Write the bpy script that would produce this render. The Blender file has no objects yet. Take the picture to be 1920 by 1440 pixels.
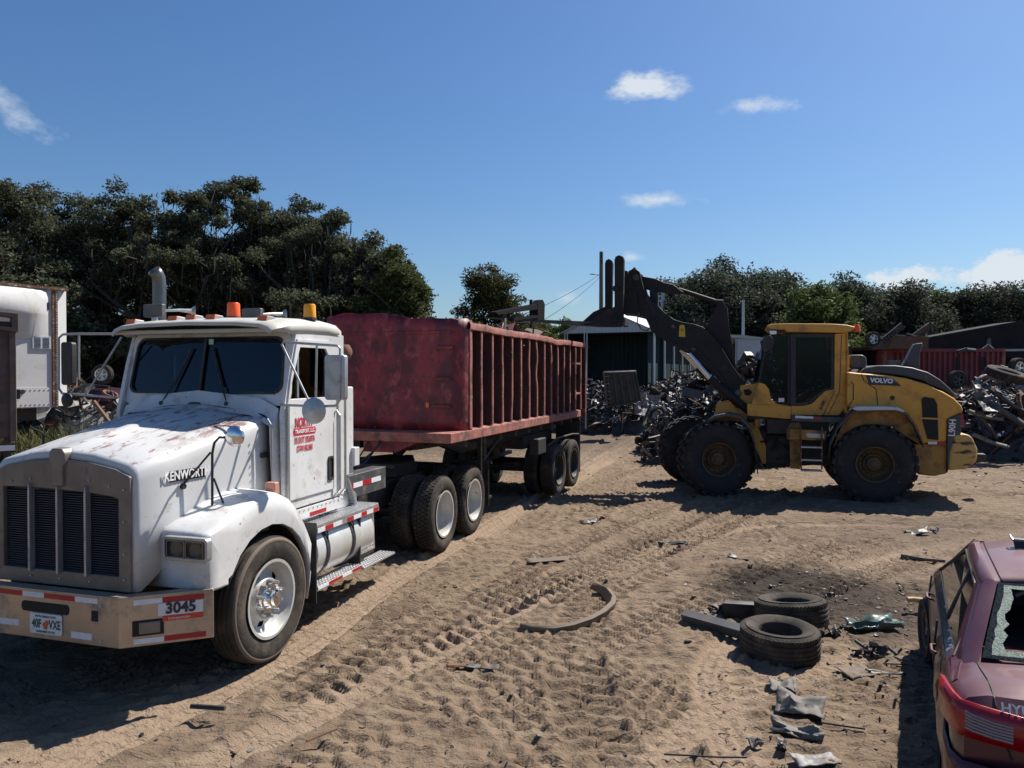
import bpy, bmesh, math, random
import numpy as np
from mathutils import Vector, Matrix
R = math.radians
sc = bpy.context.scene
col = sc.collection
# ------------------------------------------------------------------ camera, sky, sun
HC = 2.5; FPX = 1400.0; TH = math.atan(20/1400)
cam = bpy.data.objects.new('camera', bpy.data.cameras.new('camera')); col.objects.link(cam)
cam.location = (0, 0, HC); cam.rotation_euler = (math.pi/2-TH, 0, 0)
cam.data.sensor_width = 36; cam.data.lens = FPX/1920*36; cam.data.clip_end = 5000; cam.data.clip_start = .05
sc.camera = cam
sc.view_settings.view_transform = 'Standard'; sc.view_settings.look = 'None'
sc.view_settings.gamma = 1; sc.view_settings.use_curve_mapping = False
sc.view_settings.exposure = 0.7
SUN_EL = R(50); SAZ = math.atan2(.647, .762)          # direction towards the sun, from +X
sdir = Vector((math.cos(SAZ)*math.cos(SUN_EL), math.sin(SAZ)*math.cos(SUN_EL), math.sin(SUN_EL)))
sun = bpy.data.objects.new('sun', bpy.data.lights.new('sun', 'SUN')); col.objects.link(sun)
sun.data.energy = 5.0; sun.data.angle = R(.5); sun.data.color = (1, .93, .84)
sun.rotation_euler = sdir.to_track_quat('Z', 'Y').to_euler()

def ray(px, py):
    X = (px-960)/FPX; Y = (720-py)/FPX
    return (X, math.cos(TH)+Y*math.sin(TH), -math.sin(TH)+Y*math.cos(TH))

world = bpy.data.worlds.new('World'); sc.world = world; world.use_nodes = True
def build_world():
    nt = world.node_tree; nt.nodes.clear(); N = nt.nodes.new; L = nt.links.new
    out = N('ShaderNodeOutputWorld'); bg = N('ShaderNodeBackground'); bg.inputs[1].default_value = .053
    sky = N('ShaderNodeTexSky'); sky.sky_type = 'NISHITA'; sky.sun_disc = False
    sky.sun_elevation = SUN_EL; sky.sun_rotation = math.pi/2-SAZ
    sky.air_density = 1.15; sky.dust_density = .85; sky.ozone_density = 2.6; sky.altitude = 0
    hsv = N('ShaderNodeHueSaturation'); hsv.inputs['Saturation'].default_value = 1.15
    tint = N('ShaderNodeMix'); tint.data_type = 'RGBA'; tint.blend_type = 'MULTIPLY'; tint.inputs[0].default_value = 1; tint.inputs[7].default_value = (.82, 1.0, 1.22, 1)
    L(sky.outputs[0], hsv.inputs['Color']); L(hsv.outputs[0], tint.inputs[6]); L(tint.outputs[2], bg.inputs[0])
    tc = N('ShaderNodeTexCoord'); dirv = tc.outputs['Generated']
    def vm(op, a, b=None):
        n = N('ShaderNodeVectorMath'); n.operation = op
        if isinstance(a, (tuple, Vector)): n.inputs[0].default_value = tuple(a)
        else: L(a, n.inputs[0])
        if b is not None:
            if isinstance(b, (tuple, Vector)): n.inputs[1].default_value = tuple(b)
            else: L(b, n.inputs[1])
        return n.outputs['Value'] if op in ('DOT_PRODUCT', 'LENGTH') else n.outputs[0]
    def m(op, a, b=0, c=None, clamp=False):
        n = N('ShaderNodeMath'); n.operation = op; n.use_clamp = clamp
        for i, v in enumerate((a, b, c)):
            if v is None: continue
            if isinstance(v, (int, float)): n.inputs[i].default_value = v
            else: L(v, n.inputs[i])
        return n.outputs[0]
    nz = N('ShaderNodeTexNoise'); nz.inputs['Scale'].default_value = 22; nz.inputs['Detail'].default_value = 7; nz.inputs['Roughness'].default_value = .62
    mp = N('ShaderNodeMapping'); mp.inputs['Scale'].default_value = (1, 1, 1.7); L(dirv, mp.inputs[0]); L(mp.outputs[0], nz.inputs['Vector'])
    nz2 = N('ShaderNodeTexNoise'); nz2.inputs['Scale'].default_value = 9; nz2.inputs['Detail'].default_value = 3; L(mp.outputs[0], nz2.inputs['Vector'])
    nv = m('ADD', m('MULTIPLY', m('SUBTRACT', nz.outputs[0], .5), 2.6), m('MULTIPLY', m('SUBTRACT', nz2.outputs[0], .5), 1.2))
    #         px,  py,  half w, half h, density, tilt
    cl = [(1215, 158, 118, 36, 1.0, 0), (1425, 195, 80, 27, .75, .12), (1250, 374, 92, 24, .75, 0), (38, 215, 85, 42, .6, .45),
          (1186, 482, 34, 16, .6, 0), (1062, 560, 34, 20, .45, 0), (1690, 526, 100, 36, 2.2, 0), (1890, 500, 95, 56, 2.4, -.3),
          (1800, 560, 150, 24, 1.0, 0), (-700, 250, 150, 40, .8, .1), (2500, 300, 190, 50, .9, 0), (2900, 520, 260, 60, 1.2, 0),
          (960, -900, 200, 60, .8, 0), (-1300, 480, 240, 60, 1.0, 0)]
    tot = None
    for px, py, w, h, dn, tilt in cl:
        c = Vector(ray(px, py)); ln = c.length; c = c.normalized()
        rt = Vector((c.y, -c.x, 0)).normalized(); up = rt.cross(c).normalized()
        if up.z < 0: up = -up
        rt2 = rt*math.cos(tilt)-up*math.sin(tilt); up2 = up*math.cos(tilt)+rt*math.sin(tilt)
        d = vm('SUBTRACT', dirv, c)
        u = vm('DOT_PRODUCT', d, rt2*(FPX*ln/w)); v = vm('DOT_PRODUCT', d, up2*(FPX*ln/h))
        r2 = m('ADD', m('MULTIPLY', u, u), m('MULTIPLY', v, v))
        mask = m('SUBTRACT', 1.0, m('POWER', r2, .5))
        front = m('GREATER_THAN', vm('DOT_PRODUCT', dirv, c), 0)
        val = m('MULTIPLY', m('ADD', mask, m('SUBTRACT', m('MULTIPLY', nv, .85), .22)), front)
        val = m('MULTIPLY', m('MULTIPLY', val, 1.5*dn), 1.0, clamp=True)
        tot = val if tot is None else m('MAXIMUM', tot, val)
    tot = m('MINIMUM', m('POWER', tot, 1.3), .93)
    cb = N('ShaderNodeBackground'); cb.inputs[0].default_value = (.86, .93, 1, 1); cb.inputs[1].default_value = .53
    mx = N('ShaderNodeMixShader'); L(tot, mx.inputs[0]); L(bg.outputs[0], mx.inputs[1]); L(cb.outputs[0], mx.inputs[2])
    L(mx.outputs[0], out.inputs[0])
build_world()

# ------------------------------------------------------------------ helpers
class Frame:
    """local x to the right, local y away from the photographer, rotated by deg about z"""
    def __init__(s, ox, oy, deg):
        s.o = (ox, oy); s.deg = deg; a = R(deg); s.c = math.cos(a); s.s = math.sin(a)
    def loc(s, p):
        dx = p[0]-s.o[0]; dy = p[1]-s.o[1]
        return (dx*s.c+dy*s.s, -dx*s.s+dy*s.c, p[2])
    def wp(s, p):
        return (s.o[0]+p[0]*s.c-p[1]*s.s, s.o[1]+p[0]*s.s+p[1]*s.c, p[2])
    def px(s, px, py, x=None, y=None, z=None):
        r = ray(px, py); o = s.loc((0, 0, HC)); q = s.loc((r[0]+s.o[0], r[1]+s.o[1], r[2]))
        if x is not None: t = (x-o[0])/q[0]
        elif y is not None: t = (y-o[1])/q[1]
        else: t = (z-HC)/q[2]
        return Vector([o[i]+q[i]*t for i in range(3)])
W = Frame(0, 0, 0)
def G(px, py, z=0): return W.px(px, py, z=z)

def tag(o, label=None, cat=None, group=None, kind=None):
    if label: o['label'] = label
    if cat: o['category'] = cat
    if group: o['group'] = group
    if kind: o['kind'] = kind
    return o
def empty(name, loc, deg=0, label=None, cat=None, group=None, parent=None):
    o = bpy.data.objects.new(name, None); col.objects.link(o); o.location = loc; o.rotation_euler = (0, 0, R(deg))
    o.empty_display_size = .2
    if parent: o.parent = parent
    return tag(o, label, cat, group)
def copy_tree(o, parent=None):
    c = o.copy(); col.objects.link(c)
    if parent: c.parent = parent
    for ch in list(o.children): copy_tree(ch, c)
    return c

class MB:
    def __init__(s): s.v = []; s.f = []; s.m = []; s.mi = 0
    def add(s, vs, fs):
        b = len(s.v); s.v += [tuple(v) for v in vs]; s.f += [tuple(b+i for i in f) for f in fs]; s.m += [s.mi]*len(fs); return s
    def box(s, x0, x1, y0, y1, z0, z1):
        return s.add([(x0, y0, z0), (x1, y0, z0), (x1, y1, z0), (x0, y1, z0), (x0, y0, z1), (x1, y0, z1), (x1, y1, z1), (x0, y1, z1)],
                     [(0, 3, 2, 1), (4, 5, 6, 7), (0, 1, 5, 4), (1, 2, 6, 5), (2, 3, 7, 6), (3, 0, 4, 7)])
    def obox(s, c, ax, ay, az):
        c, ax, ay, az = map(Vector, (c, ax, ay, az)); vs = []
        for k in (-1, 1):
            for i, j in ((-1, -1), (1, -1), (1, 1), (-1, 1)): vs.append(c+ax*i+ay*j+az*k)
        return s.add(vs, [(0, 3, 2, 1), (4, 5, 6, 7), (0, 1, 5, 4), (1, 2, 6, 5), (2, 3, 7, 6), (3, 0, 4, 7)])
    def prism(s, pts, axis, a0, a1):
        """pts 2-D; axis 'x': pts=(y,z); 'y': (x,z); 'z': (x,y)"""
        def mk(p, a): return (a, p[0], p[1]) if axis == 'x' else ((p[0], a, p[1]) if axis == 'y' else (p[0], p[1], a))
        n = len(pts)
        return s.add([mk(p, a0) for p in pts]+[mk(p, a1) for p in pts],
                     [tuple(range(n))[::-1], tuple(range(n, 2*n))]+[(i, (i+1) % n, n+(i+1) % n, n+i) for i in range(n)])
    def ring(s, outer, inner, axis, a0, a1):
        def mk(p, a): return (a, p[0], p[1]) if axis == 'x' else ((p[0], a, p[1]) if axis == 'y' else (p[0], p[1], a))
        n = len(outer); vs = [mk(p, a0) for p in outer]+[mk(p, a0) for p in inner]+[mk(p, a1) for p in outer]+[mk(p, a1) for p in inner]
        fs = []
        for i in range(n):
            j = (i+1) % n
            fs += [(i, j, n+j, n+i), (2*n+i, 3*n+i, 3*n+j, 2*n+j), (i, 2*n+i, 2*n+j, j), (n+i, n+j, 3*n+j, 3*n+i)]
        return s.add(vs, fs)
    def tube(s, pts, r, n=8, cap=True):
        pts = [Vector(p) for p in pts]; rr = r if isinstance(r, (list, tuple)) else [r]*len(pts); vs = []; fs = []
        up = None
        for i, p in enumerate(pts):
            d = (pts[min(i+1, len(pts)-1)]-pts[max(i-1, 0)]).normalized()
            if up is None: up = Vector((0, 0, 1)) if abs(d.z) < .9 else Vector((1, 0, 0))
            a = d.cross(up)
            if a.length < 1e-4: a = d.cross(Vector((1, .3, 0)))
            a.normalize(); b = a.cross(d).normalized(); up = b
            for k in range(n):
                t = 2*math.pi*k/n; vs.append(p+a*math.cos(t)*rr[i]+b*math.sin(t)*rr[i])
        for i in range(len(pts)-1):
            for k in range(n): fs.append((i*n+k, i*n+(k+1) % n, (i+1)*n+(k+1) % n, (i+1)*n+k))
        if cap: fs += [tuple(range(n))[::-1], tuple(range((len(pts)-1)*n, len(pts)*n))]
        return s.add(vs, fs)
    def lathe(s, prof, c=(0, 0, 0), axis='x', n=32, close=True):
        """prof list of (a along axis, radius)"""
        vs = []; fs = []; m = len(prof)
        for k in range(n):
            t = 2*math.pi*k/n; ct, st = math.cos(t), math.sin(t)
            for a, r in prof:
                q = {'x': (a, r*ct, r*st), 'y': (r*ct, a, r*st), 'z': (r*ct, r*st, a)}[axis]
                vs.append((c[0]+q[0], c[1]+q[1], c[2]+q[2]))
        mm = m if close else m-1
        for k in range(n):
            for i in range(mm):
                fs.append((k*m+i, k*m+(i+1) % m, ((k+1) % n)*m+(i+1) % m, ((k+1) % n)*m+i))
        return s.add(vs, fs)
    def cyl(s, c, r, a0, a1, axis='z', n=20): return s.lathe([(a0, .0001), (a0, r), (a1, r), (a1, .0001)], c, axis, n, close=False)
    def grid(s, rows, closed=False):
        nr = len(rows); nc = len(rows[0]); vs = [p for r_ in rows for p in r_]; fs = []
        for i in range(nr-1):
            for j in range(nc if closed else nc-1): fs.append((i*nc+j, i*nc+(j+1) % nc, (i+1)*nc+(j+1) % nc, (i+1)*nc+j))
        return s.add(vs, fs)
    def mesh(s, name, mats, smooth=None, rec=True):
        me = bpy.data.meshes.new(name); me.from_pydata(s.v, [], s.f)
        if not isinstance(mats, (list, tuple)): mats = [mats]
        for m_ in mats: me.materials.append(m_)
        if len(mats) > 1: me.polygons.foreach_set('material_index', s.m)
        if rec:
            bm = bmesh.new(); bm.from_mesh(me); bmesh.ops.remove_doubles(bm, verts=bm.verts, dist=1e-5)
            bmesh.ops.recalc_face_normals(bm, faces=bm.faces); bm.to_mesh(me); bm.free()
        if smooth:
            me.polygons.foreach_set('use_smooth', [True]*len(me.polygons)); me.set_sharp_from_angle(angle=R(smooth))
        return me
    def build(s, name, mats, parent=None, bev=0, smooth=None, loc=None, solid=0, rec=True):
        me = s.mesh(name, mats, smooth, rec); o = bpy.data.objects.new(name, me); col.objects.link(o)
        if parent: o.parent = parent
        if loc is not None: o.location = loc
        if solid:
            mo = o.modifiers.new('s', 'SOLIDIFY'); mo.thickness = solid; mo.offset = -1
        if bev:
            mo = o.modifiers.new('b', 'BEVEL'); mo.width = bev; mo.segments = 2; mo.limit_method = 'ANGLE'; mo.angle_limit = R(35); mo.harden_normals = True
            me.polygons.foreach_set('use_smooth', [True]*len(me.polygons)); me.set_sharp_from_angle(angle=R(38))
        return o
def inst(mesh, name, parent, loc=(0, 0, 0), rot=(0, 0, 0)):
    o = bpy.data.objects.new(name, mesh); col.objects.link(o); o.parent = parent; o.location = loc; o.rotation_euler = rot; return o
TXT = {}
def bake_text(specs):
    obs = []
    for body, size, ext, bold in specs:
        cu = bpy.data.curves.new('t', 'FONT'); cu.body = body; cu.size = size; cu.extrude = ext; cu.align_x = 'CENTER'; cu.align_y = 'CENTER'; cu.offset = bold
        cu.resolution_u = 3; t = bpy.data.objects.new('t', cu); col.objects.link(t); obs.append(t)
    dg = bpy.context.evaluated_depsgraph_get(); dg.update()
    for sp, t in zip(specs, obs): TXT[sp] = bpy.data.meshes.new_from_object(t.evaluated_get(dg))
    for t in obs: bpy.data.objects.remove(t)
def text(body, size, mat, name, parent, loc, rot, ext=.002, sx=1, align='CENTER', bold=0, lab=None):
    me = TXT.pop((body, size, ext, bold), None)
    if me is not None:
        me.materials.clear(); me.materials.append(mat); o = bpy.data.objects.new(name, me); col.objects.link(o); o.parent = parent; o.location = loc; o.rotation_euler = rot; o.scale = (sx, 1, 1)
        return o
    print('TEXT NOT BAKED', body)
    cu = bpy.data.curves.new('t', 'FONT'); cu.body = body; cu.size = size; cu.extrude = ext; cu.align_x = align; cu.align_y = 'CENTER'; cu.offset = bold
    cu.resolution_u = 3
    t = bpy.data.objects.new('t', cu); col.objects.link(t); dg = bpy.context.evaluated_depsgraph_get(); dg.update()
    me = bpy.data.meshes.new_from_object(t.evaluated_get(dg)); bpy.data.objects.remove(t); me.materials.clear(); me.materials.append(mat)
    o = bpy.data.objects.new(name, me); col.objects.link(o); o.parent = parent; o.location = loc; o.rotation_euler = rot; o.scale = (sx, 1, 1)
    if lab: o['label'] = lab
    return o
def rrect(x0, x1, y0, y1, r, k=4):
    pts = []
    for cx, cy, a in ((x1-r, y1-r, 0), (x0+r, y1-r, 90), (x0+r, y0+r, 180), (x1-r, y0+r, 270)):
        for i in range(k+1):
            t = R(a+90*i/k); pts.append((cx+r*math.cos(t), cy+r*math.sin(t)))
    return pts

# ------------------------------------------------------------------ materials
def mat(name, c, rough=.6, metal=0, c2=None, sc2=3, amt=.5, dirt=None, dsc=6, dlo=.5, dhi=.7, bump=.0, bsc=40, stretch=(1, 1, 1), coat=0,
        dirt2=None, d2sc=20, d2lo=.6, d2hi=.66, top=None, spec=.5, spread=.12):
    m_ = bpy.data.materials.new(name); m_.use_nodes = True; nt = m_.node_tree; b = nt.nodes['Principled BSDF']
    N = nt.nodes.new; L = nt.links.new
    b.inputs['Base Color'].default_value = (*c, 1); b.inputs['Roughness'].default_value = rough; b.inputs['Metallic'].default_value = metal
    b.inputs['Specular IOR Level'].default_value = spec
    if coat: b.inputs['Coat Weight'].default_value = coat; b.inputs['Coat Roughness'].default_value = .08
    tc = N('ShaderNodeTexCoord'); mp = N('ShaderNodeMapping'); mp.inputs['Scale'].default_value = stretch; L(tc.outputs['Object'], mp.inputs[0])
    def noise(s, d=6, r=.6, off=0):
        n = N('ShaderNodeTexNoise'); n.inputs['Scale'].default_value = s; n.inputs['Detail'].default_value = d; n.inputs['Roughness'].default_value = r
        if off:
            mm = N('ShaderNodeMapping'); mm.inputs['Location'].default_value = (off, off*1.7, off*.6); L(mp.outputs[0], mm.inputs[0]); L(mm.outputs[0], n.inputs['Vector'])
        else: L(mp.outputs[0], n.inputs['Vector'])
        return n.outputs[0]
    def rng(v, lo, hi, a=0, bb=1):
        n = N('ShaderNodeMapRange'); n.inputs[1].default_value = lo; n.inputs[2].default_value = hi; n.inputs[3].default_value = a; n.inputs[4].default_value = bb
        L(v, n.inputs[0]); return n.outputs[0]
    def mix(f, a, bb):
        n = N('ShaderNodeMix'); n.data_type = 'RGBA'
        L(f, n.inputs[0])
        for i, v in ((6, a), (7, bb)):
            if isinstance(v, tuple): n.inputs[i].default_value = (*v, 1)
            else: L(v, n.inputs[i])
        return n.outputs[2]
    cur = c
    if c2 is not None: cur = mix(rng(noise(sc2), .5-spread, .5+spread, 0, amt), cur, c2)
    if dirt is not None:
        f = rng(noise(dsc, 8, .65, 3.1), dlo, dhi)
        if top is not None:
            g = N('ShaderNodeNewGeometry'); sp = N('ShaderNodeSeparateXYZ'); L(g.outputs['Normal'], sp.inputs[0])
            mu = N('ShaderNodeMath'); mu.operation = 'MULTIPLY'; L(f, mu.inputs[0]); L(rng(sp.outputs[2], top[0], top[1]), mu.inputs[1]); f = mu.outputs[0]
        cur = mix(f, cur, dirt); L(rng(f, 0, 1, rough, min(.95, rough+.35)), b.inputs['Roughness'])
        if metal: L(rng(f, 0, 1, metal, .1), b.inputs['Metallic'])
    if dirt2 is not None: cur = mix(rng(noise(d2sc, 5, .6, 9.3), d2lo, d2hi), cur, dirt2)
    if not isinstance(cur, tuple): L(cur, b.inputs['Base Color'])
    if bump:
        bp = N('ShaderNodeBump'); bp.inputs['Strength'].default_value = bump; bp.inputs['Distance'].default_value = .02
        L(noise(bsc, 5, .6, 1.3), bp.inputs['Height']); L(bp.outputs[0], b.inputs['Normal'])
    return m_
M = {}
M['white'] = mat('white_paint', (.66, .67, .67), .45, c2=(.52, .52, .5), sc2=1.6, amt=.8, dirt=(.3, .25, .2), dsc=4, dlo=.54, dhi=.78, dirt2=(.25, .15, .1), d2sc=17, d2lo=.66, d2hi=.7, coat=.08)
M['hood'] = mat('weathered_hood_white', (.56, .57, .57), .5, c2=(.46, .46, .45), sc2=2, amt=.5, dirt=(.24, .15, .14), dsc=10, dlo=.54, dhi=.63, stretch=(1.4, .5, 1), top=(.55, .8),
               dirt2=(.34, .3, .27), d2sc=6, d2lo=.62, d2hi=.75, coat=.15)
M['roofwhite'] = mat('roof_white', (.52, .51, .47), .5, c2=(.42, .40, .34), sc2=1.8, amt=.8, dirt=(.3, .26, .2), dsc=5, dlo=.62, dhi=.8)
M['steel'] = mat('dull_bumper_steel', (.5, .42, .34), .38, .75, c2=(.36, .3, .25), sc2=2.5, amt=.7, dirt=(.12, .09, .07), dsc=4, dlo=.56, dhi=.8, bump=.05)
M['grillesteel'] = mat('grille_steel', (.22, .19, .17), .5, .4, c2=(.14, .115, .10), sc2=4, amt=.7, dirt=(.1, .08, .07), dsc=7, dlo=.55, dhi=.8, bump=.05)
M['chrome'] = mat('chrome', (.75, .75, .76), .12, 1, dirt=(.2, .17, .14), dsc=9, dlo=.6, dhi=.85)
M['alu'] = mat('aluminium', (.72, .73, .74), .32, .85, c2=(.55, .55, .55), sc2=4, dirt=(.25, .22, .18), dsc=6, dlo=.58, dhi=.85)
M['dullalu'] = mat('dull_grey_metal', (.42, .43, .44), .4, .7, dirt=(.2, .18, .16), dsc=8, dlo=.5, dhi=.8)
M['rimwhite'] = mat('dirty_white_rim', (.5, .5, .48), .45, .2, c2=(.36, .33, .29), sc2=6, dirt=(.28, .12, .06), dsc=8, dlo=.6, dhi=.72)
M['black'] = mat('black_plastic', (.018, .018, .02), .55, c2=(.04, .038, .035), sc2=8, dirt=(.11, .095, .08), dsc=7, dlo=.55, dhi=.85)
M['chassis'] = mat('chassis_black', (.02, .02, .022), .6, c2=(.045, .038, .03), sc2=6, dirt=(.12, .09, .07), dsc=5, dlo=.56, dhi=.8, bump=.1)
M['rubber'] = mat('tyre_rubber', (.035, .033, .031), .85, c2=(.065, .058, .05), sc2=5, amt=.7, dirt=(.17, .135, .1), dsc=9, dlo=.55, dhi=.85, bump=.2, bsc=60, spec=.25)
M['dusty'] = mat('dusty_tyre_rubber', (.032, .029, .026), .9, c2=(.07, .06, .05), sc2=3, amt=.8, dirt=(.13, .105, .08), dsc=6, dlo=.5, dhi=.8, bump=.25, bsc=50, spec=.2)
M['darkin'] = mat('cab_interior', (.03, .03, .032), .7, c2=(.06, .06, .06), sc2=6)
M['seat'] = mat('grey_upholstery', (.1, .1, .11), .9)
M['orange'] = mat('orange_lens', (.85, .13, .02), .25, c2=(.7, .08, .01), sc2=30); M['orange'].node_tree.nodes['Principled BSDF'].inputs['Subsurface Weight'].default_value = .2
M['lensdull'] = mat('faded_marker_lens', (.75, .16, .04), .4, c2=(.55, .11, .04), sc2=20)
M['amber'] = mat('amber_lens', (.9, .38, .01), .22, c2=(.8, .25, .01), sc2=18)
M['red'] = mat('red_tape', (.42, .012, .02), .35, c2=(.3, .01, .02), sc2=20, dirt=(.2, .1, .08), dsc=12, dlo=.6, dhi=.8)
M['whitetape'] = mat('white_tape', (.72, .74, .76), .3, c2=(.55, .57, .6), sc2=30, dirt=(.4, .36, .3), dsc=14, dlo=.6, dhi=.8)
M['redletter'] = mat('red_lettering', (.5, .02, .05), .5)
M['whiteletter'] = mat('white_lettering', (.75, .75, .75), .5)
M['blackletter'] = mat('black_lettering', (.03, .03, .04), .5)
M['pinklens'] = mat('faded_side_lamp', (.55, .26, .18), .45, c2=(.4, .16, .1), sc2=15)
M['rubberhose'] = mat('hose', (.04, .04, .04), .5)
M['reddump'] = mat('red_painted_steel', (.26, .022, .034), .55, c2=(.10, .012, .02), sc2=2.3, amt=1, spread=.06, dirt=(.40, .10, .10), dsc=6, dlo=.54, dhi=.7, dirt2=(.06, .035, .03), d2sc=9, d2lo=.6, d2hi=.72, bump=.15, bsc=14, stretch=(1, 1, .7))
M['redworn'] = mat('worn_red_steel', (.29, .085, .07), .7, c2=(.36, .15, .115), sc2=3.2, amt=1, dirt=(.09, .055, .04), dsc=4, dlo=.48, dhi=.66, dirt2=(.45, .38, .33), d2sc=20, d2lo=.62, d2hi=.7, bump=.3, bsc=20)
M['redshade'] = mat('grimy_shaded_red', (.06, .016, .018), .8, c2=(.035, .014, .014), sc2=3, amt=1, dirt=(.06, .035, .03), dsc=5, dlo=.5, dhi=.68, bump=.2, bsc=15)  # grimy red, darkened further to paint in the shade between the ribs
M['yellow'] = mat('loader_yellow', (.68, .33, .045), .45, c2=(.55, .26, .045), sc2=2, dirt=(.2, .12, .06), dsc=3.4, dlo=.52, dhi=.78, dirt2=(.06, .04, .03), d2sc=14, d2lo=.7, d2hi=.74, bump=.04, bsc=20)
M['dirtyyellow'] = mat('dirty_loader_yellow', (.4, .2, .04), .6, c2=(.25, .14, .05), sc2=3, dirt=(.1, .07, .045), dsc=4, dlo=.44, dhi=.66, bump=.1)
M['cwt'] = mat('scraped_counterweight', (.55, .33, .08), .55, c2=(.55, .36, .12), sc2=3, dirt=(.07, .055, .04), dsc=5, dlo=.55, dhi=.6, stretch=(.5, .5, 2.4), bump=.1)
M['lgrey'] = mat('loader_grey', (.05, .05, .055), .5, c2=(.09, .085, .08), sc2=3, dirt=(.2, .17, .14), dsc=4, dlo=.58, dhi=.85)
M['boom'] = mat('boom_charcoal', (.014, .014, .016), .6, spec=.3, c2=(.03, .026, .024), sc2=2.5, dirt=(.07, .05, .04), dsc=5, dlo=.56, dhi=.74, bump=.1)
M['forksteel'] = mat('worn_fork_steel', (.07, .065, .06), .45, .5, c2=(.14, .125, .115), sc2=3, dirt=(.06, .05, .045), dsc=6, dlo=.5, dhi=.7)
M['carred'] = mat('maroon_car_paint', (.07, .008, .02), .38, .2, c2=(.06, .01, .022), sc2=3, dirt=(.095, .032, .044), dsc=1.3, dlo=.25, dhi=.6, top=(.35, .95), coat=.35)
M['carside'] = mat('dusty_crumpled_maroon', (.06, .018, .022), .35, .2, c2=(.13, .09, .08), sc2=4, amt=.8, dirt=(.3, .26, .22), dsc=7, dlo=.6, dhi=.72, coat=.4, bump=.5, bsc=5)
M['taillens'] = mat('red_tail_lens', (.25, .004, .01), .3, coat=.25)
M['clearlens'] = mat('clear_ribbed_lens', (.22, .18, .2), .15, .3)
M['shatter'] = mat('shattered_green_glass', (.04, .075, .06), .5, c2=(.15, .24, .19), sc2=90, amt=1, bump=.8, bsc=120, spread=.05)
M['glassdark'] = mat('car_side_glass', (.012, .014, .017), .06, spec=.8)
M['conc'] = mat('concrete', (.33, .3, .25), .9, c2=(.2, .19, .16), sc2=3, dirt=(.1, .1, .07), dsc=4, dlo=.55, dhi=.75, bump=.3)
M['shedmetal'] = mat('shed_sheet_metal', (.42, .46, .5), .45, .2, c2=(.4, .44, .48), sc2=.8)
M['sheddark'] = mat('green_grey_sheeting', (.035, .055, .06), .95, c2=(.026, .042, .046), sc2=.7, spec=.05)
M['galv'] = mat('galvanised_post', (.36, .39, .42), .45, .5)
M['wood'] = mat('weathered_pole_wood', (.16, .12, .085), .9, c2=(.1, .08, .06), sc2=6, bump=.3, stretch=(4, 4, .4))
M['tarp'] = mat('black_tarp', (.014, .015, .018), .85, c2=(.025, .026, .03), sc2=2, bump=.3, bsc=3, spec=.15)
M['frit'] = mat('dark_glass_edge', (.003, .004, .004), .10, spec=.3, c2=(.02, .026, .024), sc2=90, amt=1, spread=.04)
M['rimdirty'] = mat('grimy_loader_rim', (.13, .08, .03), .7, c2=(.06, .042, .03), sc2=5, dirt=(.05, .04, .03), dsc=5, dlo=.45, dhi=.7)
M['van'] = mat('old_trailer_white', (.55, .55, .54), .6, c2=(.43, .44, .45), sc2=1.2, dirt=(.38, .34, .28), dsc=2.5, dlo=.56, dhi=.8, dirt2=(.3, .14, .07), d2sc=9, d2lo=.68, d2hi=.73, bump=.04, bsc=4)
M['rust'] = mat('rusty_steel', (.2, .08, .04), .85, c2=(.09, .045, .03), sc2=8, amt=1, dirt=(.34, .3, .26), dsc=16, dlo=.55, dhi=.62, bump=.4)
M['rustbrown'] = mat('brown_rusted_plate', (.085, .06, .05), .8, c2=(.13, .1, .085), sc2=4, amt=1, dirt=(.2, .09, .05), dsc=3, dlo=.55, dhi=.7, bump=.25)
M['redcont'] = mat('red_container', (.24, .05, .055), .7, c2=(.19, .042, .046), sc2=1, dirt=(.48, .24, .22), dsc=3, dlo=.6, dhi=.8)
M['scrapdark'] = mat('scrap_dark', (.03, .029, .03), .5, .3, c2=(.07, .06, .055), sc2=5, dirt=(.16, .12, .09), dsc=6, dlo=.55, dhi=.75)
M['scrapgrey'] = mat('scrap_grey', (.085, .09, .095), .55, .2, c2=(.045, .045, .05), sc2=4, dirt=(.1, .07, .05), dsc=6, dlo=.5, dhi=.7)
M['scrapbright'] = mat('scrap_bright', (.26, .26, .26), .6, .05, c2=(.12, .115, .11), sc2=6, dirt=(.12, .095, .07), dsc=7, dlo=.45, dhi=.65)
M['scraprust'] = mat('scrap_rust', (.16, .075, .04), .8, c2=(.08, .05, .035), sc2=6)
M['scrapblue'] = mat('scrap_bluegrey', (.045, .065, .085), .65, 0, c2=(.025, .04, .055), sc2=3, dirt=(.05, .045, .04), dsc=4, dlo=.5, dhi=.65)
M['greyplastic'] = mat('sun_bleached_grey_plastic', (.145, .136, .122), .75, c2=(.08, .072, .062), sc2=6, dirt=(.3, .24, .18), dsc=9, dlo=.55, dhi=.75, bump=.1)
M['greenglass'] = mat('dusty_green_glass_sheet', (.05, .085, .075), .25, c2=(.1, .12, .1), sc2=4, dirt=(.25, .22, .17), dsc=6, dlo=.55, dhi=.75)
M['tan'] = mat('tan_foam', (.45, .28, .13), .7, c2=(.55, .33, .15), sc2=12)
M['driedpanel'] = mat('sand_coated_sheet', (.14, .11, .082), .85, c2=(.12, .095, .075), sc2=5)
M['plateorange'] = mat('orange_print', (.6, .12, .03), .5); M['plategreen'] = mat('green_print', (.06, .2, .09), .5)
M['decalyellow'] = mat('yellow_decal', (.6, .42, .03), .5)

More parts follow.
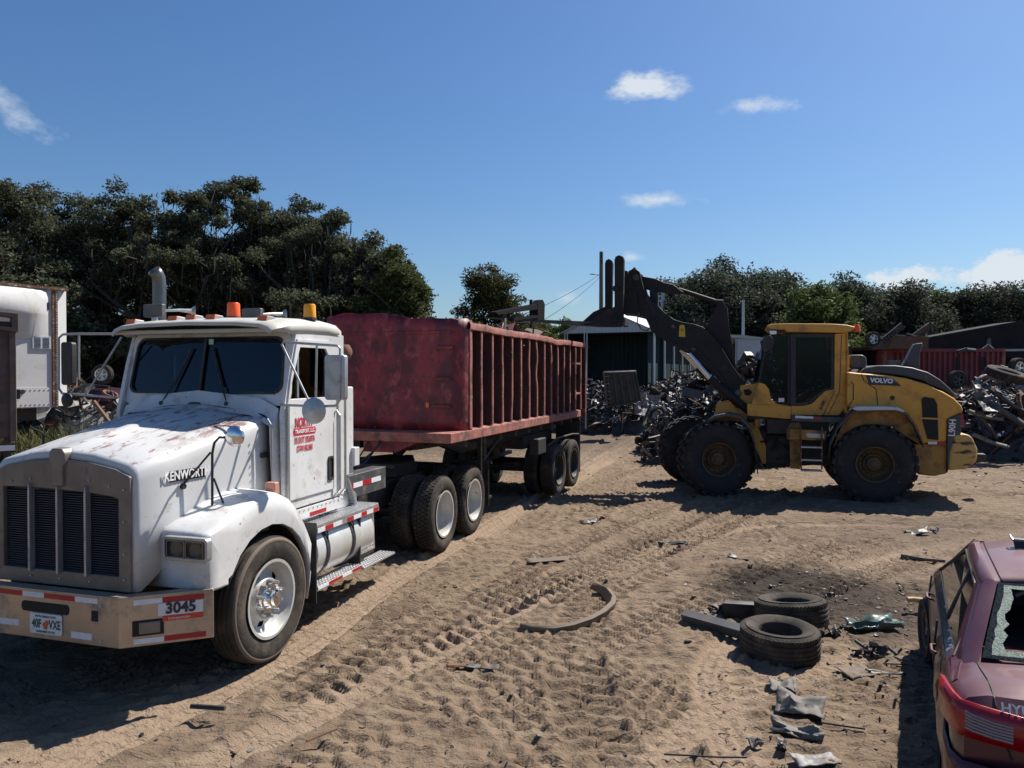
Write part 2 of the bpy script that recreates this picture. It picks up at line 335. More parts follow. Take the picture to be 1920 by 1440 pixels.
def glass_mat(name, tint, fac=.25, rough=.03):
    m_ = bpy.data.materials.new(name); m_.use_nodes = True; nt = m_.node_tree; nt.nodes.clear(); N = nt.nodes.new; L = nt.links.new
    o = N('ShaderNodeOutputMaterial'); t = N('ShaderNodeBsdfTransparent'); t.inputs[0].default_value = (*tint, 1)
    g = N('ShaderNodeBsdfGlossy'); g.inputs['Roughness'].default_value = rough; g.inputs[0].default_value = (.9, .95, 1, 1)
    f = N('ShaderNodeLayerWeight'); pw = N('ShaderNodeMath'); pw.operation = 'POWER'; L(f.outputs['Facing'], pw.inputs[0]); pw.inputs[1].default_value = 4.5; mx = N('ShaderNodeMixShader')
    ml = N('ShaderNodeMath'); ml.operation = 'MULTIPLY_ADD'; ml.inputs[1].default_value = .9; ml.inputs[2].default_value = fac*.16; ml.use_clamp = True; L(pw.outputs[0], ml.inputs[0])
    L(ml.outputs[0], mx.inputs[0]); L(t.outputs[0], mx.inputs[1]); L(g.outputs[0], mx.inputs[2]); L(mx.outputs[0], o.inputs[0]); return m_
M['glass'] = glass_mat('tinted_windshield', (.13, .2, .27), .3)
M['cabglass'] = glass_mat('loader_cab_glass', (.36, .44, .5), .08)
M['stack'] = mat('stack_steel', (.2, .2, .2), .38, .8, c2=(.12, .12, .12), sc2=3)
M['wire'] = mat('wire_black', (.03, .03, .035), 1, spec=0)
M['mirror'] = mat('mirror_glass', (.5, .52, .54), .04, 1)

def leaf_mat(name, c, c2, tr=.25):
    m_ = bpy.data.materials.new(name); m_.use_nodes = True; nt = m_.node_tree; nt.nodes.clear(); N = nt.nodes.new; L = nt.links.new
    o = N('ShaderNodeOutputMaterial'); d = N('ShaderNodeBsdfPrincipled'); d.inputs['Roughness'].default_value = .75; d.inputs['Specular IOR Level'].default_value = .12
    t = N('ShaderNodeBsdfTranslucent'); g = N('ShaderNodeNewGeometry'); mx = N('ShaderNodeMix'); mx.data_type = 'RGBA'
    tc = N('ShaderNodeTexCoord'); nz = N('ShaderNodeTexNoise'); nz.inputs['Scale'].default_value = .55; nz.inputs['Detail'].default_value = 3; L(tc.outputs['Object'], nz.inputs['Vector'])
    ad = N('ShaderNodeMath'); ad.operation = 'ADD'; L(g.outputs['Random Per Island'], ad.inputs[0]); L(nz.outputs[0], ad.inputs[1])
    mr = N('ShaderNodeMapRange'); mr.inputs[1].default_value = .45; mr.inputs[2].default_value = 1.5; L(ad.outputs[0], mr.inputs[0])
    L(mr.outputs[0], mx.inputs[0]); mx.inputs[6].default_value = (*c, 1); mx.inputs[7].default_value = (*c2, 1)
    L(mx.outputs[2], d.inputs['Base Color']); L(mx.outputs[2], t.inputs[0]); ms = N('ShaderNodeMixShader'); ms.inputs[0].default_value = tr
    L(d.outputs[0], ms.inputs[1]); L(t.outputs[0], ms.inputs[2]); L(ms.outputs[0], o.inputs[0]); return m_
M['oak'] = leaf_mat('oak_leaves', (.024, .033, .017), (.13, .14, .085), .32)
M['oakb'] = leaf_mat('bright_oak_leaves', (.03, .045, .016), (.12, .14, .05), .32)
M['autumn'] = leaf_mat('olive_brown_leaves', (.024, .034, .012), (.11, .10, .035))
M['far'] = leaf_mat('far_leaves', (.022, .032, .02), (.12, .135, .095))
M['farb'] = leaf_mat('fresh_green_leaves', (.05, .08, .02), (.14, .17, .06))
M['bark'] = mat('oak_bark', (.05, .042, .036), .95, c2=(.09, .08, .07), sc2=4, bump=.5, bsc=8)
M['moss'] = mat('spanish_moss', (.06, .066, .055), .95, spec=.05, c2=(.035, .04, .035), sc2=2)
M['grass'] = leaf_mat('weeds', (.05, .065, .025), (.16, .16, .07), .3)

bake_text([('KENWORTH', .105, .002, .002), ('3045', .115, .002, .004), ('transponder', .032, .001, 0), ('40F', .095, .001, .002), ('VXE', .095, .001, .002), ('MYFLORIDA.COM', .026, .001, 0), ('SUNSHINE STATE', .024, .001, 0),
           ('NORTH', .14, .001, .002), ('TRANSPORT, LLC.', .055, .001, .001), ('US DOT 3826976', .085, .001, .001), ('GVW 80.000', .085, .001, .001), ('VOLVO', .12, .002, .006), ('L90H', .15, .003, .004), ('HYUNDAI', .062, .004, .001)])

def hood_rust():
    m_ = M['hood']; nt = m_.node_tree; b = nt.nodes['Principled BSDF']; N = nt.nodes.new; L = nt.links.new; src = b.inputs['Base Color'].links[0].from_socket
    tc = N('ShaderNodeTexCoord'); sp = N('ShaderNodeSeparateXYZ'); L(tc.outputs['Object'], sp.inputs[0])
    def rg(v, a, c):
        n = N('ShaderNodeMapRange'); n.interpolation_type = 'SMOOTHSTEP'; n.inputs[1].default_value = a; n.inputs[2].default_value = c; L(v, n.inputs[0]); return n.outputs[0]
    def mul(a, c):
        n = N('ShaderNodeMath'); n.operation = 'MULTIPLY'; L(a, n.inputs[0]); L(c, n.inputs[1]); return n.outputs[0]
    mp = N('ShaderNodeMapping'); mp.inputs['Scale'].default_value = (2.2, .8, 1); L(tc.outputs['Object'], mp.inputs[0])
    nz = N('ShaderNodeTexNoise'); nz.inputs['Scale'].default_value = 9; nz.inputs['Detail'].default_value = 9; nz.inputs['Roughness'].default_value = .75; L(mp.outputs[0], nz.inputs['Vector'])
    k = mul(mul(rg(sp.outputs[0], .42, .62), rg(sp.outputs[0], .80, .68)), mul(rg(sp.outputs[1], -1.0, .2), rg(nz.outputs[0], .44, .56)))
    z = rg(sp.outputs[2], 1.68, 1.74); k = mul(k, z)
    mx = N('ShaderNodeMix'); mx.data_type = 'RGBA'; L(k, mx.inputs[0]); L(src, mx.inputs[6]); mx.inputs[7].default_value = (.17, .09, .08, 1); L(mx.outputs[2], b.inputs['Base Color'])
hood_rust()

# ------------------------------------------------------------------ ground
rng = np.random.default_rng(7)
_perm = np.random.default_rng(3).random((257, 257))
def vnoise(x, y, s=1.0, off=0):
    x = x*s+off*13.7; y = y*s+off*7.3
    xi = np.floor(x).astype(int); yi = np.floor(y).astype(int); fx = x-xi; fy = y-yi
    fx = fx*fx*(3-2*fx); fy = fy*fy*(3-2*fy); a = xi % 256; b = yi % 256
    v00 = _perm[a, b]; v10 = _perm[(a+1) % 256, b]; v01 = _perm[a, (b+1) % 256]; v11 = _perm[(a+1) % 256, (b+1) % 256]
    return (v00*(1-fx)+v10*fx)*(1-fy)+(v01*(1-fx)+v11*fx)*fy
def fbm(x, y, s, o=4, off=0):
    r = 0; a = 1; t = 0
    for i in range(o): r = r+a*vnoise(x, y, s*2**i, off+i); t += a; a *= .5
    return r/t
def sstep(a, b, x): t = np.clip((x-a)/(b-a), 0, 1); return t*t*(3-2*t)
TRACKS = []   # (points px, width, kind, depth)
def trk(pxs, w, kind, dep): TRACKS.append(([tuple(G(*p))[:2] for p in pxs], w, kind, dep))
trk([(-300, 1640), (200, 1380), (560, 1210), (760, 1080), (960, 960), (1110, 870), (1200, 815), (1290, 770)], .34, 'rib', .035)
trk([(-200, 1500), (130, 1370), (430, 1255), (700, 1110), (900, 1000), (1060, 905), (1190, 835), (1300, 780)], .3, 'rib', .03)
trk([(0, 1560), (420, 1400), (760, 1245), (1010, 1120), (1240, 1030), (1420, 990), (1650, 985), (1950, 1000)], .36, 'rib', .035)
trk([(700, 1240), (820, 1190), (1010, 1105), (1200, 1020), (1330, 965), (1480, 905)], .48, 'lug', .07)
trk([(1060, 1130), (1180, 1060), (1330, 1000), (1400, 965), (1500, 920)], .45, 'lug', .07)
trk([(1230, 1560), (1130, 1400), (1090, 1300), (1080, 1200), (1120, 1120), (1240, 1060)], .5, 'lug', .05)
trk([(1400, 1560), (1390, 1440), (1350, 1330), (1340, 1260), (1380, 1200), (1500, 1110), (1700, 1040), (1950, 990)], .34, 'rib', .02)
trk([(1180, 1560), (1260, 1400), (1400, 1300), (1520, 1260), (1700, 1200)], .3, 'rib', .012)
trk([(1130, 900), (1250, 870), (1450, 900), (1700, 930), (1950, 930)], .55, 'lug', .08)
trk([(1090, 960), (1300, 930), (1600, 960), (1950, 975)], .5, 'lug', .07)
trk([(980, 930), (1100, 850), (1200, 795), (1290, 765), (1400, 750)], .4, 'rib', .11)
trk([(1040, 930), (1160, 850), (1240, 800), (1310, 768)], .35, 'rib', .11)
trk([(900, 1010), (1060, 910), (1140, 868), (1230, 815), (1320, 772)], .35, 'rib', .10)
trk([(560, 1300), (760, 1190), (980, 1075), (1150, 990), (1300, 930)], .45, 'lug', .055)
trk([(1560, 1560), (1500, 1440), (1440, 1330), (1410, 1260)], .4, 'lug', .03)
trk([(1500, 1120), (1650, 1070), (1800, 1040), (1980, 1030)], .5, 'lug', .05)
trk([(300, 1560), (640, 1400), (900, 1290), (1150, 1200), (1400, 1080), (1600, 1020)], .45, 'lug', .045)
def catmull(P, n=12):
    P = [P[0]]+list(P)+[P[-1]]; out = []
    for i in range(1, len(P)-2):
        p0, p1, p2, p3 = map(np.array, P[i-1:i+3])
        for t in np.linspace(0, 1, n, endpoint=False):
            out.append(.5*((2*p1)+(-p0+p2)*t+(2*p0-5*p1+4*p2-p3)*t*t+(-p0+3*p1-3*p2+p3)*t**3))
    out.append(np.array(P[-2])); return np.array(out)
TRK = None
def ground_h(X, Y):
    far = sstep(60, 25, Y)*sstep(45, 25, np.abs(X))
    h = (fbm(X, Y, .25, 3, 1)-.5)*.10+(fbm(X, Y, 1.1, 3, 5)-.5)*.045
    # churned lug prints all over the yard: short crescents in rows
    wx = (fbm(X, Y, .7, 2, 11)-.5)*1.1; wy = (fbm(X, Y, .9, 2, 17)-.5)*.9
    ang = (fbm(X, Y, .16, 2, 23)-.5)*2.2
    u = (Y*np.cos(ang)+X*np.sin(ang))+wy*.32; v = (X*np.cos(ang)-Y*np.sin(ang))+wx*.3
    def saw(t): t = t-np.floor(t); return np.where(t < .84, t/.84, (1-t)/.16)
    row = np.floor(v/.21); ph = (row % 2)*.5
    cell = np.abs((v/.21-row)-.5)*2
    lug = (saw(-u/.155+ph-cell*.3)-.5)*sstep(1, .6, cell)
    churn = sstep(.38, .62, fbm(X, Y, .55, 3, 31))
    near = sstep(34, 16, Y)
    h = h+lug*.066*(.3+.7*churn)*near
    h = h+(vnoise(X, Y, 9, 40)-.5)*.026*near+(vnoise(X, Y, 21, 41)-.5)*.014*near*(Y < 20)
    h = h+np.maximum(0, vnoise(X, Y, 5, 45)-.72)*.12*near
    for P, w, kind, dep in TRACKS:
        c = catmull(P); d2 = np.full(X.shape, 1e9); S = np.zeros(X.shape); side = np.zeros(X.shape); acc = 0
        x0, y0 = c.min(0)-1; x1, y1 = c.max(0)+1
        mk = (X > x0) & (X < x1) & (Y > y0) & (Y < y1); xs = X[mk]; ys = Y[mk]; dd = np.full(xs.shape, 1e9); ss = np.zeros(xs.shape); sg = np.zeros(xs.shape)
        for a, b in zip(c[:-1], c[1:]):
            e = b-a; l = np.hypot(*e)
            if l < 1e-6: continue
            t = np.clip(((xs-a[0])*e[0]+(ys-a[1])*e[1])/l/l, 0, 1); qx = xs-a[0]-t*e[0]; qy = ys-a[1]-t*e[1]; q = qx*qx+qy*qy
            m_ = q < dd; dd[m_] = q[m_]; ss[m_] = (acc+t*l)[m_]; sg[m_] = np.sign(e[0]*qy-e[1]*qx)[m_]; acc += l
        d = np.sqrt(dd)+(fbm(xs, ys, 2, 2, 7)-.5)*.04; inside = sstep(w/2+.05, w/2-.03, d); sd = d*sg
        base = h[mk]
        if kind == 'rib':
            prof = -dep*.8+.011*np.cos(sd/w*2*np.pi*4)+.005*np.cos(ss/.05*2*np.pi)*np.cos(sd/w*2*np.pi*3)
            soft = .92
        else:
            chev = saw(-ss/.19-np.abs(sd)*1.4+(sg > 0)*.5)-.5
            prof = -dep*.3+chev*dep*1.35; soft = .95
        fade = sstep(.25, .45, fbm(xs, ys, .8, 2, 51))*.35+.65
        k = inside*soft*fade
        rim = np.exp(-((d-w/2-.04)/.04)**2)*dep*.45
        h[mk] = base*(1-k)+(base*.25+prof)*k+rim*fade
        if TRK is not None and kind == 'rib': TRK[mk] = np.maximum(TRK[mk], k)
    h = h*far-.07*np.exp(-((X+2.6)/2.2)**2-((Y-6.0)/2.4)**2)
    return h
def axis_vals(lo, hi, d0, a, b, grow, end0, end1):
    v = list(np.arange(a, b, d0)); s = d0; x = b
    while x < end1: v.append(x); s *= grow; x += s
    v.append(end1); s = d0; x = a; w = []
    while x > end0: s *= grow; x -= s; w.append(x)
    return np.array(sorted(set(w+v)))

xs = axis_vals(0, 0, .027, -3.2, 4.2, 1.026, -900, 900)
ys = []; y = 4.0
while y < 1500:
    ys.append(y); y += max(.023, (y-3)*.0052) if y < 45 else (y-40)*.1+.3
ys = np.array([-60, -20, -6, 0, 2, 3.2, 3.7]+ys)
Xg, Yg = np.meshgrid(xs, ys)
TRK = np.zeros(Xg.shape)
Zg = ground_h(Xg, Yg)
def np_mesh(name, verts, quads, mats, smooth=False, mi=None):
    me = bpy.data.meshes.new(name); nv = len(verts); nq = len(quads); k = quads.shape[1]
    me.vertices.add(nv); me.vertices.foreach_set('co', np.asarray(verts, np.float32).ravel())
    me.loops.add(nq*k); me.loops.foreach_set('vertex_index', np.asarray(quads, np.int32).ravel())
    me.polygons.add(nq); me.polygons.foreach_set('loop_start', np.arange(0, nq*k, k, dtype=np.int32)); me.polygons.foreach_set('loop_total', np.full(nq, k, np.int32))
    if smooth: me.polygons.foreach_set('use_smooth', np.ones(nq, bool))
    for m_ in mats: me.materials.append(m_)
    if mi is not None: me.polygons.foreach_set('material_index', np.asarray(mi, np.int32))
    me.update(calc_edges=True); me.validate(); return me
nx, ny = len(xs), len(ys)
idx = np.arange(nx*ny).reshape(ny, nx)
quads = np.stack([idx[:-1, :-1], idx[:-1, 1:], idx[1:, 1:], idx[1:, :-1]], -1).reshape(-1, 4)
def sand_mat():
    m_ = bpy.data.materials.new('yard_sand'); m_.use_nodes = True; nt = m_.node_tree; b = nt.nodes['Principled BSDF']; N = nt.nodes.new; L = nt.links.new
    b.inputs['Roughness'].default_value = .95; b.inputs['Specular IOR Level'].default_value = .15
    tc = N('ShaderNodeTexCoord')
    def noise(s, d=5, r=.6):
        n = N('ShaderNodeTexNoise'); n.inputs['Scale'].default_value = s; n.inputs['Detail'].default_value = d; n.inputs['Roughness'].default_value = r; L(tc.outputs['Object'], n.inputs['Vector']); return n.outputs[0]
    def rg(v, a, c, lo=0, hi=1):
        n = N('ShaderNodeMapRange'); n.inputs[1].default_value = a; n.inputs[2].default_value = c; n.inputs[3].default_value = lo; n.inputs[4].default_value = hi; L(v, n.inputs[0]); return n.outputs[0]
    def mix(f, a, c):
        n = N('ShaderNodeMix'); n.data_type = 'RGBA'; L(f, n.inputs[0])
        for i, v in ((6, a), (7, c)):
            if isinstance(v, tuple): n.inputs[i].default_value = (*v, 1)
            else: L(v, n.inputs[i])
        return n.outputs[2]
    c = mix(rg(noise(.5, 4), .35, .65), (.20, .148, .102), (.158, .115, .08))
    c = mix(rg(noise(3, 6), .45, .7), c, (.235, .178, .125))
    c = mix(rg(noise(1.3, 7, .7), .54, .7, 0, .8), c, (.085, .058, .042))
    c = mix(rg(noise(14, 8, .75), .56, .68, 0, .6), c, (.07, .05, .038))
    c = mix(rg(noise(140, 3, .7), .62, .72, 0, .5), c, (.28, .235, .19))
    pa = N('ShaderNodeAttribute'); pa.attribute_name = 'packed'; c = mix(rg(pa.outputs['Fac'], 0, 1, 0, .8), c, (.275, .205, .145))
    # oily dark patch among the debris on the right, further out the haul road edge
    sp = N('ShaderNodeSeparateXYZ'); L(tc.outputs['Object'], sp.inputs[0])
    def patch(cx, cy, rx, ry, amt, colr, c):
        vs = N('ShaderNodeVectorMath'); vs.operation = 'SUBTRACT'; L(tc.outputs['Object'], vs.inputs[0]); vs.inputs[1].default_value = (cx, cy, 0)
        vm = N('ShaderNodeVectorMath'); vm.operation = 'MULTIPLY'; L(vs.outputs[0], vm.inputs[0]); vm.inputs[1].default_value = (1/rx, 1/ry, 0)
        ln = N('ShaderNodeVectorMath'); ln.operation = 'LENGTH'; L(vm.outputs[0], ln.inputs[0])
        ad = N('ShaderNodeMath'); ad.operation = 'ADD'; L(ln.outputs['Value'], ad.inputs[0]); L(rg(noise(2.4, 6, .7), 0, 1, -.7, .7), ad.inputs[1])
        return mix(rg(ad.outputs[0], .65, 1.15, amt, 0), c, colr)
    c = patch(3.3, 8.6, 1.1, 1.2, .95, (.03, .024, .02), c)
    c = patch(4.2, 7.8, 1.7, 1.3, .75, (.06, .046, .036), c)
    c = patch(9, 11.5, 5, 1.6, .45, (.09, .068, .052), c)
    c = patch(-1, 27, 9, 5, .5, (.07, .054, .042), c)
    c = patch(9, 30, 8, 6, .5, (.095, .072, .055), c)
    L(c, b.inputs['Base Color'])
    mpg = N('ShaderNodeMapping'); mpg.inputs['Scale'].default_value = (4.2, 11, 1); mpg.inputs['Rotation'].default_value = (0, 0, .12); L(tc.outputs['Object'], mpg.inputs[0])
    ng = N('ShaderNodeTexNoise'); ng.inputs['Scale'].default_value = 1; ng.inputs['Detail'].default_value = 3; ng.inputs['Distortion'].default_value = .6; L(mpg.outputs[0], ng.inputs['Vector'])
    bq = N('ShaderNodeBump'); bq.inputs['Strength'].default_value = .5; bq.inputs['Distance'].default_value = .035; L(rg(ng.outputs[0], .47, .56), bq.inputs['Height'])
    bp = N('ShaderNodeBump'); bp.inputs['Strength'].default_value = .7; bp.inputs['Distance'].default_value = .03; L(bq.outputs[0], bp.inputs['Normal'])
    ad = N('ShaderNodeMath'); ad.operation = 'ADD'; L(noise(45, 6, .65), ad.inputs[0]); L(rg(noise(11, 5, .6), 0, 1, 0, .9), ad.inputs[1]); L(ad.outputs[0], bp.inputs['Height']); L(bp.outputs[0], b.inputs['Normal'])
    return m_
M['sand'] = sand_mat()
gme_col = TRK.ravel().astype(np.float32)
g = bpy.data.objects.new('ground', np_mesh('ground', np.stack([Xg.ravel(), Yg.ravel(), Zg.ravel()], 1), quads, [M['sand']], smooth=True)); col.objects.link(g); tag(g, kind='structure')
at_ = g.data.attributes.new('packed', 'FLOAT', 'POINT'); at_.data.foreach_set('value', gme_col)
def gz(x, y): return float(Zg[min(len(ys)-1, int(np.searchsorted(ys, y))), min(len(xs)-1, int(np.searchsorted(xs, x)))])

# ------------------------------------------------------------------ wheels
def tyre_prof(Rr, w, rr, grooves=4, gd=.012, bulge=.012):
    """closed profile in (x, r); outer face at x=w/2"""
    h = w/2; p = []
    tw = h*.82
    n = grooves*2+1
    for i in range(n):
        a = -tw+2*tw*i/n; b = -tw+2*tw*(i+1)/n; r_ = Rr-.004*abs((a+b)/2/tw)**2*2 - (gd if i % 2 else 0)
        p += [(a+.002, r_), (b-.002, r_)]
    p += [(h*.93, Rr-.02), (h+bulge*.4, Rr-.05), (h+bulge, (Rr+rr)/2+.03), (h+bulge*.9, (Rr+rr)/2-.02), (h*.92, rr+.03), (h*.84, rr+.006), (h*.76, rr)]
    p += [(-h*.76, rr), (-h*.92, rr+.03), (-h-bulge, (Rr+rr)/2), (-h*.93, Rr-.02)]
    return p
def truck_tyre(tread):
    m_ = MB(); m_.lathe(tyre_prof(.525, .27, .315), n=56)
    if tread:
        for k in range(56):
            t = 2*math.pi*(k+.5)/56
            for x, s_ in ((-.085, 0), (-.03, .5), (.03, 0), (.085, .5)):
                tt = t+s_*2*math.pi/56; c = Vector((x, math.cos(tt)*.526, math.sin(tt)*.526)); rad = Vector((0, math.cos(tt), math.sin(tt))); tan = Vector((0, -math.sin(tt), math.cos(tt)))
                m_.obox(c, (.022, 0, 0), tan*.021, rad*.007)
    return m_.mesh('tyre', M['dusty'], smooth=40)
TY_STEER = truck_tyre(False); TY_DRIVE = truck_tyre(True)
def steer_rim():
    # conical disc wheel with hand holes, hub and lug nuts; outer face towards +x
    m_ = MB(); m_.lathe([(.125, .315), (.138, .33), (.138, .305), (.11, .29), (.06, .275), (.05, .26)], n=40, close=False)
    n = 40; prof = [(.05, .262), (.03, .235), (.045, .19), (.085, .165), (.092, .12)]
    for i in range(len(prof)-1):
        for k in range(n):
            if i in (1,) and k % 8 in (2, 3): continue
            a0, r0 = prof[i]; a1, r1 = prof[i+1]; vs = []
            for a, r_ in ((a0, r0), (a1, r1)):
                for kk in (k, k+1):
                    t = 2*math.pi*kk/n; vs.append((a, r_*math.cos(t), r_*math.sin(t)))
            m_.add(vs, [(0, 1, 3, 2)])
    m_.lathe([(-.1, .0001), (-.1, .26)], n=20, close=False)
    return m_.mesh('rim', M['rimwhite'], smooth=40)
def hub_mesh():
    m_ = MB(); m_.lathe([(.09, .125), (.11, .12), (.112, .09), (.16, .075), (.165, .06), (.19, .055), (.195, .03), (.2, .0001)], n=24, close=False); return m_.mesh('hub', M['chrome'], smooth=40)
NUT = MB().lathe([(.09, .0001), (.09, .02), (.125, .016), (.14, .014), (.142, .0001)], n=6, close=False).mesh('lug_nut', M['dullalu'], smooth=50)
def drive_rim():
    m_ = MB(); m_.lathe([(.125, .313), (.14, .33), (.14, .305), (.12, .295), (.05, .285), (-.03, .275), (-.045, .25), (-.05, .2), (-.04, .0001)], n=40, close=False)
    return m_.mesh('rim', M['rimwhite'], smooth=40)
def dark_rim():
    m_ = MB(); m_.lathe([(.125, .313), (.14, .33), (.14, .305), (.12, .295), (.05, .285), (-.03, .265), (-.05, .2), (-.02, .14), (.03, .12), (.06, .0001)], n=32, close=False)
    return m_.mesh('rim', M['chassis'], smooth=40)
SCUFF = MB().lathe([(.125, .506), (.137, .50), (.143, .488), (.142, .478), (.12, .49)], n=56).mesh('sidewall_scuff', M['driedpanel'], smooth=60)
RIM_S = steer_rim(); RIM_D = drive_rim(); RIM_K = dark_rim(); HUB = hub_mesh()
def wheel(parent, x, y, side, kind, z=.52, steer=0):
    """side +1: outer face to +x"""
    w = inst(TY_STEER if kind in ('steer', 'trailer') else TY_DRIVE, 'tyre', parent, (x, y, z), (random.uniform(0, 6), 0, 0 if side > 0 else math.pi))
    if kind == 'steer':
        w.rotation_euler = (.3, 0, (0 if side > 0 else math.pi)+steer); w.scale = (1, 1.065, 1.065); w.location.z = .485
        inst(RIM_S, 'rim', w); inst(HUB, 'hub', w); inst(SCUFF, 'sidewall_scuff', w)
        for k in range(10):
            t = 2*math.pi*k/10; inst(NUT, 'lug_nut', w, (0, math.cos(t)*.145, math.sin(t)*.145))
    else: inst(RIM_D if kind == 'drive' else RIM_K, 'rim', w)
    return w

# ------------------------------------------------------------------ tractor
T = Frame(-3.29, 7.0, -17)
def tractor():
    r = empty('truck_tractor', (T.o[0], T.o[1], 0), T.deg, 'white semi truck tractor with weathered hood, amber roof lights and red door lettering', 'truck')
    B = lambda m_, n, mt, **k: m_.build(n, M[mt] if isinstance(mt, str) else mt, r, **k)
    # chassis
    m_ = MB()
    for s in (-1, 1): m_.box(s*.43-.04, s*.43+.04, -1.0, 6.1, .72, .98)
    for y in (-.6, 1.9, 3.3, 4.6, 6.0): m_.box(-.40, .40, y, y+.1, .74, .94)
    m_.box(-.55, .55, -.9, .6, .65, 1.3)
    m_.tube([(-.95, 0, .5), (.95, 0, .5)], .06); m_.tube([(-.9, 4.03, .52), (.9, 4.03, .52)], .09); m_.tube([(-.9, 5.25, .52), (.9, 5.25, .52)], .09)
    m_.lathe([(-.25, .0001), (-.2, .16), (.2, .16), (.25, .0001)], (0, 4.03, .55), n=16); m_.lathe([(-.25, .0001), (-.2, .16), (.2, .16), (.25, .0001)], (0, 5.25, .55), n=16)
    m_.tube([(0, 1.6, .7), (0, 3.9, .58)], .05)
    for s in (-1, 1):
        m_.tube([(s*.3, 3.9, .62), (s*.43, 4.63, .9), (s*.43, 5.4, .62)], .05); m_.box(s*.43-.05, s*.43+.05, -.55, .55, .56, .62)
    B(m_, 'frame_rail', 'chassis', bev=.006)
    m_ = MB().prism([(-.5, 3.9), (.5, 3.9), (.5, 4.6), (.2, 5.2), (.08, 5.2), (0, 4.8), (-.08, 5.2), (-.2, 5.2), (-.5, 4.6)], 'z', 1.14, 1.2); m_.box(-.4, .4, 4.2, 4.9, .98, 1.14)
    B(m_, 'fifth_wheel', 'chassis', bev=.01)
    # hood -----------------------------------------------------------
    rows = []
    for y, ins, dz in ((-1.075, .045, -.06), (-1.06, .015, -.018), (-1.03, 0, 0), (-.7, 0, 0), (-.35, 0, 0), (0, 0, 0), (.25, 0, 0), (.44, 0, 0)):
        t = (y+1.06)/1.5; w = .725+(.87-.725)*t-ins; zs = 1.80+.30*t+dz; zc = 1.885+.30*t+dz; zb = 1.0 if y > -.9 else .80
        half = [(0, zc+.018), (.05, zc+.016), (.085, zc-.004), (.3, zc-.02), (w-.14, zs+.008), (w-.07, zs-.012), (w-.028, zs-.042), (w-.006, zs-.085), (w, zs-.15), (w+.005, zs-.5), (w+.005, zb)]
        rows.append([(-x, y, z) for x, z in half[::-1]]+[(x, y, z) for x, z in half[1:]])
    hood = B(MB().grid(rows), 'hood', 'hood', smooth=50, solid=.012)
    MB().tube([(x*1.004, y+.006, z+.002) for x, y, z in rows[-1]], .011, 6).build('hood_gasket', M['blackhole'], hood)
    for z in (1.25, 1.7): MB().prism(rrect(.30, .40, z, z+.05, .01), 'x', .868, .885).build('hood_latch', M['black'], hood)
    by_ = T.px(352, 889, x=.80).y; hx_ = .725+.145*(by_+1.06)/1.5+.004
    text('KENWORTH', .105, M['whiteletter'], 'badge', hood, T.px(352, 889, x=hx_+.014), (R(90), R(0), R(90-5.5)), sx=.8, bold=.002)
    p = T.px(352, 889, x=hx_+.004); MB().obox(p, (.006, 0, 0), (.017, .185, 0), (0, 0, .045)).build('badge_plate', M['black'], hood)
    # small cap on the hood nose and the hood latches
    m_ = MB().prism([(-.055, 1.60), (.055, 1.60), (.055, 1.76), (.08, 1.80), (.08, 1.87), (.05, 1.905), (-.05, 1.905), (-.08, 1.87), (-.08, 1.80), (-.055, 1.76)], 'y', -1.13, -.98)
    B(m_, 'hood_ornament', 'grillesteel', bev=.015)
    # grille ---------------------------------------------------------
    m_ = MB()
    out = [(-.69, .80), (.69, .80), (.69, 1.70), (.55, 1.755), (.3, 1.80), (0, 1.82), (-.3, 1.80), (-.55, 1.755), (-.69, 1.70)]
    inn = [(-.6, .92), (.58, .92), (.58, 1.52), (.5, 1.54), (.3, 1.555), (0, 1.57), (-.3, 1.575), (-.5, 1.575), (-.6, 1.57)]
    m_.ring(out, inn, 'y', -1.10, -1.05)
    gs = B(m_, 'grille_surround', 'grillesteel', bev=.012)
    sc_ = MB()
    for x, z in ((-.64, .9), (-.64, 1.2), (-.64, 1.5), (.64, .9), (.64, 1.1), (.64, 1.35), (.64, 1.6), (-.3, 1.65), (.3, 1.66), (.5, 1.62), (-.5, 1.62), (.3, .86), (-.3, .86), (0, .86)): sc_.lathe([(-1.112, .0001), (-1.11, .008), (-1.1, .008)], (x, 0, z), 'y', 8, close=False)
    tag(sc_.build('rivets', M['dullalu'], gs), kind='stuff')
    gm = MB()
    for i in range(34):
        z = .93+i*.0185; gm.obox((-.01, -1.055, z), (.585, 0, 0), (0, .014, .004), (0, -.001, .003))
    gm.box(-.62, .6, -1.03, -1.0, .9, 1.6)
    B(gm, 'grille_mesh', mat('grille_dark', (.05, .06, .075), .5, .2))
    for x in (-.3, -.01, .275):
        MB().prism([(x-.010, .9), (x+.010, .9), (x+.010, 1.55), (x, 1.62), (x-.010, 1.55)], 'y', -1.125, -1.07).build('grille_bar', M['dullalu'], r, bev=.004)
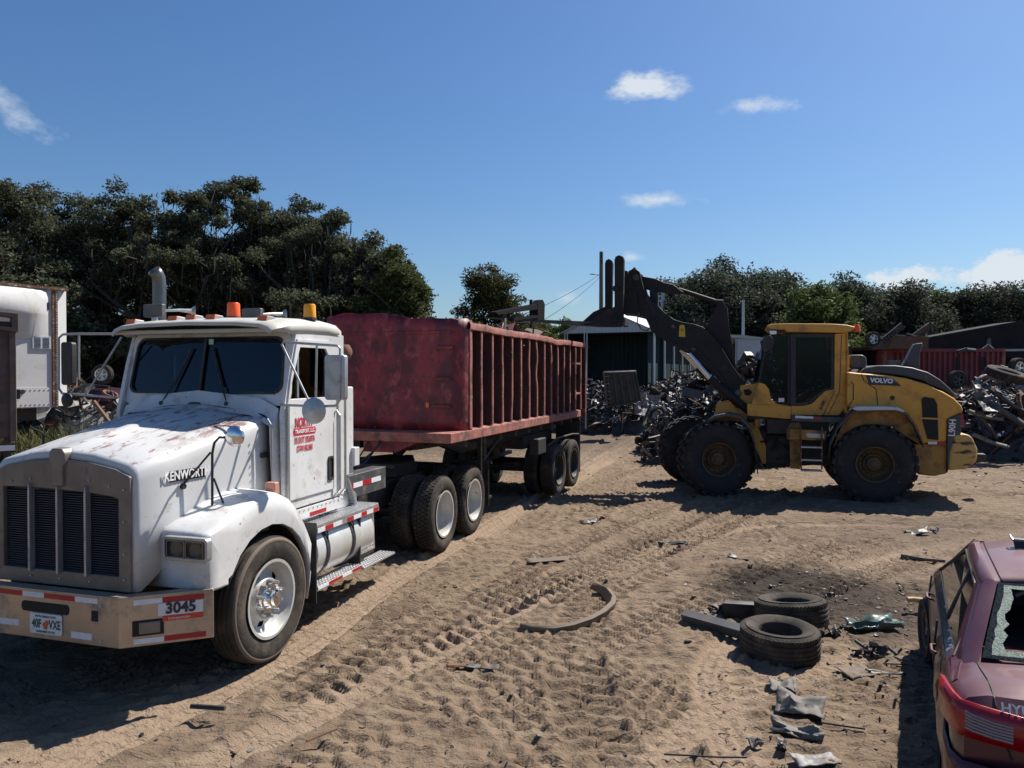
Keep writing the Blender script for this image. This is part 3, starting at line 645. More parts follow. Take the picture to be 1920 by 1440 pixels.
    # fenders --------------------------------------------------------
    def fender(s):
        path = [(-.80, .77), (-.84, .79), (-.845, .95), (-.845, 1.17), (-.838, 1.215), (-.81, 1.24), (-.6, 1.30), (-.4, 1.37), (-.2, 1.42), (0, 1.435), (.15, 1.41), (.3, 1.34), (.42, 1.23), (.52, 1.1), (.6, .97), (.645, .88)]
        n = len(path); rows = []
        for i, (y, z) in enumerate(path):
            a = R(150-170*(max(i, 4)-4)/(n-5))
            ay, az = math.cos(a)*.615, .53+math.sin(a)*.62
            if i <= 3: ay, az = -.585, .77+.015*i
            tt = i/(n-1); bul = .012
            inx = .60+.12*min(1, max(0, (i-2)/5))
            k = min(1, max(0, (i-3)/4))
            row = [(inx, y, z+.05*k), (.86, y, z+.02*k), (1.02, y, z+.012*k), (1.12, y, z), (1.17, y+.012*(1-k), z-.015*k), (1.195, y+.04*(1-k), z-.045*k)]
            by, bz = y*.9+ay*.1, z*.9+az*.1
            row += [(1.2, by*.5+ay*.5, bz*.5+az*.5), (1.19, ay, az), (1.12, ay, az)]
            rows.append([(s*p[0], p[1], p[2]) for p in row])
        f = B(MB().grid(rows), 'fender', 'white', smooth=42, solid=.01)
        # pod side and inner liner
        MB().grid([[(s*1.1, math.cos(R(a))*.64, .53+math.sin(R(a))*.64), (s*.6, math.cos(R(a))*.64, .53+math.sin(R(a))*.64)] for a in range(-10, 200, 10)]).build('wheel_liner', M['chassis'], f)
        hl = MB().ring(rrect(.805, 1.235, 1.02, 1.21, .035), rrect(.83, 1.21, 1.045, 1.185, .02), 'y', -.895, -.835)
        for p in hl.v: pass
        h = hl.build('headlight', M['dullalu'], r, bev=.006)
        if s < 0:
            for v in h.data.vertices: v.co.x *= -1
            h.data.flip_normals()
        bk = MB().box(min(s*.835, s*1.205), max(s*.835, s*1.205), -.85, -.84, 1.045, 1.18); bk.build('housing', M['chassis'], h)
        for x in (.93, 1.11):
            MB().prism(rrect(s*x-.078, s*x+.078, 1.05, 1.175, .015), 'y', -.885, -.868).build('lens', glassl, h)
            m2 = MB().ring(rrect(s*x-.088, s*x+.088, 1.042, 1.183, .018), rrect(s*x-.078, s*x+.078, 1.052, 1.173, .015), 'y', -.891, -.86); m2.build('bezel', M['stack'], h)
            MB().lathe([(-.853, .0001), (-.856, .04), (-.868, .06), (-.872, .062)], (s*x, 0, 1.112), 'y', 16, close=False).build('reflector', M['stack'], h)
        # mud flap
        MB().box(min(s*.78, s*1.19), max(s*.78, s*1.19), .735, .75, .22, 1.02).build('mud_flap', M['black'], r)
    glassl = glass_mat('headlamp_glass', (.75, .8, .82), .25, .06)
    fender(1); fender(-1)
    # bumper -----------------------------------------------------------
    kx = .70; yb = -1.22
    plan = [(-1.22, -.80), (-kx, yb), (kx, yb), (1.22, -.80), (1.2, -.78), (kx-.01, yb+.03), (-kx+.01, yb+.03), (-1.2, -.78)]
    m_ = MB().prism(plan, 'z', .41, .79); plan2 = [(-1.22, -.81), (-kx, yb-.006), (kx, yb-.006), (1.22, -.81), (1.17, -.72), (kx-.02, yb+.1), (-kx+.02, yb+.1), (-1.17, -.72)]
    m_.prism(plan2, 'z', .785, .80)
    bum = B(m_, 'bumper', 'steel', bev=.006)
    wd = Vector((1.22-kx, -.80-yb, 0)).normalized(); wn = Vector((wd.y, -wd.x, 0))
    def wing(t0, t1, z0, z1, mt, name, th=.003, s=1, label=None):
        a = Vector((kx, yb, 0))+wd*((t0+t1)/2)+wn*th*.5; a.z = (z0+z1)/2
        o = MB().obox(a, wd*((t1-t0)/2), wn*th, (0, 0, (z1-z0)/2)).build(name, M[mt] if isinstance(mt, str) else mt, bum); return o
    def flat(x0, x1, z0, z1, mt, name, th=.003):
        return MB().box(x0, x1, yb-th, yb+.001, z0, z1).build(name, M[mt] if isinstance(mt, str) else mt, bum)
    for a, b, c_ in ((-1.1, -.86, 'red'), (-.5, -.25, 'red'), (-.25, -.03, 'whitetape'), (-.03, .28, 'red'), (.28, .5, 'whitetape')):
        if a > -.8: flat(a, b, .735, .775, c_, 'reflective_tape')
    wing(.10, .30, .73, .77, 'whitetape', 'reflective_tape'); wing(.30, .60, .73, .77, 'red', 'reflective_tape')
    wing(.10, .31, .43, .47, 'whitetape', 'reflective_tape'); wing(.31, .61, .43, .47, 'red', 'reflective_tape')
    flat(-.49, -.29, .49, .54, 'whitetape', 'reflective_tape'); flat(.24, .44, .45, .50, 'whitetape', 'reflective_tape')
    MB().prism(rrect(-.26, .22, .62, .70, .03), 'y', yb-.004, yb+.002).build('bumper_slot', M['blackhole'], bum)
    flat(.44, .50, .60, .68, 'blackhole', 'tow_hole', .004); flat(-.62, -.53, .60, .68, 'blackhole', 'bumper_slot', .004)
    for x, z in ((.45, .72), (.53, .72), (.45, .45), (.53, .45), (-.58, .72), (-.58, .45)): MB().lathe([(yb-.012, .0001), (yb-.01, .014), (yb, .016)], (x, 0, z), 'y', 10, close=False).build('bolt', M['dullalu'], bum)
    for s in (1,):
        wing(.09, .31, .49, .61, 'blackhole', 'fog_lamp', .003)
        a = Vector((kx, yb, .55))+wd*.21; f = MB().obox(a+wn*.006, wd*.075, wn*.006, (0, 0, .045)).build('fog_lamp_lens', M['stack'], bum, bev=.01)
    wing(.27, .59, .63, .725, 'whitetape', 'number_sticker', .005, label='white sticker reading 3045')
    wing(.30, .59, .585, .63, mat('red_sticker', (.6, .06, .03), .5), 'number_sticker', .005)
    a = Vector((kx, yb, .68))+wd*.43+wn*.012; ang = math.atan2(wd.y, wd.x)
    text('3045', .115, M['blackletter'], 'sticker_number', bum, a, (R(90), 0, ang), bold=.004, sx=.95, ext=.002)
    a = Vector((kx, yb, .607))+wd*.42+wn*.012; text('transponder', .032, M['whiteletter'], 'sticker_text', bum, a, (R(90), 0, ang), ext=.001)
    lp = MB().prism(rrect(-.165, .155, .455, .615, .015), 'y', yb-.012, yb-.004).build('licence_plate', M['whitetape'], bum)
    dk = mat('plate_green_ink', (.02, .09, .06), .5)
    text('40F', .095, dk, 'plate_number', lp, (-.095, yb-.014, .532), (R(90), 0, 0), sx=.68, bold=.002, ext=.001)
    text('VXE', .095, dk, 'plate_number', lp, (.088, yb-.014, .532), (R(90), 0, 0), sx=.68, bold=.002, ext=.001)
    text('MYFLORIDA.COM', .026, dk, 'plate_text', lp, (-.005, yb-.014, .592), (R(90), 0, 0), ext=.001)
    text('SUNSHINE STATE', .024, dk, 'plate_text', lp, (-.005, yb-.014, .473), (R(90), 0, 0), ext=.001)
    for x, z in ((-.015, .53), (.01, .545), (-.005, .51)): MB().lathe([(yb-.0165, .0001), (yb-.016, .017), (yb-.012, .018)], (x, 0, z), 'y', 12, close=False).build('plate_orange', M['plateorange'], lp)
    MB().prism([(-.02, .5), (.0, .565), (.02, .56), (.012, .5)], 'y', yb-.0155, yb-.012).build('plate_leaf', M['plategreen'], lp)
    # cab ------------------------------------------------------------
    # cowl between the hood and the windscreen
    rows = []
    for y, dz in ((.36, 0), (.46, .03), (.50, .12), (.515, .16)):
        w = .90+.0*y; rows.append([(-w-.04, y+.02, 1.2), (-w-.02, y, 2.0+dz), (-w*.8, y-.01, 2.1+dz), (0, y-.02, 2.17+dz), (w*.8, y-.01, 2.1+dz), (w+.02, y, 2.0+dz), (w+.04, y+.02, 1.2)])
    B(MB().grid(rows), 'cowl', 'white', smooth=50)
    m_ = MB()   # windscreen surround
    wo = rrect(-.99, .99, 2.18, 2.96, .12, 5); wi = rrect(-.925, .925, 2.30, 2.865, .10, 5)
    m_.ring(wo, wi, 'y', .5, .56)
    for i, v in enumerate(m_.v): m_.v[i] = (v[0]*(1-.04*(v[2]-2.3)/.6), v[1]+.14*(v[2]-2.2)/.7+.05*(abs(v[0])/.95)**2, v[2])
    B(m_, 'windscreen_frame', 'white', bev=.008)
    m_ = MB(); m_.ring(rrect(-.93, .93, 2.295, 2.87, .105, 5), rrect(-.905, .905, 2.32, 2.845, .09, 5), 'y', .492, .5)
    for i, v in enumerate(m_.v): m_.v[i] = (v[0]*(1-.04*(v[2]-2.3)/.6), v[1]+.14*(v[2]-2.2)/.7+.05*(abs(v[0])/.95)**2, v[2])
    B(m_, 'windscreen_seal', 'black')
    def wsp(x, z, d=0): return (x*(1-.04*(z-2.3)/.6), .515+d+.14*(z-2.2)/.7+.05*(abs(x)/.95)**2, z)
    for a, b in ((-.92, -.012), (.012, .92)):
        B(MB().grid([[wsp(a+(b-a)*i/8, 2.305+.555*j/6) for i in range(9)] for j in range(7)]), 'windscreen', 'glass', smooth=60)
    B(MB().grid([[wsp(x, 2.3+.56*j/4, -.018) for x in (-.014, .014)] for j in range(5)]), 'windscreen_divider', 'black', solid=.01)
    MB().obox(wsp(.06, 2.82, -.012), (.028, 0, 0), (0, .002, 0), (0, 0, .028)).build('inspection_sticker', mat('green_sticker', (.35, .5, .42), .6), r)
    for x, s in ((-.42, 1), (.36, -1)):
        w = MB(); w.tube([wsp(x, 2.2, -.05), wsp(x+s*.06, 2.32, -.045), wsp(x+s*.2, 2.6, -.03)], .008, 6); w.tube([wsp(x+s*.1, 2.38, -.03), wsp(x+s*.26, 2.76, -.025)], .012, 6); w.tube([wsp(x, 2.2, -.02), wsp(x, 2.2, -.07)], .022, 8)
        B(w, 'wiper', 'black')
    # side walls with door window
    for s in (1, -1):
        x0, x1 = (.955, 1.0) if s > 0 else (-1.0, -.955)
        outer = [(.50, 1.16), (1.62, 1.16), (1.62, 2.2), (1.62, 2.915), (1.2, 2.92), (.7, 2.9), (.60, 2.6), (.47, 2.1)]
        inner = [(.56, 2.24), (1.26, 2.24), (1.29, 2.4), (1.29, 2.70), (1.23, 2.77), (.74, 2.77), (.62, 2.5), (.55, 2.3)]
        w = B(MB().ring(outer, inner, 'x', x0, x1), 'cab_side', 'white', bev=.012)
        xd = 1.004 if s > 0 else -1.012
        do = [(.53, 1.26), (1.38, 1.26), (1.38, 2.2), (1.38, 2.76), (1.30, 2.84), (.70, 2.84), (.58, 2.45), (.53, 2.2)]
        di = [(.575, 2.25), (1.25, 2.25), (1.28, 2.4), (1.28, 2.69), (1.22, 2.76), (.745, 2.76), (.635, 2.5), (.565, 2.31)]
        d = MB().ring(do, di, 'x', xd-.004 if s > 0 else xd, xd+.012 if s > 0 else xd+.012).build('door', M['white'], r, bev=.008)
        gp = (.98 if s > 0 else -.98)
        B(MB().prism([(.56, 2.23), (1.28, 2.23), (1.28, 2.76), (.74, 2.77), (.6, 2.45)], 'x', gp-.003, gp+.003), 'door_window', 'glass')
        MB().tube([(gp+.01*s, .735, 2.26), (gp+.01*s, .735, 2.74)], .012, 6).build('window_divider', M['alu'], d)
        if s > 0:
            xs_ = 1.018
            MB().box(xs_, xs_+.012, .515, .54, 1.24, 2.2).build('hinge', M['dullalu'], d)
            for k in range(15): MB().obox((xs_+.006, .44, 1.25+k*.07), (.004, 0, 0), (0, .006, 0), (0, 0, .006)).build('rivet', M['dullalu'], w)
            MB().ring(rrect(1.25, 1.36, 1.36, 1.62, .03), rrect(1.27, 1.34, 1.385, 1.595, .02), 'x', 1.016, 1.03).build('door_handle', M['black'], d, bev=.003)
            MB().box(1.012, 1.018, 1.27, 1.34, 1.385, 1.595).build('handle_recess', M['black'], d)
            ry = (R(90), 0, R(90)); tx = 1.021
            text('NORTH', .14, M['redletter'], 'door_lettering', d, T.px(570, 792, x=tx), ry, sx=.62, bold=.002, ext=.001)
            c = T.px(572, 808, x=1.02); c2_ = [(c.y-.19, c.z-.035), (c.y+.19, c.z-.035), (c.y+.205, c.z), (c.y+.19, c.z+.035), (c.y-.19, c.z+.035), (c.y-.205, c.z)]
            MB().prism(c2_, 'x', 1.0165, 1.019).build('door_lettering', M['redletter'], d)
            text('TRANSPORT, LLC.', .055, M['whiteletter'], 'door_lettering', d, (1.0225, c.y, c.z), ry, sx=.8, bold=.001, ext=.001)
            text('US DOT 3826976', .085, M['redletter'], 'door_lettering', d, T.px(572, 824, x=tx), ry, sx=.58, bold=.001, ext=.001)
            text('GVW 80.000', .085, M['redletter'], 'door_lettering', d, T.px(572, 840, x=tx), ry, sx=.62, bold=.001, ext=.001)
            # lower cab skirt with tape
            m2_ = MB()
            for k in range(12): m2_.obox((1.014, .64+k*.083, 1.125), (.004, 0, 0), (0, .006, 0), (0, 0, .006))
            tag(m2_.build('skirt_rivets', M['dullalu'], r), kind='stuff')
            MB().box(1.003, 1.012, .62, 1.58, 1.03, 1.15).build('cab_skirt', M['white'], r, bev=.004)
            MB().box(1.013, 1.016, .9, 1.22, 1.045, 1.085).build('reflective_tape', M['red'], r); MB().box(1.013, 1.016, .66, .9, 1.045, 1.085).build('reflective_tape', M['whitetape'], r)
            MB().tube([(1.01, 1.44, 1.2), (1.05, 1.44, 1.25), (1.05, 1.44, 2.05), (1.01, 1.44, 2.1)], .014, 8).build('grab_rail', M['dullalu'], r)
            MB().tube([(1.01, 1.56, 1.2), (1.05, 1.56, 1.25), (1.05, 1.56, 2.65), (1.01, 1.56, 2.7)], .014, 8).build('grab_rail', M['dullalu'], r)
            MB().tube([(.93, .36, 1.32), (.955, .36, 1.4), (.95, .36, 2.0), (.9, .36, 2.07)], .009, 6).build('hood_cable', M['dullalu'], r)
    m_ = MB().box(-.955, .955, 1.585, 1.625, 1.1, 2.98); m_.box(-.955, .955, .5, 1.6, 1.1, 1.14); B(m_, 'cab_rear_wall', 'white')
    # interior
    m_ = MB(); m_.box(-.94, .94, .62, .85, 1.9, 2.26); m_.box(-.9, .9, 1.50, 1.58, 1.2, 2.9); B(m_, 'dashboard', 'darkin', bev=.03)
    for x in (-.45, .45):
        m_ = MB(); m_.box(x-.25, x+.25, 1.0, 1.45, 1.7, 1.85); m_.box(x-.24, x+.24, 1.36, 1.48, 1.85, 2.5); m_.box(x-.14, x+.14, 1.38, 1.46, 2.52, 2.68); B(m_, 'seat', 'seat', bev=.03)
    m_ = MB(); m_.tube([(.45+.22*math.cos(t), .92+.06*math.sin(t), 2.24+.2*math.sin(t)) for t in [i*math.pi/10 for i in range(21)]], .014, 6); m_.tube([(.45, .75, 2.1), (.45, .92, 2.24)], .03, 8); B(m_, 'steering_wheel', 'darkin')
    # roof
    rows = []
    for y, zc, w in ((.30, 2.925, .93), (.315, 2.955, .95), (.42, 2.98, .985), (.62, 3.01, 1.0), (.9, 3.035, 1.005), (1.3, 3.04, 1.005), (1.52, 3.025, 1.0), (1.60, 3.0, .985), (1.635, 2.95, .97)):
        e = [(w, -.13 if y > .5 else -.045), (w-.005, -.04), (w-.04, -.005), (w-.12, .02), (w*.6, .04), (0, .05)]
        rr_ = [(x, y+.06*(abs(x)/1)**2*(1 if y < .5 else 0), zc+dz) for x, dz in e]
        rows.append(rr_+[(-x, yy, z) for x, yy, z in rr_[-2::-1]])
    B(MB().grid(rows), 'roof', 'roofwhite', smooth=50, solid=.02)
    m_ = MB().box(-.97, .97, .45, .66, 2.9, 2.94); B(m_, 'roof_rail', 'roofwhite', bev=.01)
    for x in (-.82, -.3, -.08, .16, .76):
        c = Vector((x, .52, 3.03-.02*abs(x)*2))
        o = MB().prism([(-.07, -.005), (.02, -.02), (.13, -.02), (.06, .055), (-.055, .06)], 'x', -.055, .055).build('marker_light_base', M['dullalu'], r, bev=.008, loc=c+Vector((0, .03, .0)))
        inst(ML, 'marker_lens', o, (0, -.045, .0))
    def beacon(p, r_, h, mt, name):
        m_ = MB().lathe([(0, .0001), (0, r_), (h*.9, r_*.93), (h, r_*.8), (h+.005, .0001)], n=20, close=False, axis='z'); o = m_.build(name, M[mt], r, smooth=40, loc=p)
        MB().lathe([(-.03, .0001), (-.03, r_*1.15), (0, r_*1.1), (0.002, .0001)], n=20, close=False, axis='z').build('beacon_base', M['black'], o)
        MB().lathe([(.0, .03), (h*.8, .03), (h*.8, .0001)], n=10, close=False, axis='z').build('beacon_bulb', M['alu'], o)
    p = T.px(441, 599, y=1.1); beacon((p.x-.02, 1.1, 3.11), .07, .15, 'orange', 'orange_beacon')
    p = T.px(592, 606, y=.95); beacon((.90, 1.1, 3.08), .065, .14, 'amber', 'amber_beacon')
    # air horns
    for (px0, px1, py0, py1, pxe) in ((281, 316, 571, 596, 366), (464, 499, 579, 602, 536)):
        a = T.px(px0, py1, y=.9); b = T.px(px1, py0, y=.9); e = T.px(pxe, (py0+py1)/2, y=1.15)
        o = MB().box(a.x, b.x, .8, .86, a.z, b.z).build('horn_cover', M['lgreyl'], r, bev=.01)
        MB().tube([(b.x-.02, .85, (a.z+b.z)/2), ((b.x+e.x)/2, .98, e.z), (e.x-.03, 1.12, e.z), (e.x, 1.15, e.z)], [.012, .016, .028, .06], 16).build('air_horn', M['dullalu'], r, smooth=60)
        MB().box((a.x+b.x)/2-.03, (a.x+b.x)/2+.03, .82, .85, 3.03, a.z+.01).build('horn_bracket', M['dullalu'], o)
    MB().tube([T.px(428, 600, y=1.2), T.px(436, 500, y=1.22)], .004, 4).build('antenna', M['black'], r)
    # exhaust stack
    a = T.px(299, 596, y=1.9); b = T.px(299, 535, y=1.9); c = T.px(298, 515, y=1.88); d = T.px(293, 508, y=1.78)
    rd = .079
    MB().tube([(a.x, 1.9, 1.0), (a.x, 1.9, a.z), (b.x, 1.9, b.z), (b.x-.003, 1.89, c.z-.03), (b.x-.01, 1.87, c.z+.01), (b.x-.02, 1.83, c.z+.05)], rd, 18, cap=False).build('exhaust_stack', M['stack'], r, smooth=60, solid=.004)
    # mirrors --------------------------------------------------------
    def mir(pts_frame, diag, head, rnd, mid, sgn):
        y = .5; P = lambda q: tuple(T.px(*q, y=y))
        m_ = MB(); m_.tube([P(q) for q in pts_frame], .013, 8); m_.tube([P(q) for q in diag], .011, 8); m_.tube([P(q) for q in mid], .011, 8); ar = B(m_, 'mirror_bracket', 'dullalu', smooth=60)
        a = P((head[0], head[3])); b = P((head[1], head[2]))
        h = MB().prism(rrect(a[0], b[0], a[2], b[2], .03), 'y', y+.0, y+.07).build('mirror_head', M['dullalu'] if sgn > 0 else M['black'], r, bev=.012)
        MB().prism(rrect(a[0]+.012, b[0]-.012, a[2]+.012, b[2]-.012, .025), 'y', y+.071, y+.075).build('mirror_glass', M['mirror'], h)
        for v in h.data.vertices: pass
        c = P(rnd[:2]); MB().lathe([(0, .0001), (.012, rnd[2]*.6), (.03, rnd[2]), (.045, rnd[2]), (.046, .0001)], (c[0], y-.07, c[2]), 'y', 28, close=False).build('round_mirror', M['dullalu'] if sgn > 0 else M['black'], r, smooth=50)
        MB().tube([(c[0], y-.04, c[2]), (c[0], y, c[2]+.1)], .01, 6).build('mirror_clamp', M['black'], r)
    mir([(531, 641), (600, 646), (632, 648), (638, 653), (637, 750), (629, 761), (600, 762), (526, 759)], [(528, 645), (582, 758)], (608, 646, 665, 750), (592, 770, .125), [(594, 647), (592, 755)], 1)
    mir([(222, 626), (150, 626), (118, 627), (110, 634), (110, 728), (117, 738), (150, 740), (215, 745)], [(228, 632), (160, 742)], (114, 134, 641, 722), (131, 750, .075), [(148, 628), (148, 712)], -1)
    # spot mirrors on the fender
    P = lambda px, py, y: tuple(T.px(px, py, y=y))
    m_ = MB(); f1 = P(398, 992, -.42); m_.tube([f1, P(398, 850, -.42), P(402, 830, -.42), P(411, 820, -.42), P(436, 820, -.42)], .011, 8)
    m_.tube([P(395, 848, -.42), (.765, -.62, P(325, 911, -.62)[2])], .009, 8); f2 = P(431, 976, -.32); m_.tube([P(401, 897, -.42), f2], .009, 8)
    for f_ in (f1, f2): m_.lathe([(-.02, .0001), (-.02, .04), (0, .036), (.03, .016), (.04, .012), (.04, .0001)], f_, 'z', 12, close=False)
    m_.lathe([(-.01, .0001), (-.01, .03), (.03, .022), (.03, .0001)], (.765, -.62, P(325, 911, -.62)[2]), 'x', 12, close=False)
    B(m_, 'fender_mirror_bracket', 'black', smooth=60)
    c = P(439, 818, -.46); B(MB().lathe([(-.03, .0001), (-.028, .04), (-.012, .08), (0, .088), (.02, .088), (.021, .0001)], c, 'y', 28, close=False), 'fender_mirror', 'chrome', smooth=60)
    m_ = MB(); q = (-.95, -.42, 1.38); m_.tube([q, (-.95, -.42, 1.95), (-1.1, -.42, 2.0)], .011, 8); B(m_, 'fender_mirror_bracket', 'black')
    # side marker lamp on top of the fender
    a = P(495, 925, .12); a = T.px(510, 915, x=1.05); MB().obox(a, (.055, 0, 0), (0, .035, 0), (0, 0, .055)).build('turn_lamp', M['pinklens'], r, bev=.012)
    # tank, steps ------------------------------------------------------
    m_ = MB().lathe([(.80, .0001), (.80, .27), (.83, .3), (2.02, .3), (2.05, .27), (2.05, .0001)], (.86, 0, .68), 'y', 36, close=False); tk = B(m_, 'fuel_tank', 'tankw', smooth=35)
    for y in (1.02, 1.55):
        MB().lathe([(y-.03, .302), (y-.03, .309), (y+.03, .309), (y+.03, .302)], (.86, 0, .68), 'y', 36).build('tank_strap', M['black'], tk)
        MB().tube([(1.08, y, .97), (1.14, y+.02, .86), (1.16, y, .7)], .008, 6).build('tank_clip', M['black'], tk)
    def step(x0, x1, y0, y1, z0, z1, holes=True, tape=None):
        m_ = MB(); m_.box(x0, x1, y0, y1, z0, z1-.006); nx_ = max(2, int((x1-x0)/.035)); ny_ = int((y1-y0)/.05)
        for i in range(nx_):
            for j in range(ny_):
                cx, cy = x0+(i+.5)*(x1-x0)/nx_, y0+(j+.5)*(y1-y0)/ny_; m_.box(cx-.012, cx+.012, cy-.018, cy+.018, z1-.006, z1+.004)
        return B(m_, 'step', 'alu')
    step(.98, 1.17, .80, 1.70, .33, .37); step(.98, 1.19, 1.72, 2.5, .31, .335)
    for (a, b, c_) in ((.80, 1.0, 'whitetape'), (1.0, 1.28, 'red'), (1.28, 1.48, 'whitetape'), (1.48, 1.70, 'red')): B(MB().box(1.172, 1.175, a, b, .335, .365), 'reflective_tape', c_)
    step(.72, 1.15, .82, 2.15, .955, .985)
    MB().box(1.0, 1.14, 1.72, 1.74, .37, .9).build('step_bracket', M['chassis'], r)
    B(MB().box(1.12, 1.155, .82, 2.15, .895, .95), 'step_edge', 'alu')
    for (a, b, c_) in ((.82, .96, 'whitetape'), (.96, 1.12, 'red'), (1.12, 1.3, 'whitetape'), (1.42, 1.55, 'red'), (1.55, 1.72, 'whitetape'), (1.72, 1.85, 'red'), (1.85, 2.0, 'whitetape'), (2.0, 2.13, 'red')): B(MB().box(1.156, 1.159, a, b, .9, .945), 'reflective_tape', c_)
    m_ = MB().prism([(2.15, .45), (2.12, .93), (1.72, .93), (1.72, .45)], 'x', .82, 1.1)
    for i in range(9):
        for j in range(11):
            c = Vector((1.102, 1.76+i*.042, .48+j*.038)); k = 1 if (i+j) % 2 else -1; m_.obox(c, (.002, 0, 0), (0, .012, .008*k), (0, -.003*k, .003))
    bb = B(m_, 'battery_box', 'alu')
    m_ = MB().prism([(1.6, .99), (2.05, .99), (2.05, 1.10), (1.95, 1.16), (1.7, 1.16), (1.6, 1.08)], 'x', .5, .92)
    for i in range(9): m_.box(.53+i*.042, .55+i*.042, 1.71, 1.94, 1.16, 1.168)
    B(m_, 'tool_box_cover', 'alu', bev=.006)
    B(MB().prism([(2.16, .3), (2.5, .32), (2.2, .92), (2.16, .92)], 'x', .9, .91), 'splash_plate', 'black')
    # deck frame with tape behind the cab
    m_ = MB().box(.62, .82, 1.72, 3.0, 1.02, 1.3); dk_ = B(m_, 'deck_box', 'lgreyl', bev=.01)
    for (a, b, c_) in ((2.0, 2.15, 'red'), (2.15, 2.37, 'whitetape'), (2.37, 2.6, 'red'), (2.6, 2.85, 'whitetape')): MB().box(.821, .824, a, b, 1.14, 1.2).build('reflective_tape', M[c_], dk_)
    m_ = MB().box(-.6, .62, 1.8, 3.0, 1.0, 1.04)
    for i in range(14): m_.box(-.6, .6, 1.82+i*.085, 1.85+i*.085, 1.04, 1.055)
    B(m_, 'deck_plate', 'dullalu')
    # vertical white side fairing behind the cab, its conduit, precleaner and hoses
    B(MB().box(.86, .99, 1.64, 1.86, 1.35, 2.35), 'rear_fairing', 'white', bev=.02); B(MB().box(.9, 1.03, 1.8, 1.92, 1.45, 1.66), 'fairing_box', 'whiteb', bev=.01)
    m_ = MB(); m_.tube([(.93, 1.75, 1.35), (.93, 1.9, 1.1), (.95, 1.95, .98)], .035, 10)
    for k in range(12):
        t = k/11; p = Vector((.93, 1.75, 1.35)).lerp(Vector((.945, 1.93, 1.0)), t); m_.lathe([(-.008, .036), (-.008, .042), (.008, .042), (.008, .036)], p, 'z', 10)
    B(m_, 'air_pipe', 'dullalu')
    c = T.px(652, 660, y=1.9); B(MB().lathe([(-.06, .0001), (-.06, .06), (-.03, .085), (.05, .085), (.08, .05), (.08, .0001)], (c.x-.02, 1.85, c.z), 'x', 18, close=False), 'air_precleaner', 'rust', smooth=50)
    def hose(a, b, sag, rad=.012, n=12, mt='rubberhose'):
        a = Vector(a); b = Vector(b); B(MB().tube([a.lerp(b, t/n)-Vector((0, 0, sag*4*(t/n)*(1-t/n))) for t in range(n+1)], rad, 6), 'air_hose', mt, smooth=60)
    hose((.5, 1.66, 1.7), (.2, 4.3, 1.75), .5); hose((.35, 1.66, 1.8), (.25, 4.3, 1.7), .45); hose((.2, 1.66, 1.75), (0, 4.3, 1.72), .6)
    # wheels
    wheel(r, 1.065, 0, 1, 'steer'); wheel(r, -1.065, 0, -1, 'steer')
    for y in (4.03, 5.25):
        for s in (1, -1): wheel(r, s*1.085, y, s, 'drive'); wheel(r, s*.73, y, s, 'drive')
    m_ = MB().box(.7, 1.2, 6.0, 6.02, .3, 1.0); m_.box(.45, 1.25, 5.98, 6.04, 1.0, 1.05); B(m_, 'rear_mud_flap', 'black'); B(MB().box(-1.2, -.7, 6.0, 6.02, .3, 1.0), 'rear_mud_flap', 'black')
    return r
M['blackhole'] = mat('black_opening', (.008, .008, .009), .7)
M['tankw'] = mat('pale_tank', (.66, .67, .66), .35, .35, c2=(.5, .49, .42), sc2=2.5, amt=.8, dirt=(.3, .26, .2), dsc=5, dlo=.6, dhi=.8)
M['lgreyl'] = mat('grey_deck_steel', (.1, .105, .11), .45, .5, dirt=(.2, .16, .12), dsc=5, dlo=.5, dhi=.8)
M['whiteb'] = mat('grey_white_box', (.55, .56, .56), .5)
ML = MB().prism([(-.03, .0), (.03, -.005), (.05, .06), (-.012, .062)], 'x', -.053, .053).mesh('marker_lens', M['lensdull'])
random.seed(4)
tractor()

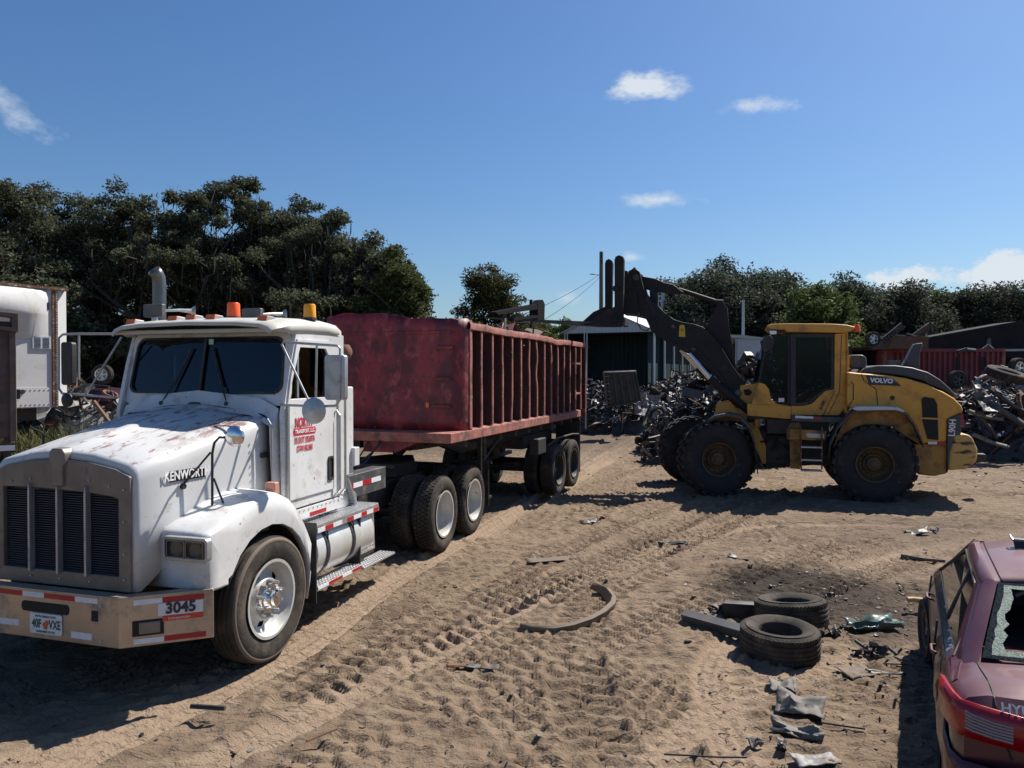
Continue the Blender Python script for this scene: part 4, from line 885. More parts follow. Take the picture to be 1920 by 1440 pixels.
# ------------------------------------------------------------------ red scrap trailer
TR = Frame(-.85, 10.35, -20)
def trailer():
    r = empty('dump_trailer', (TR.o[0], TR.o[1], 0), TR.deg, 'long red open-top scrap trailer with bent side ribs, hitched behind the white tractor', 'trailer')
    B = lambda m_, n, mt, **k: m_.build(n, M[mt] if isinstance(mt, str) else mt, r, **k)
    Wd = 2.44; Ln = 7.62; rnd_ = random.Random(9)
    # floor flange
    B(MB().box(-Wd, 0, 0, Ln-.55, 1.52, 1.66), 'floor_flange', 'redworn', bev=.01)
    B(MB().prism([(-1.42, 1.52), (-.55, 1.52), (-.9, 1.36), (-1.42, 1.36)], 'y', .05, .5), 'kingpin_plate', 'reddump')
    # front bulkhead with rounded corners
    pts = [(-Wd+.02, .95), (-Wd+.02, .72)]
    for a in range(0, 91, 15): pts.append((-Wd+.27-.25*math.cos(R(a)), .70-.25*math.sin(R(a))))
    for i in range(1, 10): pts.append((-Wd+.27+(Wd-.54)*i/10, .45))
    for a in range(0, 91, 15): pts.append((-.27+.25*math.sin(R(a)), .70-.25*math.cos(R(a))))
    pts += [(-.02, .80), (-.30, .80)]
    rows = []
    for j in range(13):
        t = j/12; row = []
        for i, (x, y) in enumerate(pts):
            ztop = 3.30+.12*math.exp(-((x+1.75)/.8)**2)+.012*math.sin(x*9); z = 1.66+(ztop-1.66)*t
            if j == 12: z += rnd_.uniform(-.014, .014)
            dent = .03*(vnoise(np.array(x*1.3), np.array(z*1.3), 1, 3)-.5)
            row.append((x, y+float(dent), z))
        rows.append(row)
    bh = B(MB().grid(rows), 'bulkhead', 'reddump', smooth=50, solid=.012)
    for z, x0, x1 in ((2.87, -.55, -.1), (2.42, -.55, -.12), (2.02, -.55, -.12)):
        m_ = MB().box(x0+.08, x1-.06, .37, .42, z-.02, z+.02); m_.box(x0+.1, x0+.12, .40, .46, z-.015, z+.02); m_.box(x1-.12, x1-.1, .40, .46, z-.015, z+.02); m_.build('ladder_rung', M['reddump'], bh)
    MB().box(-.6, -.55, .425, .455, 2.0, 2.07).build('marker_plate', M['lensdull'], bh)
    B(MB().box(-Wd+.2, -.2, .435, .447, 3.08, 3.12), 'bulkhead_seam', 'reddump', bev=.004)
    # side walls
    for s in (0, 1):
        xw = -.28 if s == 0 else -Wd+.28
        rows = [[(xw+.03*(float(vnoise(np.array(y*1.1), np.array(z*1.4), 1, 8+s))-.5)*2, y, 1.66+(3.18-1.66)*z/4-.0*y) for y in [.72+(Ln-.75)*i/46 for i in range(47)]] for z in [0, 1, 2, 3, 4]]
        B(MB().grid(rows), 'side_wall', 'redshade', smooth=60, solid=.015)
    m_ = MB().prism([(-.28, 1.66), (-.002, 1.66), (-.28, 1.72)], 'y', .8, Ln-.6); B(m_, 'sloped_sill', 'redworn')
    # ribs
    ribs = [.74]+[.70+.458*k for k in range(1, 16)]
    for i, y in enumerate(ribs):
        bad = {6: .075, 7: .05, 5: .03, 3: .02, 4: .03, 9: .03, 2: .02, 10: .025}.get(i, .010)
        nseg = 14; c = []
        for k in range(nseg+1):
            z = 1.68+1.47*k/nseg; d = (float(vnoise(np.array(z*3.1+i*5), np.array(i*3.3), 1, 2))-.5)*2*bad
            if i in (6, 7) and 2.2 < z < 2.75: d -= .05*math.sin((z-2.2)/.55*math.pi)
            c.append((y+d*.8, z, -abs(d)*.25))
        wv = .043 if i not in (0,) else .065
        rows = [[(-.275, yy-wv*.8, z), (-.02+dx-.0, yy-wv*.8, z), (-.004+dx, yy-wv*.6, z), (-.004+dx, yy+wv*.6, z), (-.02+dx, yy+wv*.8, z), (-.275, yy+wv*.8, z)] for yy, z, dx in c]
        m_ = MB().grid(rows)
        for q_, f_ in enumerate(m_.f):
            m_.m[q_] = 1 if q_ % 5 in (0, 4) else 0  # rib side faces take the darker red, their shade put into the colour
        B(m_, 'rib', [M['redworn'], M['redshade']], smooth=30)
        if i % 1 == 0: MB().box(-Wd+.0, -Wd+.165, y-.045, y+.045, 1.66, 3.15).build('rib', M['redworn'], r)
    for z in (2.05, 2.72): B(MB().box(-.16, -.01, 6.62, 7.1, z-.02, z+.02), 'rear_rung', 'redworn')
    # top rails
    rows = []
    for i in range(40):
        y = .66+(Ln-.62)*i/39; z = 3.24-.008*y+.007*math.sin(y*2.1)+rnd_.uniform(-.005, .005)
        if 4.9 < y < 5.5: z -= .02
        x = .015+rnd_.uniform(-.006, .006)
        rows.append([(x-.29, y, z-.09), (x, y, z-.09), (x+.006, y, z-.03), (x-.01, y, z+.012), (x-.27, y, z+.012), (x-.29, y, z-.02)])
    B(MB().grid(rows, closed=True), 'top_rail', 'redworn', smooth=30); B(MB().box(-Wd, -Wd+.19, .7, Ln, 3.12, 3.24), 'top_rail', 'redworn', bev=.01)
    B(MB().box(-.2, -.02, Ln-.06, Ln+.03, 1.45, 3.2), 'corner_post', 'redworn', bev=.01); B(MB().box(-Wd, -Wd+.18, Ln-.06, Ln+.03, 1.45, 3.2), 'corner_post', 'redworn', bev=.01)
    B(MB().box(-Wd+.18, -.2, Ln-.03, Ln, 1.5, 3.1), 'tailgate', 'redshade')
    B(MB().box(-.05, -.02, Ln-.1, Ln+.05, 1.2, 1.6), 'tail_hinge', 'chassis')
    # chassis
    m_ = MB()
    for x in (-.75, -1.69):
        m_.prism([(.3, 1.5), (Ln-.1, 1.5), (Ln-.1, 1.22), (1.9, 1.18), (1.2, 1.36), (.3, 1.38)], 'x', x-.06, x+.06)
    for k in range(10): m_.box(-Wd+.05, -.04, .6+k*.72, .68+k*.72, 1.42, 1.52)
    m_.box(-1.8, -.64, 4.9, 6.9, .95, 1.22)
    m_.tube([(-2.3, 5.35, .52), (-.1, 5.35, .52)], .08); m_.tube([(-2.3, 6.5, .52), (-.1, 6.5, .52)], .08)
    for x in (-.75, -1.69): m_.box(x-.05, x+.05, 4.8, 7.0, .62, .70); m_.prism([(5.7, .7), (6.2, .7), (6.05, 1.0), (5.85, 1.0)], 'x', x-.06, x+.06)
    B(m_, 'trailer_frame', 'chassis', bev=.006)
    m_ = MB()
    for x in (-.42, -2.02): m_.box(x-.06, x+.06, 2.1, 2.22, .45, 1.5); m_.box(x-.13, x+.13, 2.03, 2.29, .40, .44); m_.tube([(x, 2.16, 1.0), (x, 3.2, 1.48)], .03)
    m_.tube([(-2.02, 2.16, .95), (-.42, 2.16, .95)], .025); B(m_, 'landing_gear', 'chassis')
    B(MB().box(-.2, -.02, 4.0, 4.5, .95, 1.25), 'side_box', 'chassis', bev=.02)
    B(MB().box(-.03, -.01, 1.15, 1.17, .95, 1.52), 'bracket_post', 'chassis')
    for y in (5.35, 6.5):
        for s, x in ((1, -.135), (1, -.49), (-1, -Wd+.135), (-1, -Wd+.49)): wheel(r, x, y, s, 'trailer')
    B(MB().box(-.6, -.02, 7.08, 7.1, .25, 1.45), 'mud_flap', 'black'); B(MB().box(-Wd+.02, -Wd+.6, 7.08, 7.1, .25, 1.45), 'mud_flap', 'black')
    m_ = MB(); m_.tube([(-.4, 4.85, 1.0), (-.1, 4.85, 1.05), (-.05, 5.35, 1.16), (-.05, 6.5, 1.16), (-.05, 7.05, 1.12)], .02); B(m_, 'fender_bar', 'chassis')
    return r
trailer()

# ------------------------------------------------------------------ wheel loader with forks
LD = Frame(4.15, 15.2, -17)
def tr(fr, pts, y): return [(lambda p: (p.x, p.z))(fr.px(a, b, y=y)) for a, b in pts]
def loader():
    r = empty('wheel_loader', (LD.o[0], LD.o[1], 0), LD.deg, 'yellow wheel loader seen side on with its dark boom and forks raised over the trailer', 'loader')
    B = lambda m_, n, mt, **k: m_.build(n, M[mt] if isinstance(mt, str) else mt, r, **k)
    def pl(pts, y0, y1, n, mt, ref=None, par=None, **k):
        m_ = MB().prism(tr(LD, pts, y0 if ref is None else ref), 'y', y0, y1); return m_.build(n, M[mt] if isinstance(mt, str) else mt, par or r, **k)
    CY = 1.2
    # tyres
    RR = .775; w = .52; prof = [(-.26, .60), (-.285, .52), (-.26, .42), (-.2, .34), (.2, .34), (.26, .42), (.285, .52), (.265, .62), (.235, .70), (.2, .735), (-.2, .735), (-.24, .70)]
    m_ = MB().lathe(prof, n=56)
    for k in range(26):
        for s in (-1, 1):
            t = 2*math.pi*(k+(.5 if s > 0 else 0))/26
            for a0, a1, dt in ((.0, .12, 0), (.12, .26, .06)):
                tt = t+dt; ce = math.cos(tt), math.sin(tt); rad = Vector((0, ce[0], ce[1])); tan = Vector((0, -ce[1], ce[0]))
                m_.obox(rad*(.752 if a0 == 0 else .735)+Vector((s*(a0+a1)/2, 0, 0)), (s*(a1-a0)/2*1.05, 0, 0), tan*.052, rad*(.026 if a0 == 0 else .03))
    TY = m_.mesh('tyre', M['ldtyre'], smooth=40)
    m_ = MB().lathe([(.21, .34), (.23, .35), (.225, .325), (.16, .315), (.02, .30), (-.01, .27), (-.02, .2), (.0, .19), (.02, .0001)], n=36, close=False); RIM = m_.mesh('rim', M['rimdirty'], smooth=40)
    m_ = MB().lathe([(-.01, .2), (.04, .19), (.05, .16), (.1, .135), (.12, .12), (.125, .07), (.16, .065), (.165, .0001)], n=28, close=False); HB = m_.mesh('hub', M['rimdirty'], smooth=40)
    NT = MB().lathe([(-.01, .0001), (-.01, .016), (.03, .014), (.03, .0001)], n=6, close=False).mesh('lug_nut', M['dirtyyellow'])
    for x, y, s, yaw in ((0.0, .285, -1, 17), (-.58, 1.95, 1, 17), (2.97, .285, -1, 0), (2.97, 2.12, 1, 0)):
        for _ in (0,):
            t_ = inst(TY, 'tyre', r, (x, y, .735), (0, 0, (R(-90) if s < 0 else R(90))+R(yaw))); inst(RIM, 'rim', t_); inst(HB, 'hub', t_)
            for k in range(16):
                a = 2*math.pi*k/16; inst(NT, 'lug_nut', t_, (0, math.cos(a)*.235, math.sin(a)*.235))
    # axles and frames
    m_ = MB(); m_.tube([(0, .3, .74), (-.58, 1.95, .74)], .16, 14); m_.tube([(2.97, .3, .74), (2.97, 2.1, .74)], .17, 14)
    m_.box(1.0, 4.2, .8, 1.6, .6, 1.2); m_.box(-.3, 1.1, .85, 1.55, .6, 1.3); m_.box(1.0, 2.2, .55, 1.85, 1.25, 1.6); B(m_, 'chassis_frame', 'chassis', bev=.02)
    pl([(1338, 790), (1343, 757), (1365, 752), (1385, 770), (1388, 722), (1424, 720), (1428, 748), (1438, 755), (1431, 765), (1420, 768), (1421, 800), (1450, 868), (1430, 870), (1408, 820), (1395, 792), (1370, 788)], .82, .90, 'front_frame', 'yellow', bev=.01)
    pl([(1338, 790), (1343, 757), (1365, 752), (1385, 770), (1388, 722), (1424, 720), (1428, 748), (1421, 800), (1450, 868), (1430, 870), (1408, 820), (1395, 792), (1370, 788)], 1.5, 1.58, 'front_frame', 'yellow', ref=.82, bev=.01)
    for x, y_ in ((1402, 736), (1408, 787)): pl([(x-8, y_-5), (x+2, y_-7), (x+9, y_), (x+2, y_+6), (x-6, y_+4)], .80, .825, 'frame_opening', 'blackhole')
    pl([(1395, 762), (1420, 753), (1436, 764), (1424, 772), (1398, 772)], .68, .80, 'pivot_bracket', 'cwt', ref=.75, bev=.01)
    pl([(1414, 770), (1424, 770), (1426, 800), (1416, 800)], .68, .80, 'pivot_post', 'yellow', ref=.75, bev=.01)
    # front fender
    path = tr(LD, [(1322, 792), (1340, 778), (1365, 774), (1388, 779), (1404, 795), (1415, 825), (1421, 880)], .3)
    B(MB().grid([[(x, .04, z-.06), (x, .06, z), (x, .5, z+.01), (x, .80, z)] for x, z in path]), 'front_fender', 'lgrey', smooth=50, solid=.02)
    # cab ---------------------------------------------------------------
    yc0, yc1 = .5, 1.9
    outer = [(1400, 779), (1424, 718), (1440, 627), (1480, 624), (1590, 624), (1592, 690), (1586, 764), (1573, 780)]
    inner = [(1448, 752), (1428, 720), (1446, 631), (1482, 630), (1564, 630), (1562, 731), (1540, 742), (1518, 760)]
    outer = [(1400, 779), (1424, 718), (1440, 627), (1480, 624), (1590, 624), (1592, 690), (1586, 764), (1573, 780)]
    # lower cab body and rear post as one plate with the glazing left open
    low = [(1401, 778), (1423, 717), (1434, 720), (1442, 730), (1446, 748), (1456, 757), (1480, 761), (1505, 761), (1522, 757), (1534, 745), (1548, 732), (1564, 730), (1565, 626), (1590, 624), (1592, 690), (1586, 764), (1573, 779)]
    pl(low, yc0, yc0+.06, 'cab_shell', 'yellow', bev=.012); pl(low, yc1-.06, yc1, 'cab_shell', 'yellow', ref=yc0, bev=.012)
    pl([(1401, 779), (1483, 786), (1483, 762), (1401, 757)], yc0-.03, yc0+.2, 'cab_step_panel', 'yellow', ref=yc0-.03, bev=.01)
    f = tr(LD, [(1423, 717), (1440, 627)], yc0); b_ = tr(LD, [(1590, 624), (1592, 690), (1573, 779)], yc0)
    B(MB().box(b_[0][0]-.06, b_[0][0], yc0, yc1, 1.7, b_[0][1]), 'cab_back_wall', 'yellow', bev=.01)
    B(MB().box(f[0][0]-.2, b_[0][0], yc0+.05, yc1-.05, 1.55, 1.7), 'cab_floor', 'chassis')
    # glazing and black frames
    pl([(1424, 718), (1440, 628), (1479, 627), (1479, 758), (1456, 756), (1446, 746), (1441, 730)], yc0+.02, yc0+.03, 'front_side_glass', 'cabglass')
    pl([(1424, 718), (1440, 628), (1479, 627), (1479, 758), (1456, 756), (1446, 746), (1441, 730)], yc1-.03, yc1-.02, 'front_side_glass', 'cabglass', ref=yc0)
    dr = tr(LD, [(1482, 626), (1563, 626), (1563, 730), (1548, 733), (1530, 747), (1518, 758), (1500, 760), (1482, 759)], yc0)
    di = tr(LD, [(1492, 633), (1559, 633), (1558, 727), (1545, 730), (1527, 743), (1515, 753), (1505, 755), (1492, 755)], yc0)
    dd = B(MB().ring(dr, di, 'y', yc0-.015, yc0+.02), 'cab_door', 'black', bev=.006); MB().prism(di, 'y', yc0, yc0+.008).build('door_glass', M['cabglass'], dd)
    B(MB().ring(dr, di, 'y', yc1-.03, yc1), 'cab_door', 'black'); MB().prism(di, 'y', yc1-.01, yc1-.002).build('door_glass', M['cabglass'], r)
    MB().obox(tuple(LD.px(1465, 750, y=.515)), (.055, 0, 0), (0, .004, 0), (0, 0, .04)).build('window_sticker', M['whitetape'], r)
    B(MB().grid([[(f[0][0]-.01, yc0+.03, f[0][1]), (f[1][0]-.01, yc0+.03, f[1][1])], [(f[0][0]-.1, CY, f[0][1]), (f[1][0]-.06, CY, f[1][1])], [(f[0][0]-.01, yc1-.03, f[0][1]), (f[1][0]-.01, yc1-.03, f[1][1])]]), 'windscreen', 'cabglass', solid=.01)
    m_ = MB(); 
    for y in (yc0+.03, yc1-.03):
        a = tr(LD, [(1480, 627), (1480, 760)], yc0); B(MB().tube([(f[0][0], y, f[0][1]), (f[1][0], y, f[1][1])], .022, 6), 'cab_pillar', 'black'); B(MB().tube([(a[0][0], y, a[0][1]), (a[1][0], y, a[1][1])], .035, 6), 'cab_pillar', 'black')
    m_ = MB(); s0 = tr(LD, [(1545, 730)], 1.2)[0]; m_.box(s0[0]-.25, s0[0]+.15, .95, 1.45, 1.9, 2.05); m_.box(s0[0]+.05, s0[0]+.2, .95, 1.45, 2.05, 2.75); m_.box(s0[0]+.05, s0[0]+.18, 1.05, 1.35, 2.78, 3.0); B(m_, 'operator_seat', 'seat', bev=.04)
    m_ = MB(); m_.tube([(s0[0]-.9, CY, 1.7), (s0[0]-.75, CY, 2.35)], .05); m_.lathe([(-.02, .2), (.02, .2), (.02, .17), (-.02, .17)], (s0[0]-.72, CY, 2.38), 'z', 20); B(m_, 'steering_wheel', 'darkin')
    # roof
    rf = [(1437, 611), (1446, 607.5), (1475, 606.5), (1560, 607), (1588, 609), (1604, 613), (1598, 619), (1586, 624), (1475, 622.5), (1471, 618), (1446, 618)]
    m_ = MB().prism(tr(LD, rf, yc0-.06), 'y', yc0-.06, yc1+.06); B(m_, 'cab_roof', 'yellow', bev=.02)
    a = LD.px(1604, 619, y=.75); o = B(MB().lathe([(-.0, .0001), (0, .07), (.12, .062), (.15, .04), (.15, .0001)], (a.x+.03, .8, a.z-.03), 'z', 16, close=False), 'orange_beacon', 'orange', smooth=50)
    MB().tube([(a.x-.1, .8, a.z+.02), (a.x+.03, .8, a.z-.03)], .015, 6).build('beacon_arm', M['black'], o)
    # work lamps, mirror
    pl([(1425, 640), (1444, 628), (1452, 640), (1448, 655), (1434, 662), (1428, 654)], .22, .34, 'mirror', 'black', ref=.3, bev=.02)
    B(MB().tube([tuple(LD.px(1440, 645, y=.3)), tuple(LD.px(1452, 622, y=.45)), tuple(LD.px(1465, 620, y=.5))], .015, 6), 'mirror_arm', 'black')
    pl([(1442, 620), (1456, 620), (1456, 627), (1444, 628)], .35, .5, 'work_lamp', 'alu', ref=.4, bev=.01)
    pl([(1585, 641), (1591, 643), (1593, 649), (1586, 647)], .6, .7, 'rear_work_lamp', 'alu', ref=.6)
    a = LD.px(1543, 762, y=.44); B(MB().tube([tuple(LD.px(1545, 752, y=.46)), tuple(LD.px(1538, 768, y=.46))], .022, 8), 'door_handle', 'rust')
    # thin dark seams on the cab shell
    for q in ([(1578, 628), (1574, 735), (1552, 779)], [(1565, 733), (1543, 779)], [(1483, 761), (1483, 779)]):
        B(MB().tube([tuple(LD.px(u, v, y=yc0-.002)) for u, v in q], .006, 5), 'panel_seam', 'black')
    # engine hood ---------------------------------------------------------
    top = [(1588, 697), (1614, 700), (1660, 703), (1700, 709), (1740, 721), (1770, 735), (1790, 747), (1803, 760), (1808, 775)]
    P = tr(LD, top, .28); xs_ = [p[0] for p in P]; zs_ = [p[1] for p in P]
    hw = .90
    rows = []
    for i, (x, z) in enumerate(P):
        zb = 1.78 if x < 3.6 else 1.78
        k = 1 if i < 7 else (.96 if i == 7 else .9)
        rows.append([(x, CY-hw*k, zb), (x, CY-hw*k, z-.35 if i < 7 else z-.2), (x, CY-hw*k+.015, z-.12), (x, CY-hw*k+.05, z-.01), (x, CY-hw*k+.14, z+.06)])
    hd = pl([(1588, 697), (1614, 700), (1660, 703), (1700, 709), (1740, 721), (1770, 735), (1790, 747), (1803, 760), (1808, 773), (1778, 786), (1776, 830), (1728, 832), (1716, 800), (1700, 778), (1690, 772), (1600, 768), (1588, 762)], .28, 2.12, 'engine_hood', 'yellow', bev=.05)
    # dark cover over the hood with snorkel and louvre
    cv = [(1612, 700), (1622, 690), (1645, 685), (1680, 685), (1712, 689), (1742, 698), (1765, 712), (1785, 730), (1800, 748), (1786, 741), (1760, 727), (1730, 714), (1700, 706), (1660, 701)]
    pl(cv, .42, 1.98, 'hood_cover', 'lgrey', ref=.36, bev=.045)
    pl([(1694, 686), (1703, 672), (1711, 655), (1718, 644), (1732, 642), (1733, 646), (1728, 662), (1727, 690)], 1.0, 1.3, 'snorkel', 'lgrey', ref=.9, bev=.03)
    pl([(1733, 702), (1745, 705), (1764, 718), (1775, 731), (1768, 730), (1740, 719), (1732, 712)], .40, .415, 'cover_louvre', 'rustbrown', ref=.38)
    pl([(1593, 667), (1597, 665), (1618, 665), (1625, 670), (1626, 684), (1622, 692), (1594, 692)], .7, 1.1, 'air_cleaner', 'lgrey', ref=.7, bev=.05)
    pl([(1623, 703), (1672, 709), (1690, 724), (1630, 721)], .262, .285, 'badge_panel', mat('dark_blue_badge', (.02, .035, .05), .45), ref=.28)
    a = LD.px(1653, 714, y=.26); text('VOLVO', .12, M['whiteletter'], 'hood_lettering', r, (a.x, .258, a.z), (R(90), R(3), 0), sx=1.0, bold=.006, ext=.002)
    pl([(1728, 748), (1733, 744), (1751, 747), (1757, 758), (1759, 825), (1739, 823), (1730, 790)], .255, .285, 'side_grille', 'blackhole', ref=.28, bev=.004)
    pl([(1723, 782), (1762, 784), (1762, 787), (1723, 785)], .235, .26, 'grille_bar', 'yellow', ref=.28)
    B(MB().lathe([(.262, .0001), (.262, .04), (.28, .045)], (LD.px(1673, 746, y=.28).x, 0, LD.px(1673, 746, y=.28).z), 'y', 14, close=False), 'hood_latch', 'black')
    for q in ([(1615, 701), (1620, 714), (1643, 730), (1646, 760), (1640, 768)], [(1594, 716), (1600, 720), (1600, 748), (1590, 765)]): B(MB().tube([tuple(LD.px(u, v, y=.276)) for u, v in q], .008, 5), 'panel_seam', 'black')
    pl([(1588, 723), (1597, 724), (1598, 752), (1588, 758)], .26, .3, 'fuel_cap_panel', 'yellow', ref=.28, bev=.01)
    pl([(1776, 787), (1803, 774), (1802, 812), (1776, 888)], .25, 2.15, 'rear_grille_frame', 'lgrey', ref=.26, bev=.02)
    a = LD.px(1786, 802, y=.24); text('L90H', .15, M['whiteletter'], 'model_lettering', r, (a.x, .242, a.z), (R(90), R(-90+3), 0), sx=1.0, bold=.004, ext=.003)
    pl([(1800, 774), (1806, 776), (1808, 800), (1802, 798)], .28, .4, 'tail_light', 'red', ref=.28)
    pl([(1740, 828), (1757, 828), (1757, 833), (1740, 833)], .268, .275, 'reflective_tape', 'whitetape', ref=.275); pl([(1758, 828), (1774, 829), (1774, 834), (1758, 833)], .268, .275, 'reflective_tape', 'red', ref=.275)
    # lower rear body and fender
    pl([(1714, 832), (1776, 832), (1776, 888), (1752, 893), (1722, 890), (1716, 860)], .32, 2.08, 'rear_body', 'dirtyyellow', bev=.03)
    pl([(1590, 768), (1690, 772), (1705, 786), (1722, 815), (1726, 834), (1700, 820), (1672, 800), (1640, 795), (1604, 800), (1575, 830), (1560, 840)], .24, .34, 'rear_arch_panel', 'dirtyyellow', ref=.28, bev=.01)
    path = tr(LD, [(1553, 862), (1556, 830), (1570, 800), (1592, 777), (1604, 768), (1640, 766), (1660, 766), (1682, 768), (1698, 774), (1712, 790), (1724, 812), (1732, 835)], .02)
    B(MB().grid([[(x, -.0, z-.05), (x, .01, z-.01), (x, .05, z), (x, .5, z+.01)] for x, z in path]), 'rear_fender', 'lgrey', smooth=50, solid=.02)
    pl([(1597, 767), (1605, 762), (1658, 762), (1684, 764), (1698, 771), (1694, 773), (1680, 769), (1607, 770)], .0, .34, 'fender_top', M['whiteb'], bev=.015)
    # counterweight
    pl([(1790, 815), (1812, 813), (1824, 819), (1834, 843), (1833, 866), (1812, 880), (1778, 883), (1780, 850)], .22, 2.18, 'counterweight', 'cwt', ref=.22, bev=.06)
    B(MB().box(LD.px(1836, 860, y=1).x, LD.px(1836, 860, y=1).x+.15, 1.1, 1.3, .75, .9), 'tow_hitch', 'chassis', bev=.02)
    # steps and battery area between the axles
    pl([(1484, 780), (1583, 783), (1583, 793), (1484, 790)], .3, .9, 'step_platform', 'lgrey', ref=.3, bev=.01)
    pl([(1491, 779), (1525, 781), (1525, 785), (1491, 784)], .29, .3, 'reflective_tape', 'whitetape', ref=.3); pl([(1526, 781), (1540, 782), (1540, 786), (1526, 785)], .29, .3, 'reflective_tape', 'red', ref=.3)
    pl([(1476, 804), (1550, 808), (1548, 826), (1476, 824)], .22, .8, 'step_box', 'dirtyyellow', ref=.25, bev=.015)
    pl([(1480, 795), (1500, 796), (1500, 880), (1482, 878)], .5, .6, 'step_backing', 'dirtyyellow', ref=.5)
    m_ = MB()
    for q in ([(1502, 880), (1501, 800), (1498, 794), (1484, 794), (1479, 800), (1479, 822)], [(1541, 800), (1541, 880)]): m_.tube([tuple(LD.px(u, v, y=.15)) for u, v in q], .018, 6)
    B(m_, 'ladder_rail', 'rust')
    for v in (838, 862, 882): a = LD.px(1502, v, y=.15); b = LD.px(1541, v+1, y=.15); B(MB().box(a.x, b.x, .12, .3, a.z-.015, a.z+.015), 'ladder_step', 'dullalu')
    pl([(1512, 812), (1545, 814), (1545, 822), (1512, 820)], .20, .22, 'step_plate', 'dullalu', ref=.22)
    m_ = MB(); rd = random.Random(2)
    for k in range(14): a = LD.px(rd.uniform(1425, 1480), rd.uniform(800, 862), y=rd.uniform(.6, 1.2)); b = LD.px(rd.uniform(1425, 1480), rd.uniform(800, 862), y=rd.uniform(.6, 1.2)); m_.tube([a, (a+b)/2+Vector((0, 0, -.05)), b], .02, 6)
    B(m_, 'hydraulic_hoses', 'rubberhose', smooth=60)
    pl([(1425, 800), (1550, 800), (1552, 870), (1440, 878)], .95, 1.45, 'centre_frame', 'chassis')
    # boom ----------------------------------------------------------------
    arm = [(1180, 507), (1190, 503), (1199, 509), (1202, 522), (1209, 547), (1222, 564), (1247, 587), (1264, 599), (1280, 604), (1300, 607), (1318, 613), (1334, 627), (1352, 650), (1372, 684), (1396, 716), (1402, 735), (1392, 752), (1376, 752), (1365, 738), (1352, 718), (1330, 694), (1300, 668), (1268, 652), (1248, 640), (1222, 622), (1212, 600), (1200, 588), (1176, 584), (1166, 575), (1167, 520)]
    for y0 in (.85, 1.40):
        pl(arm, y0, y0+.09, 'boom_arm', 'boom', ref=.85, bev=.012)
    pl([(1222, 560), (1250, 592), (1270, 604), (1262, 640), (1240, 632), (1222, 618)], .94, 1.40, 'boom_cross_tube', 'boom', ref=.85, bev=.02)
    pl([(1346, 700), (1366, 690), (1384, 716), (1366, 728)], .94, 1.40, 'boom_cross_tube', 'boom', ref=.85, bev=.02)
    pl([(1274, 611), (1279, 608.5), (1284, 611), (1285, 632), (1273, 631)], .842, .849, 'boom_decal', 'decalyellow', ref=.85)
    o = LD.px(1279, 619, y=.84); B(MB().lathe([(.838, .0001), (.838, .028), (.842, .03)], (o.x, 0, o.z), 'y', 14, close=False), 'decal_print', 'black'); B(MB().lathe([(.836, .0001), (.836, .018), (.838, .018)], (o.x, 0, o.z), 'y', 14, close=False), 'decal_print', 'decalyellow')
    lk = [(1178, 510), (1190, 500), (1205, 518), (1228, 522), (1246, 530), (1262, 533), (1275, 543), (1282, 548), (1272, 551), (1245, 548), (1228, 545), (1212, 542), (1200, 536), (1186, 530)]
    pl(lk, 1.05, 1.25, 'tilt_linkage', 'boom', ref=1.05, bev=.015)
    pl([(1218, 540), (1233, 543), (1234, 580), (1219, 566)], 1.0, 1.3, 'tilt_link', 'boom', ref=1.05, bev=.01)
    B(MB().tube([tuple(LD.px(1272, 543, y=1.15)), tuple(LD.px(1350, 568, y=1.15))], .05, 12), 'tilt_cylinder_rod', 'boom', smooth=60)
    B(MB().tube([tuple(LD.px(1340, 566, y=1.15)), tuple(LD.px(1356, 567, y=1.15))], .06, 12), 'tilt_cylinder_eye', 'boom')
    pl([(1346, 568), (1356, 566), (1364, 578), (1366, 606), (1380, 690), (1372, 700), (1344, 640), (1324, 614), (1334, 592)], 1.1, 1.2, 'bell_crank', 'boom', ref=1.1, bev=.01)
    for y, da in ((.95, 0), (1.45, 1)):
        a = (1292, 664) if not da else (1272, 653); b = (1336, 714) if not da else (1310, 694); c = (1404, 770) if not da else (1385, 765)
        ref = .8 if not da else .8
        q = [LD.px(*p, y=ref) for p in (a, b, c)]
        yy = .72 if not da else 1.6
        Q = [Vector((p.x, yy, p.z)) for p in q]
        B(MB().tube([Q[0], Q[1]], .055, 14), 'lift_cylinder_rod', 'alu', smooth=60); B(MB().tube([Q[1].lerp(Q[2], -.08), Q[2]], .085, 14), 'lift_cylinder', 'boom', smooth=60)
    h = [LD.px(u, v, y=.8) for u, v in ((1197, 585), (1195, 605), (1203, 618), (1213, 620), (1222, 610))]; B(MB().tube(h, .014, 6), 'boom_hose', 'rubberhose', smooth=60)
    for dy, off in ((.845, 0), (.84, 5), (.835, 9)):
        hp = [LD.px(u, v+off, y=dy) for u, v in ((1212, 552), (1228, 586), (1250, 606), (1276, 640), (1310, 650), (1345, 690), (1370, 728))]
        B(MB().tube(hp, .013, 6), 'boom_hose', 'rubberhose', smooth=60)
    for u, v, q in ((1192, 520, .07), (1262, 612, .05), (1385, 738, .09), (1300, 655, .05)):
        o = LD.px(u, v, y=.84); B(MB().lathe([(.815, .0001), (.815, q*.7), (.825, q), (.85, q)], (o.x, 0, o.z), 'y', 16, close=False), 'pivot_pin', 'forksteel', smooth=40)
    # coupler and fork carriage -----------------------------------------
    pl([(1164, 508), (1176, 507), (1182, 520), (1196, 560), (1196, 590), (1164, 587)], .78, 1.6, 'coupler', 'boom', ref=.8, bev=.02)
    up = lambda x: [(x, 600), (x, 488)]
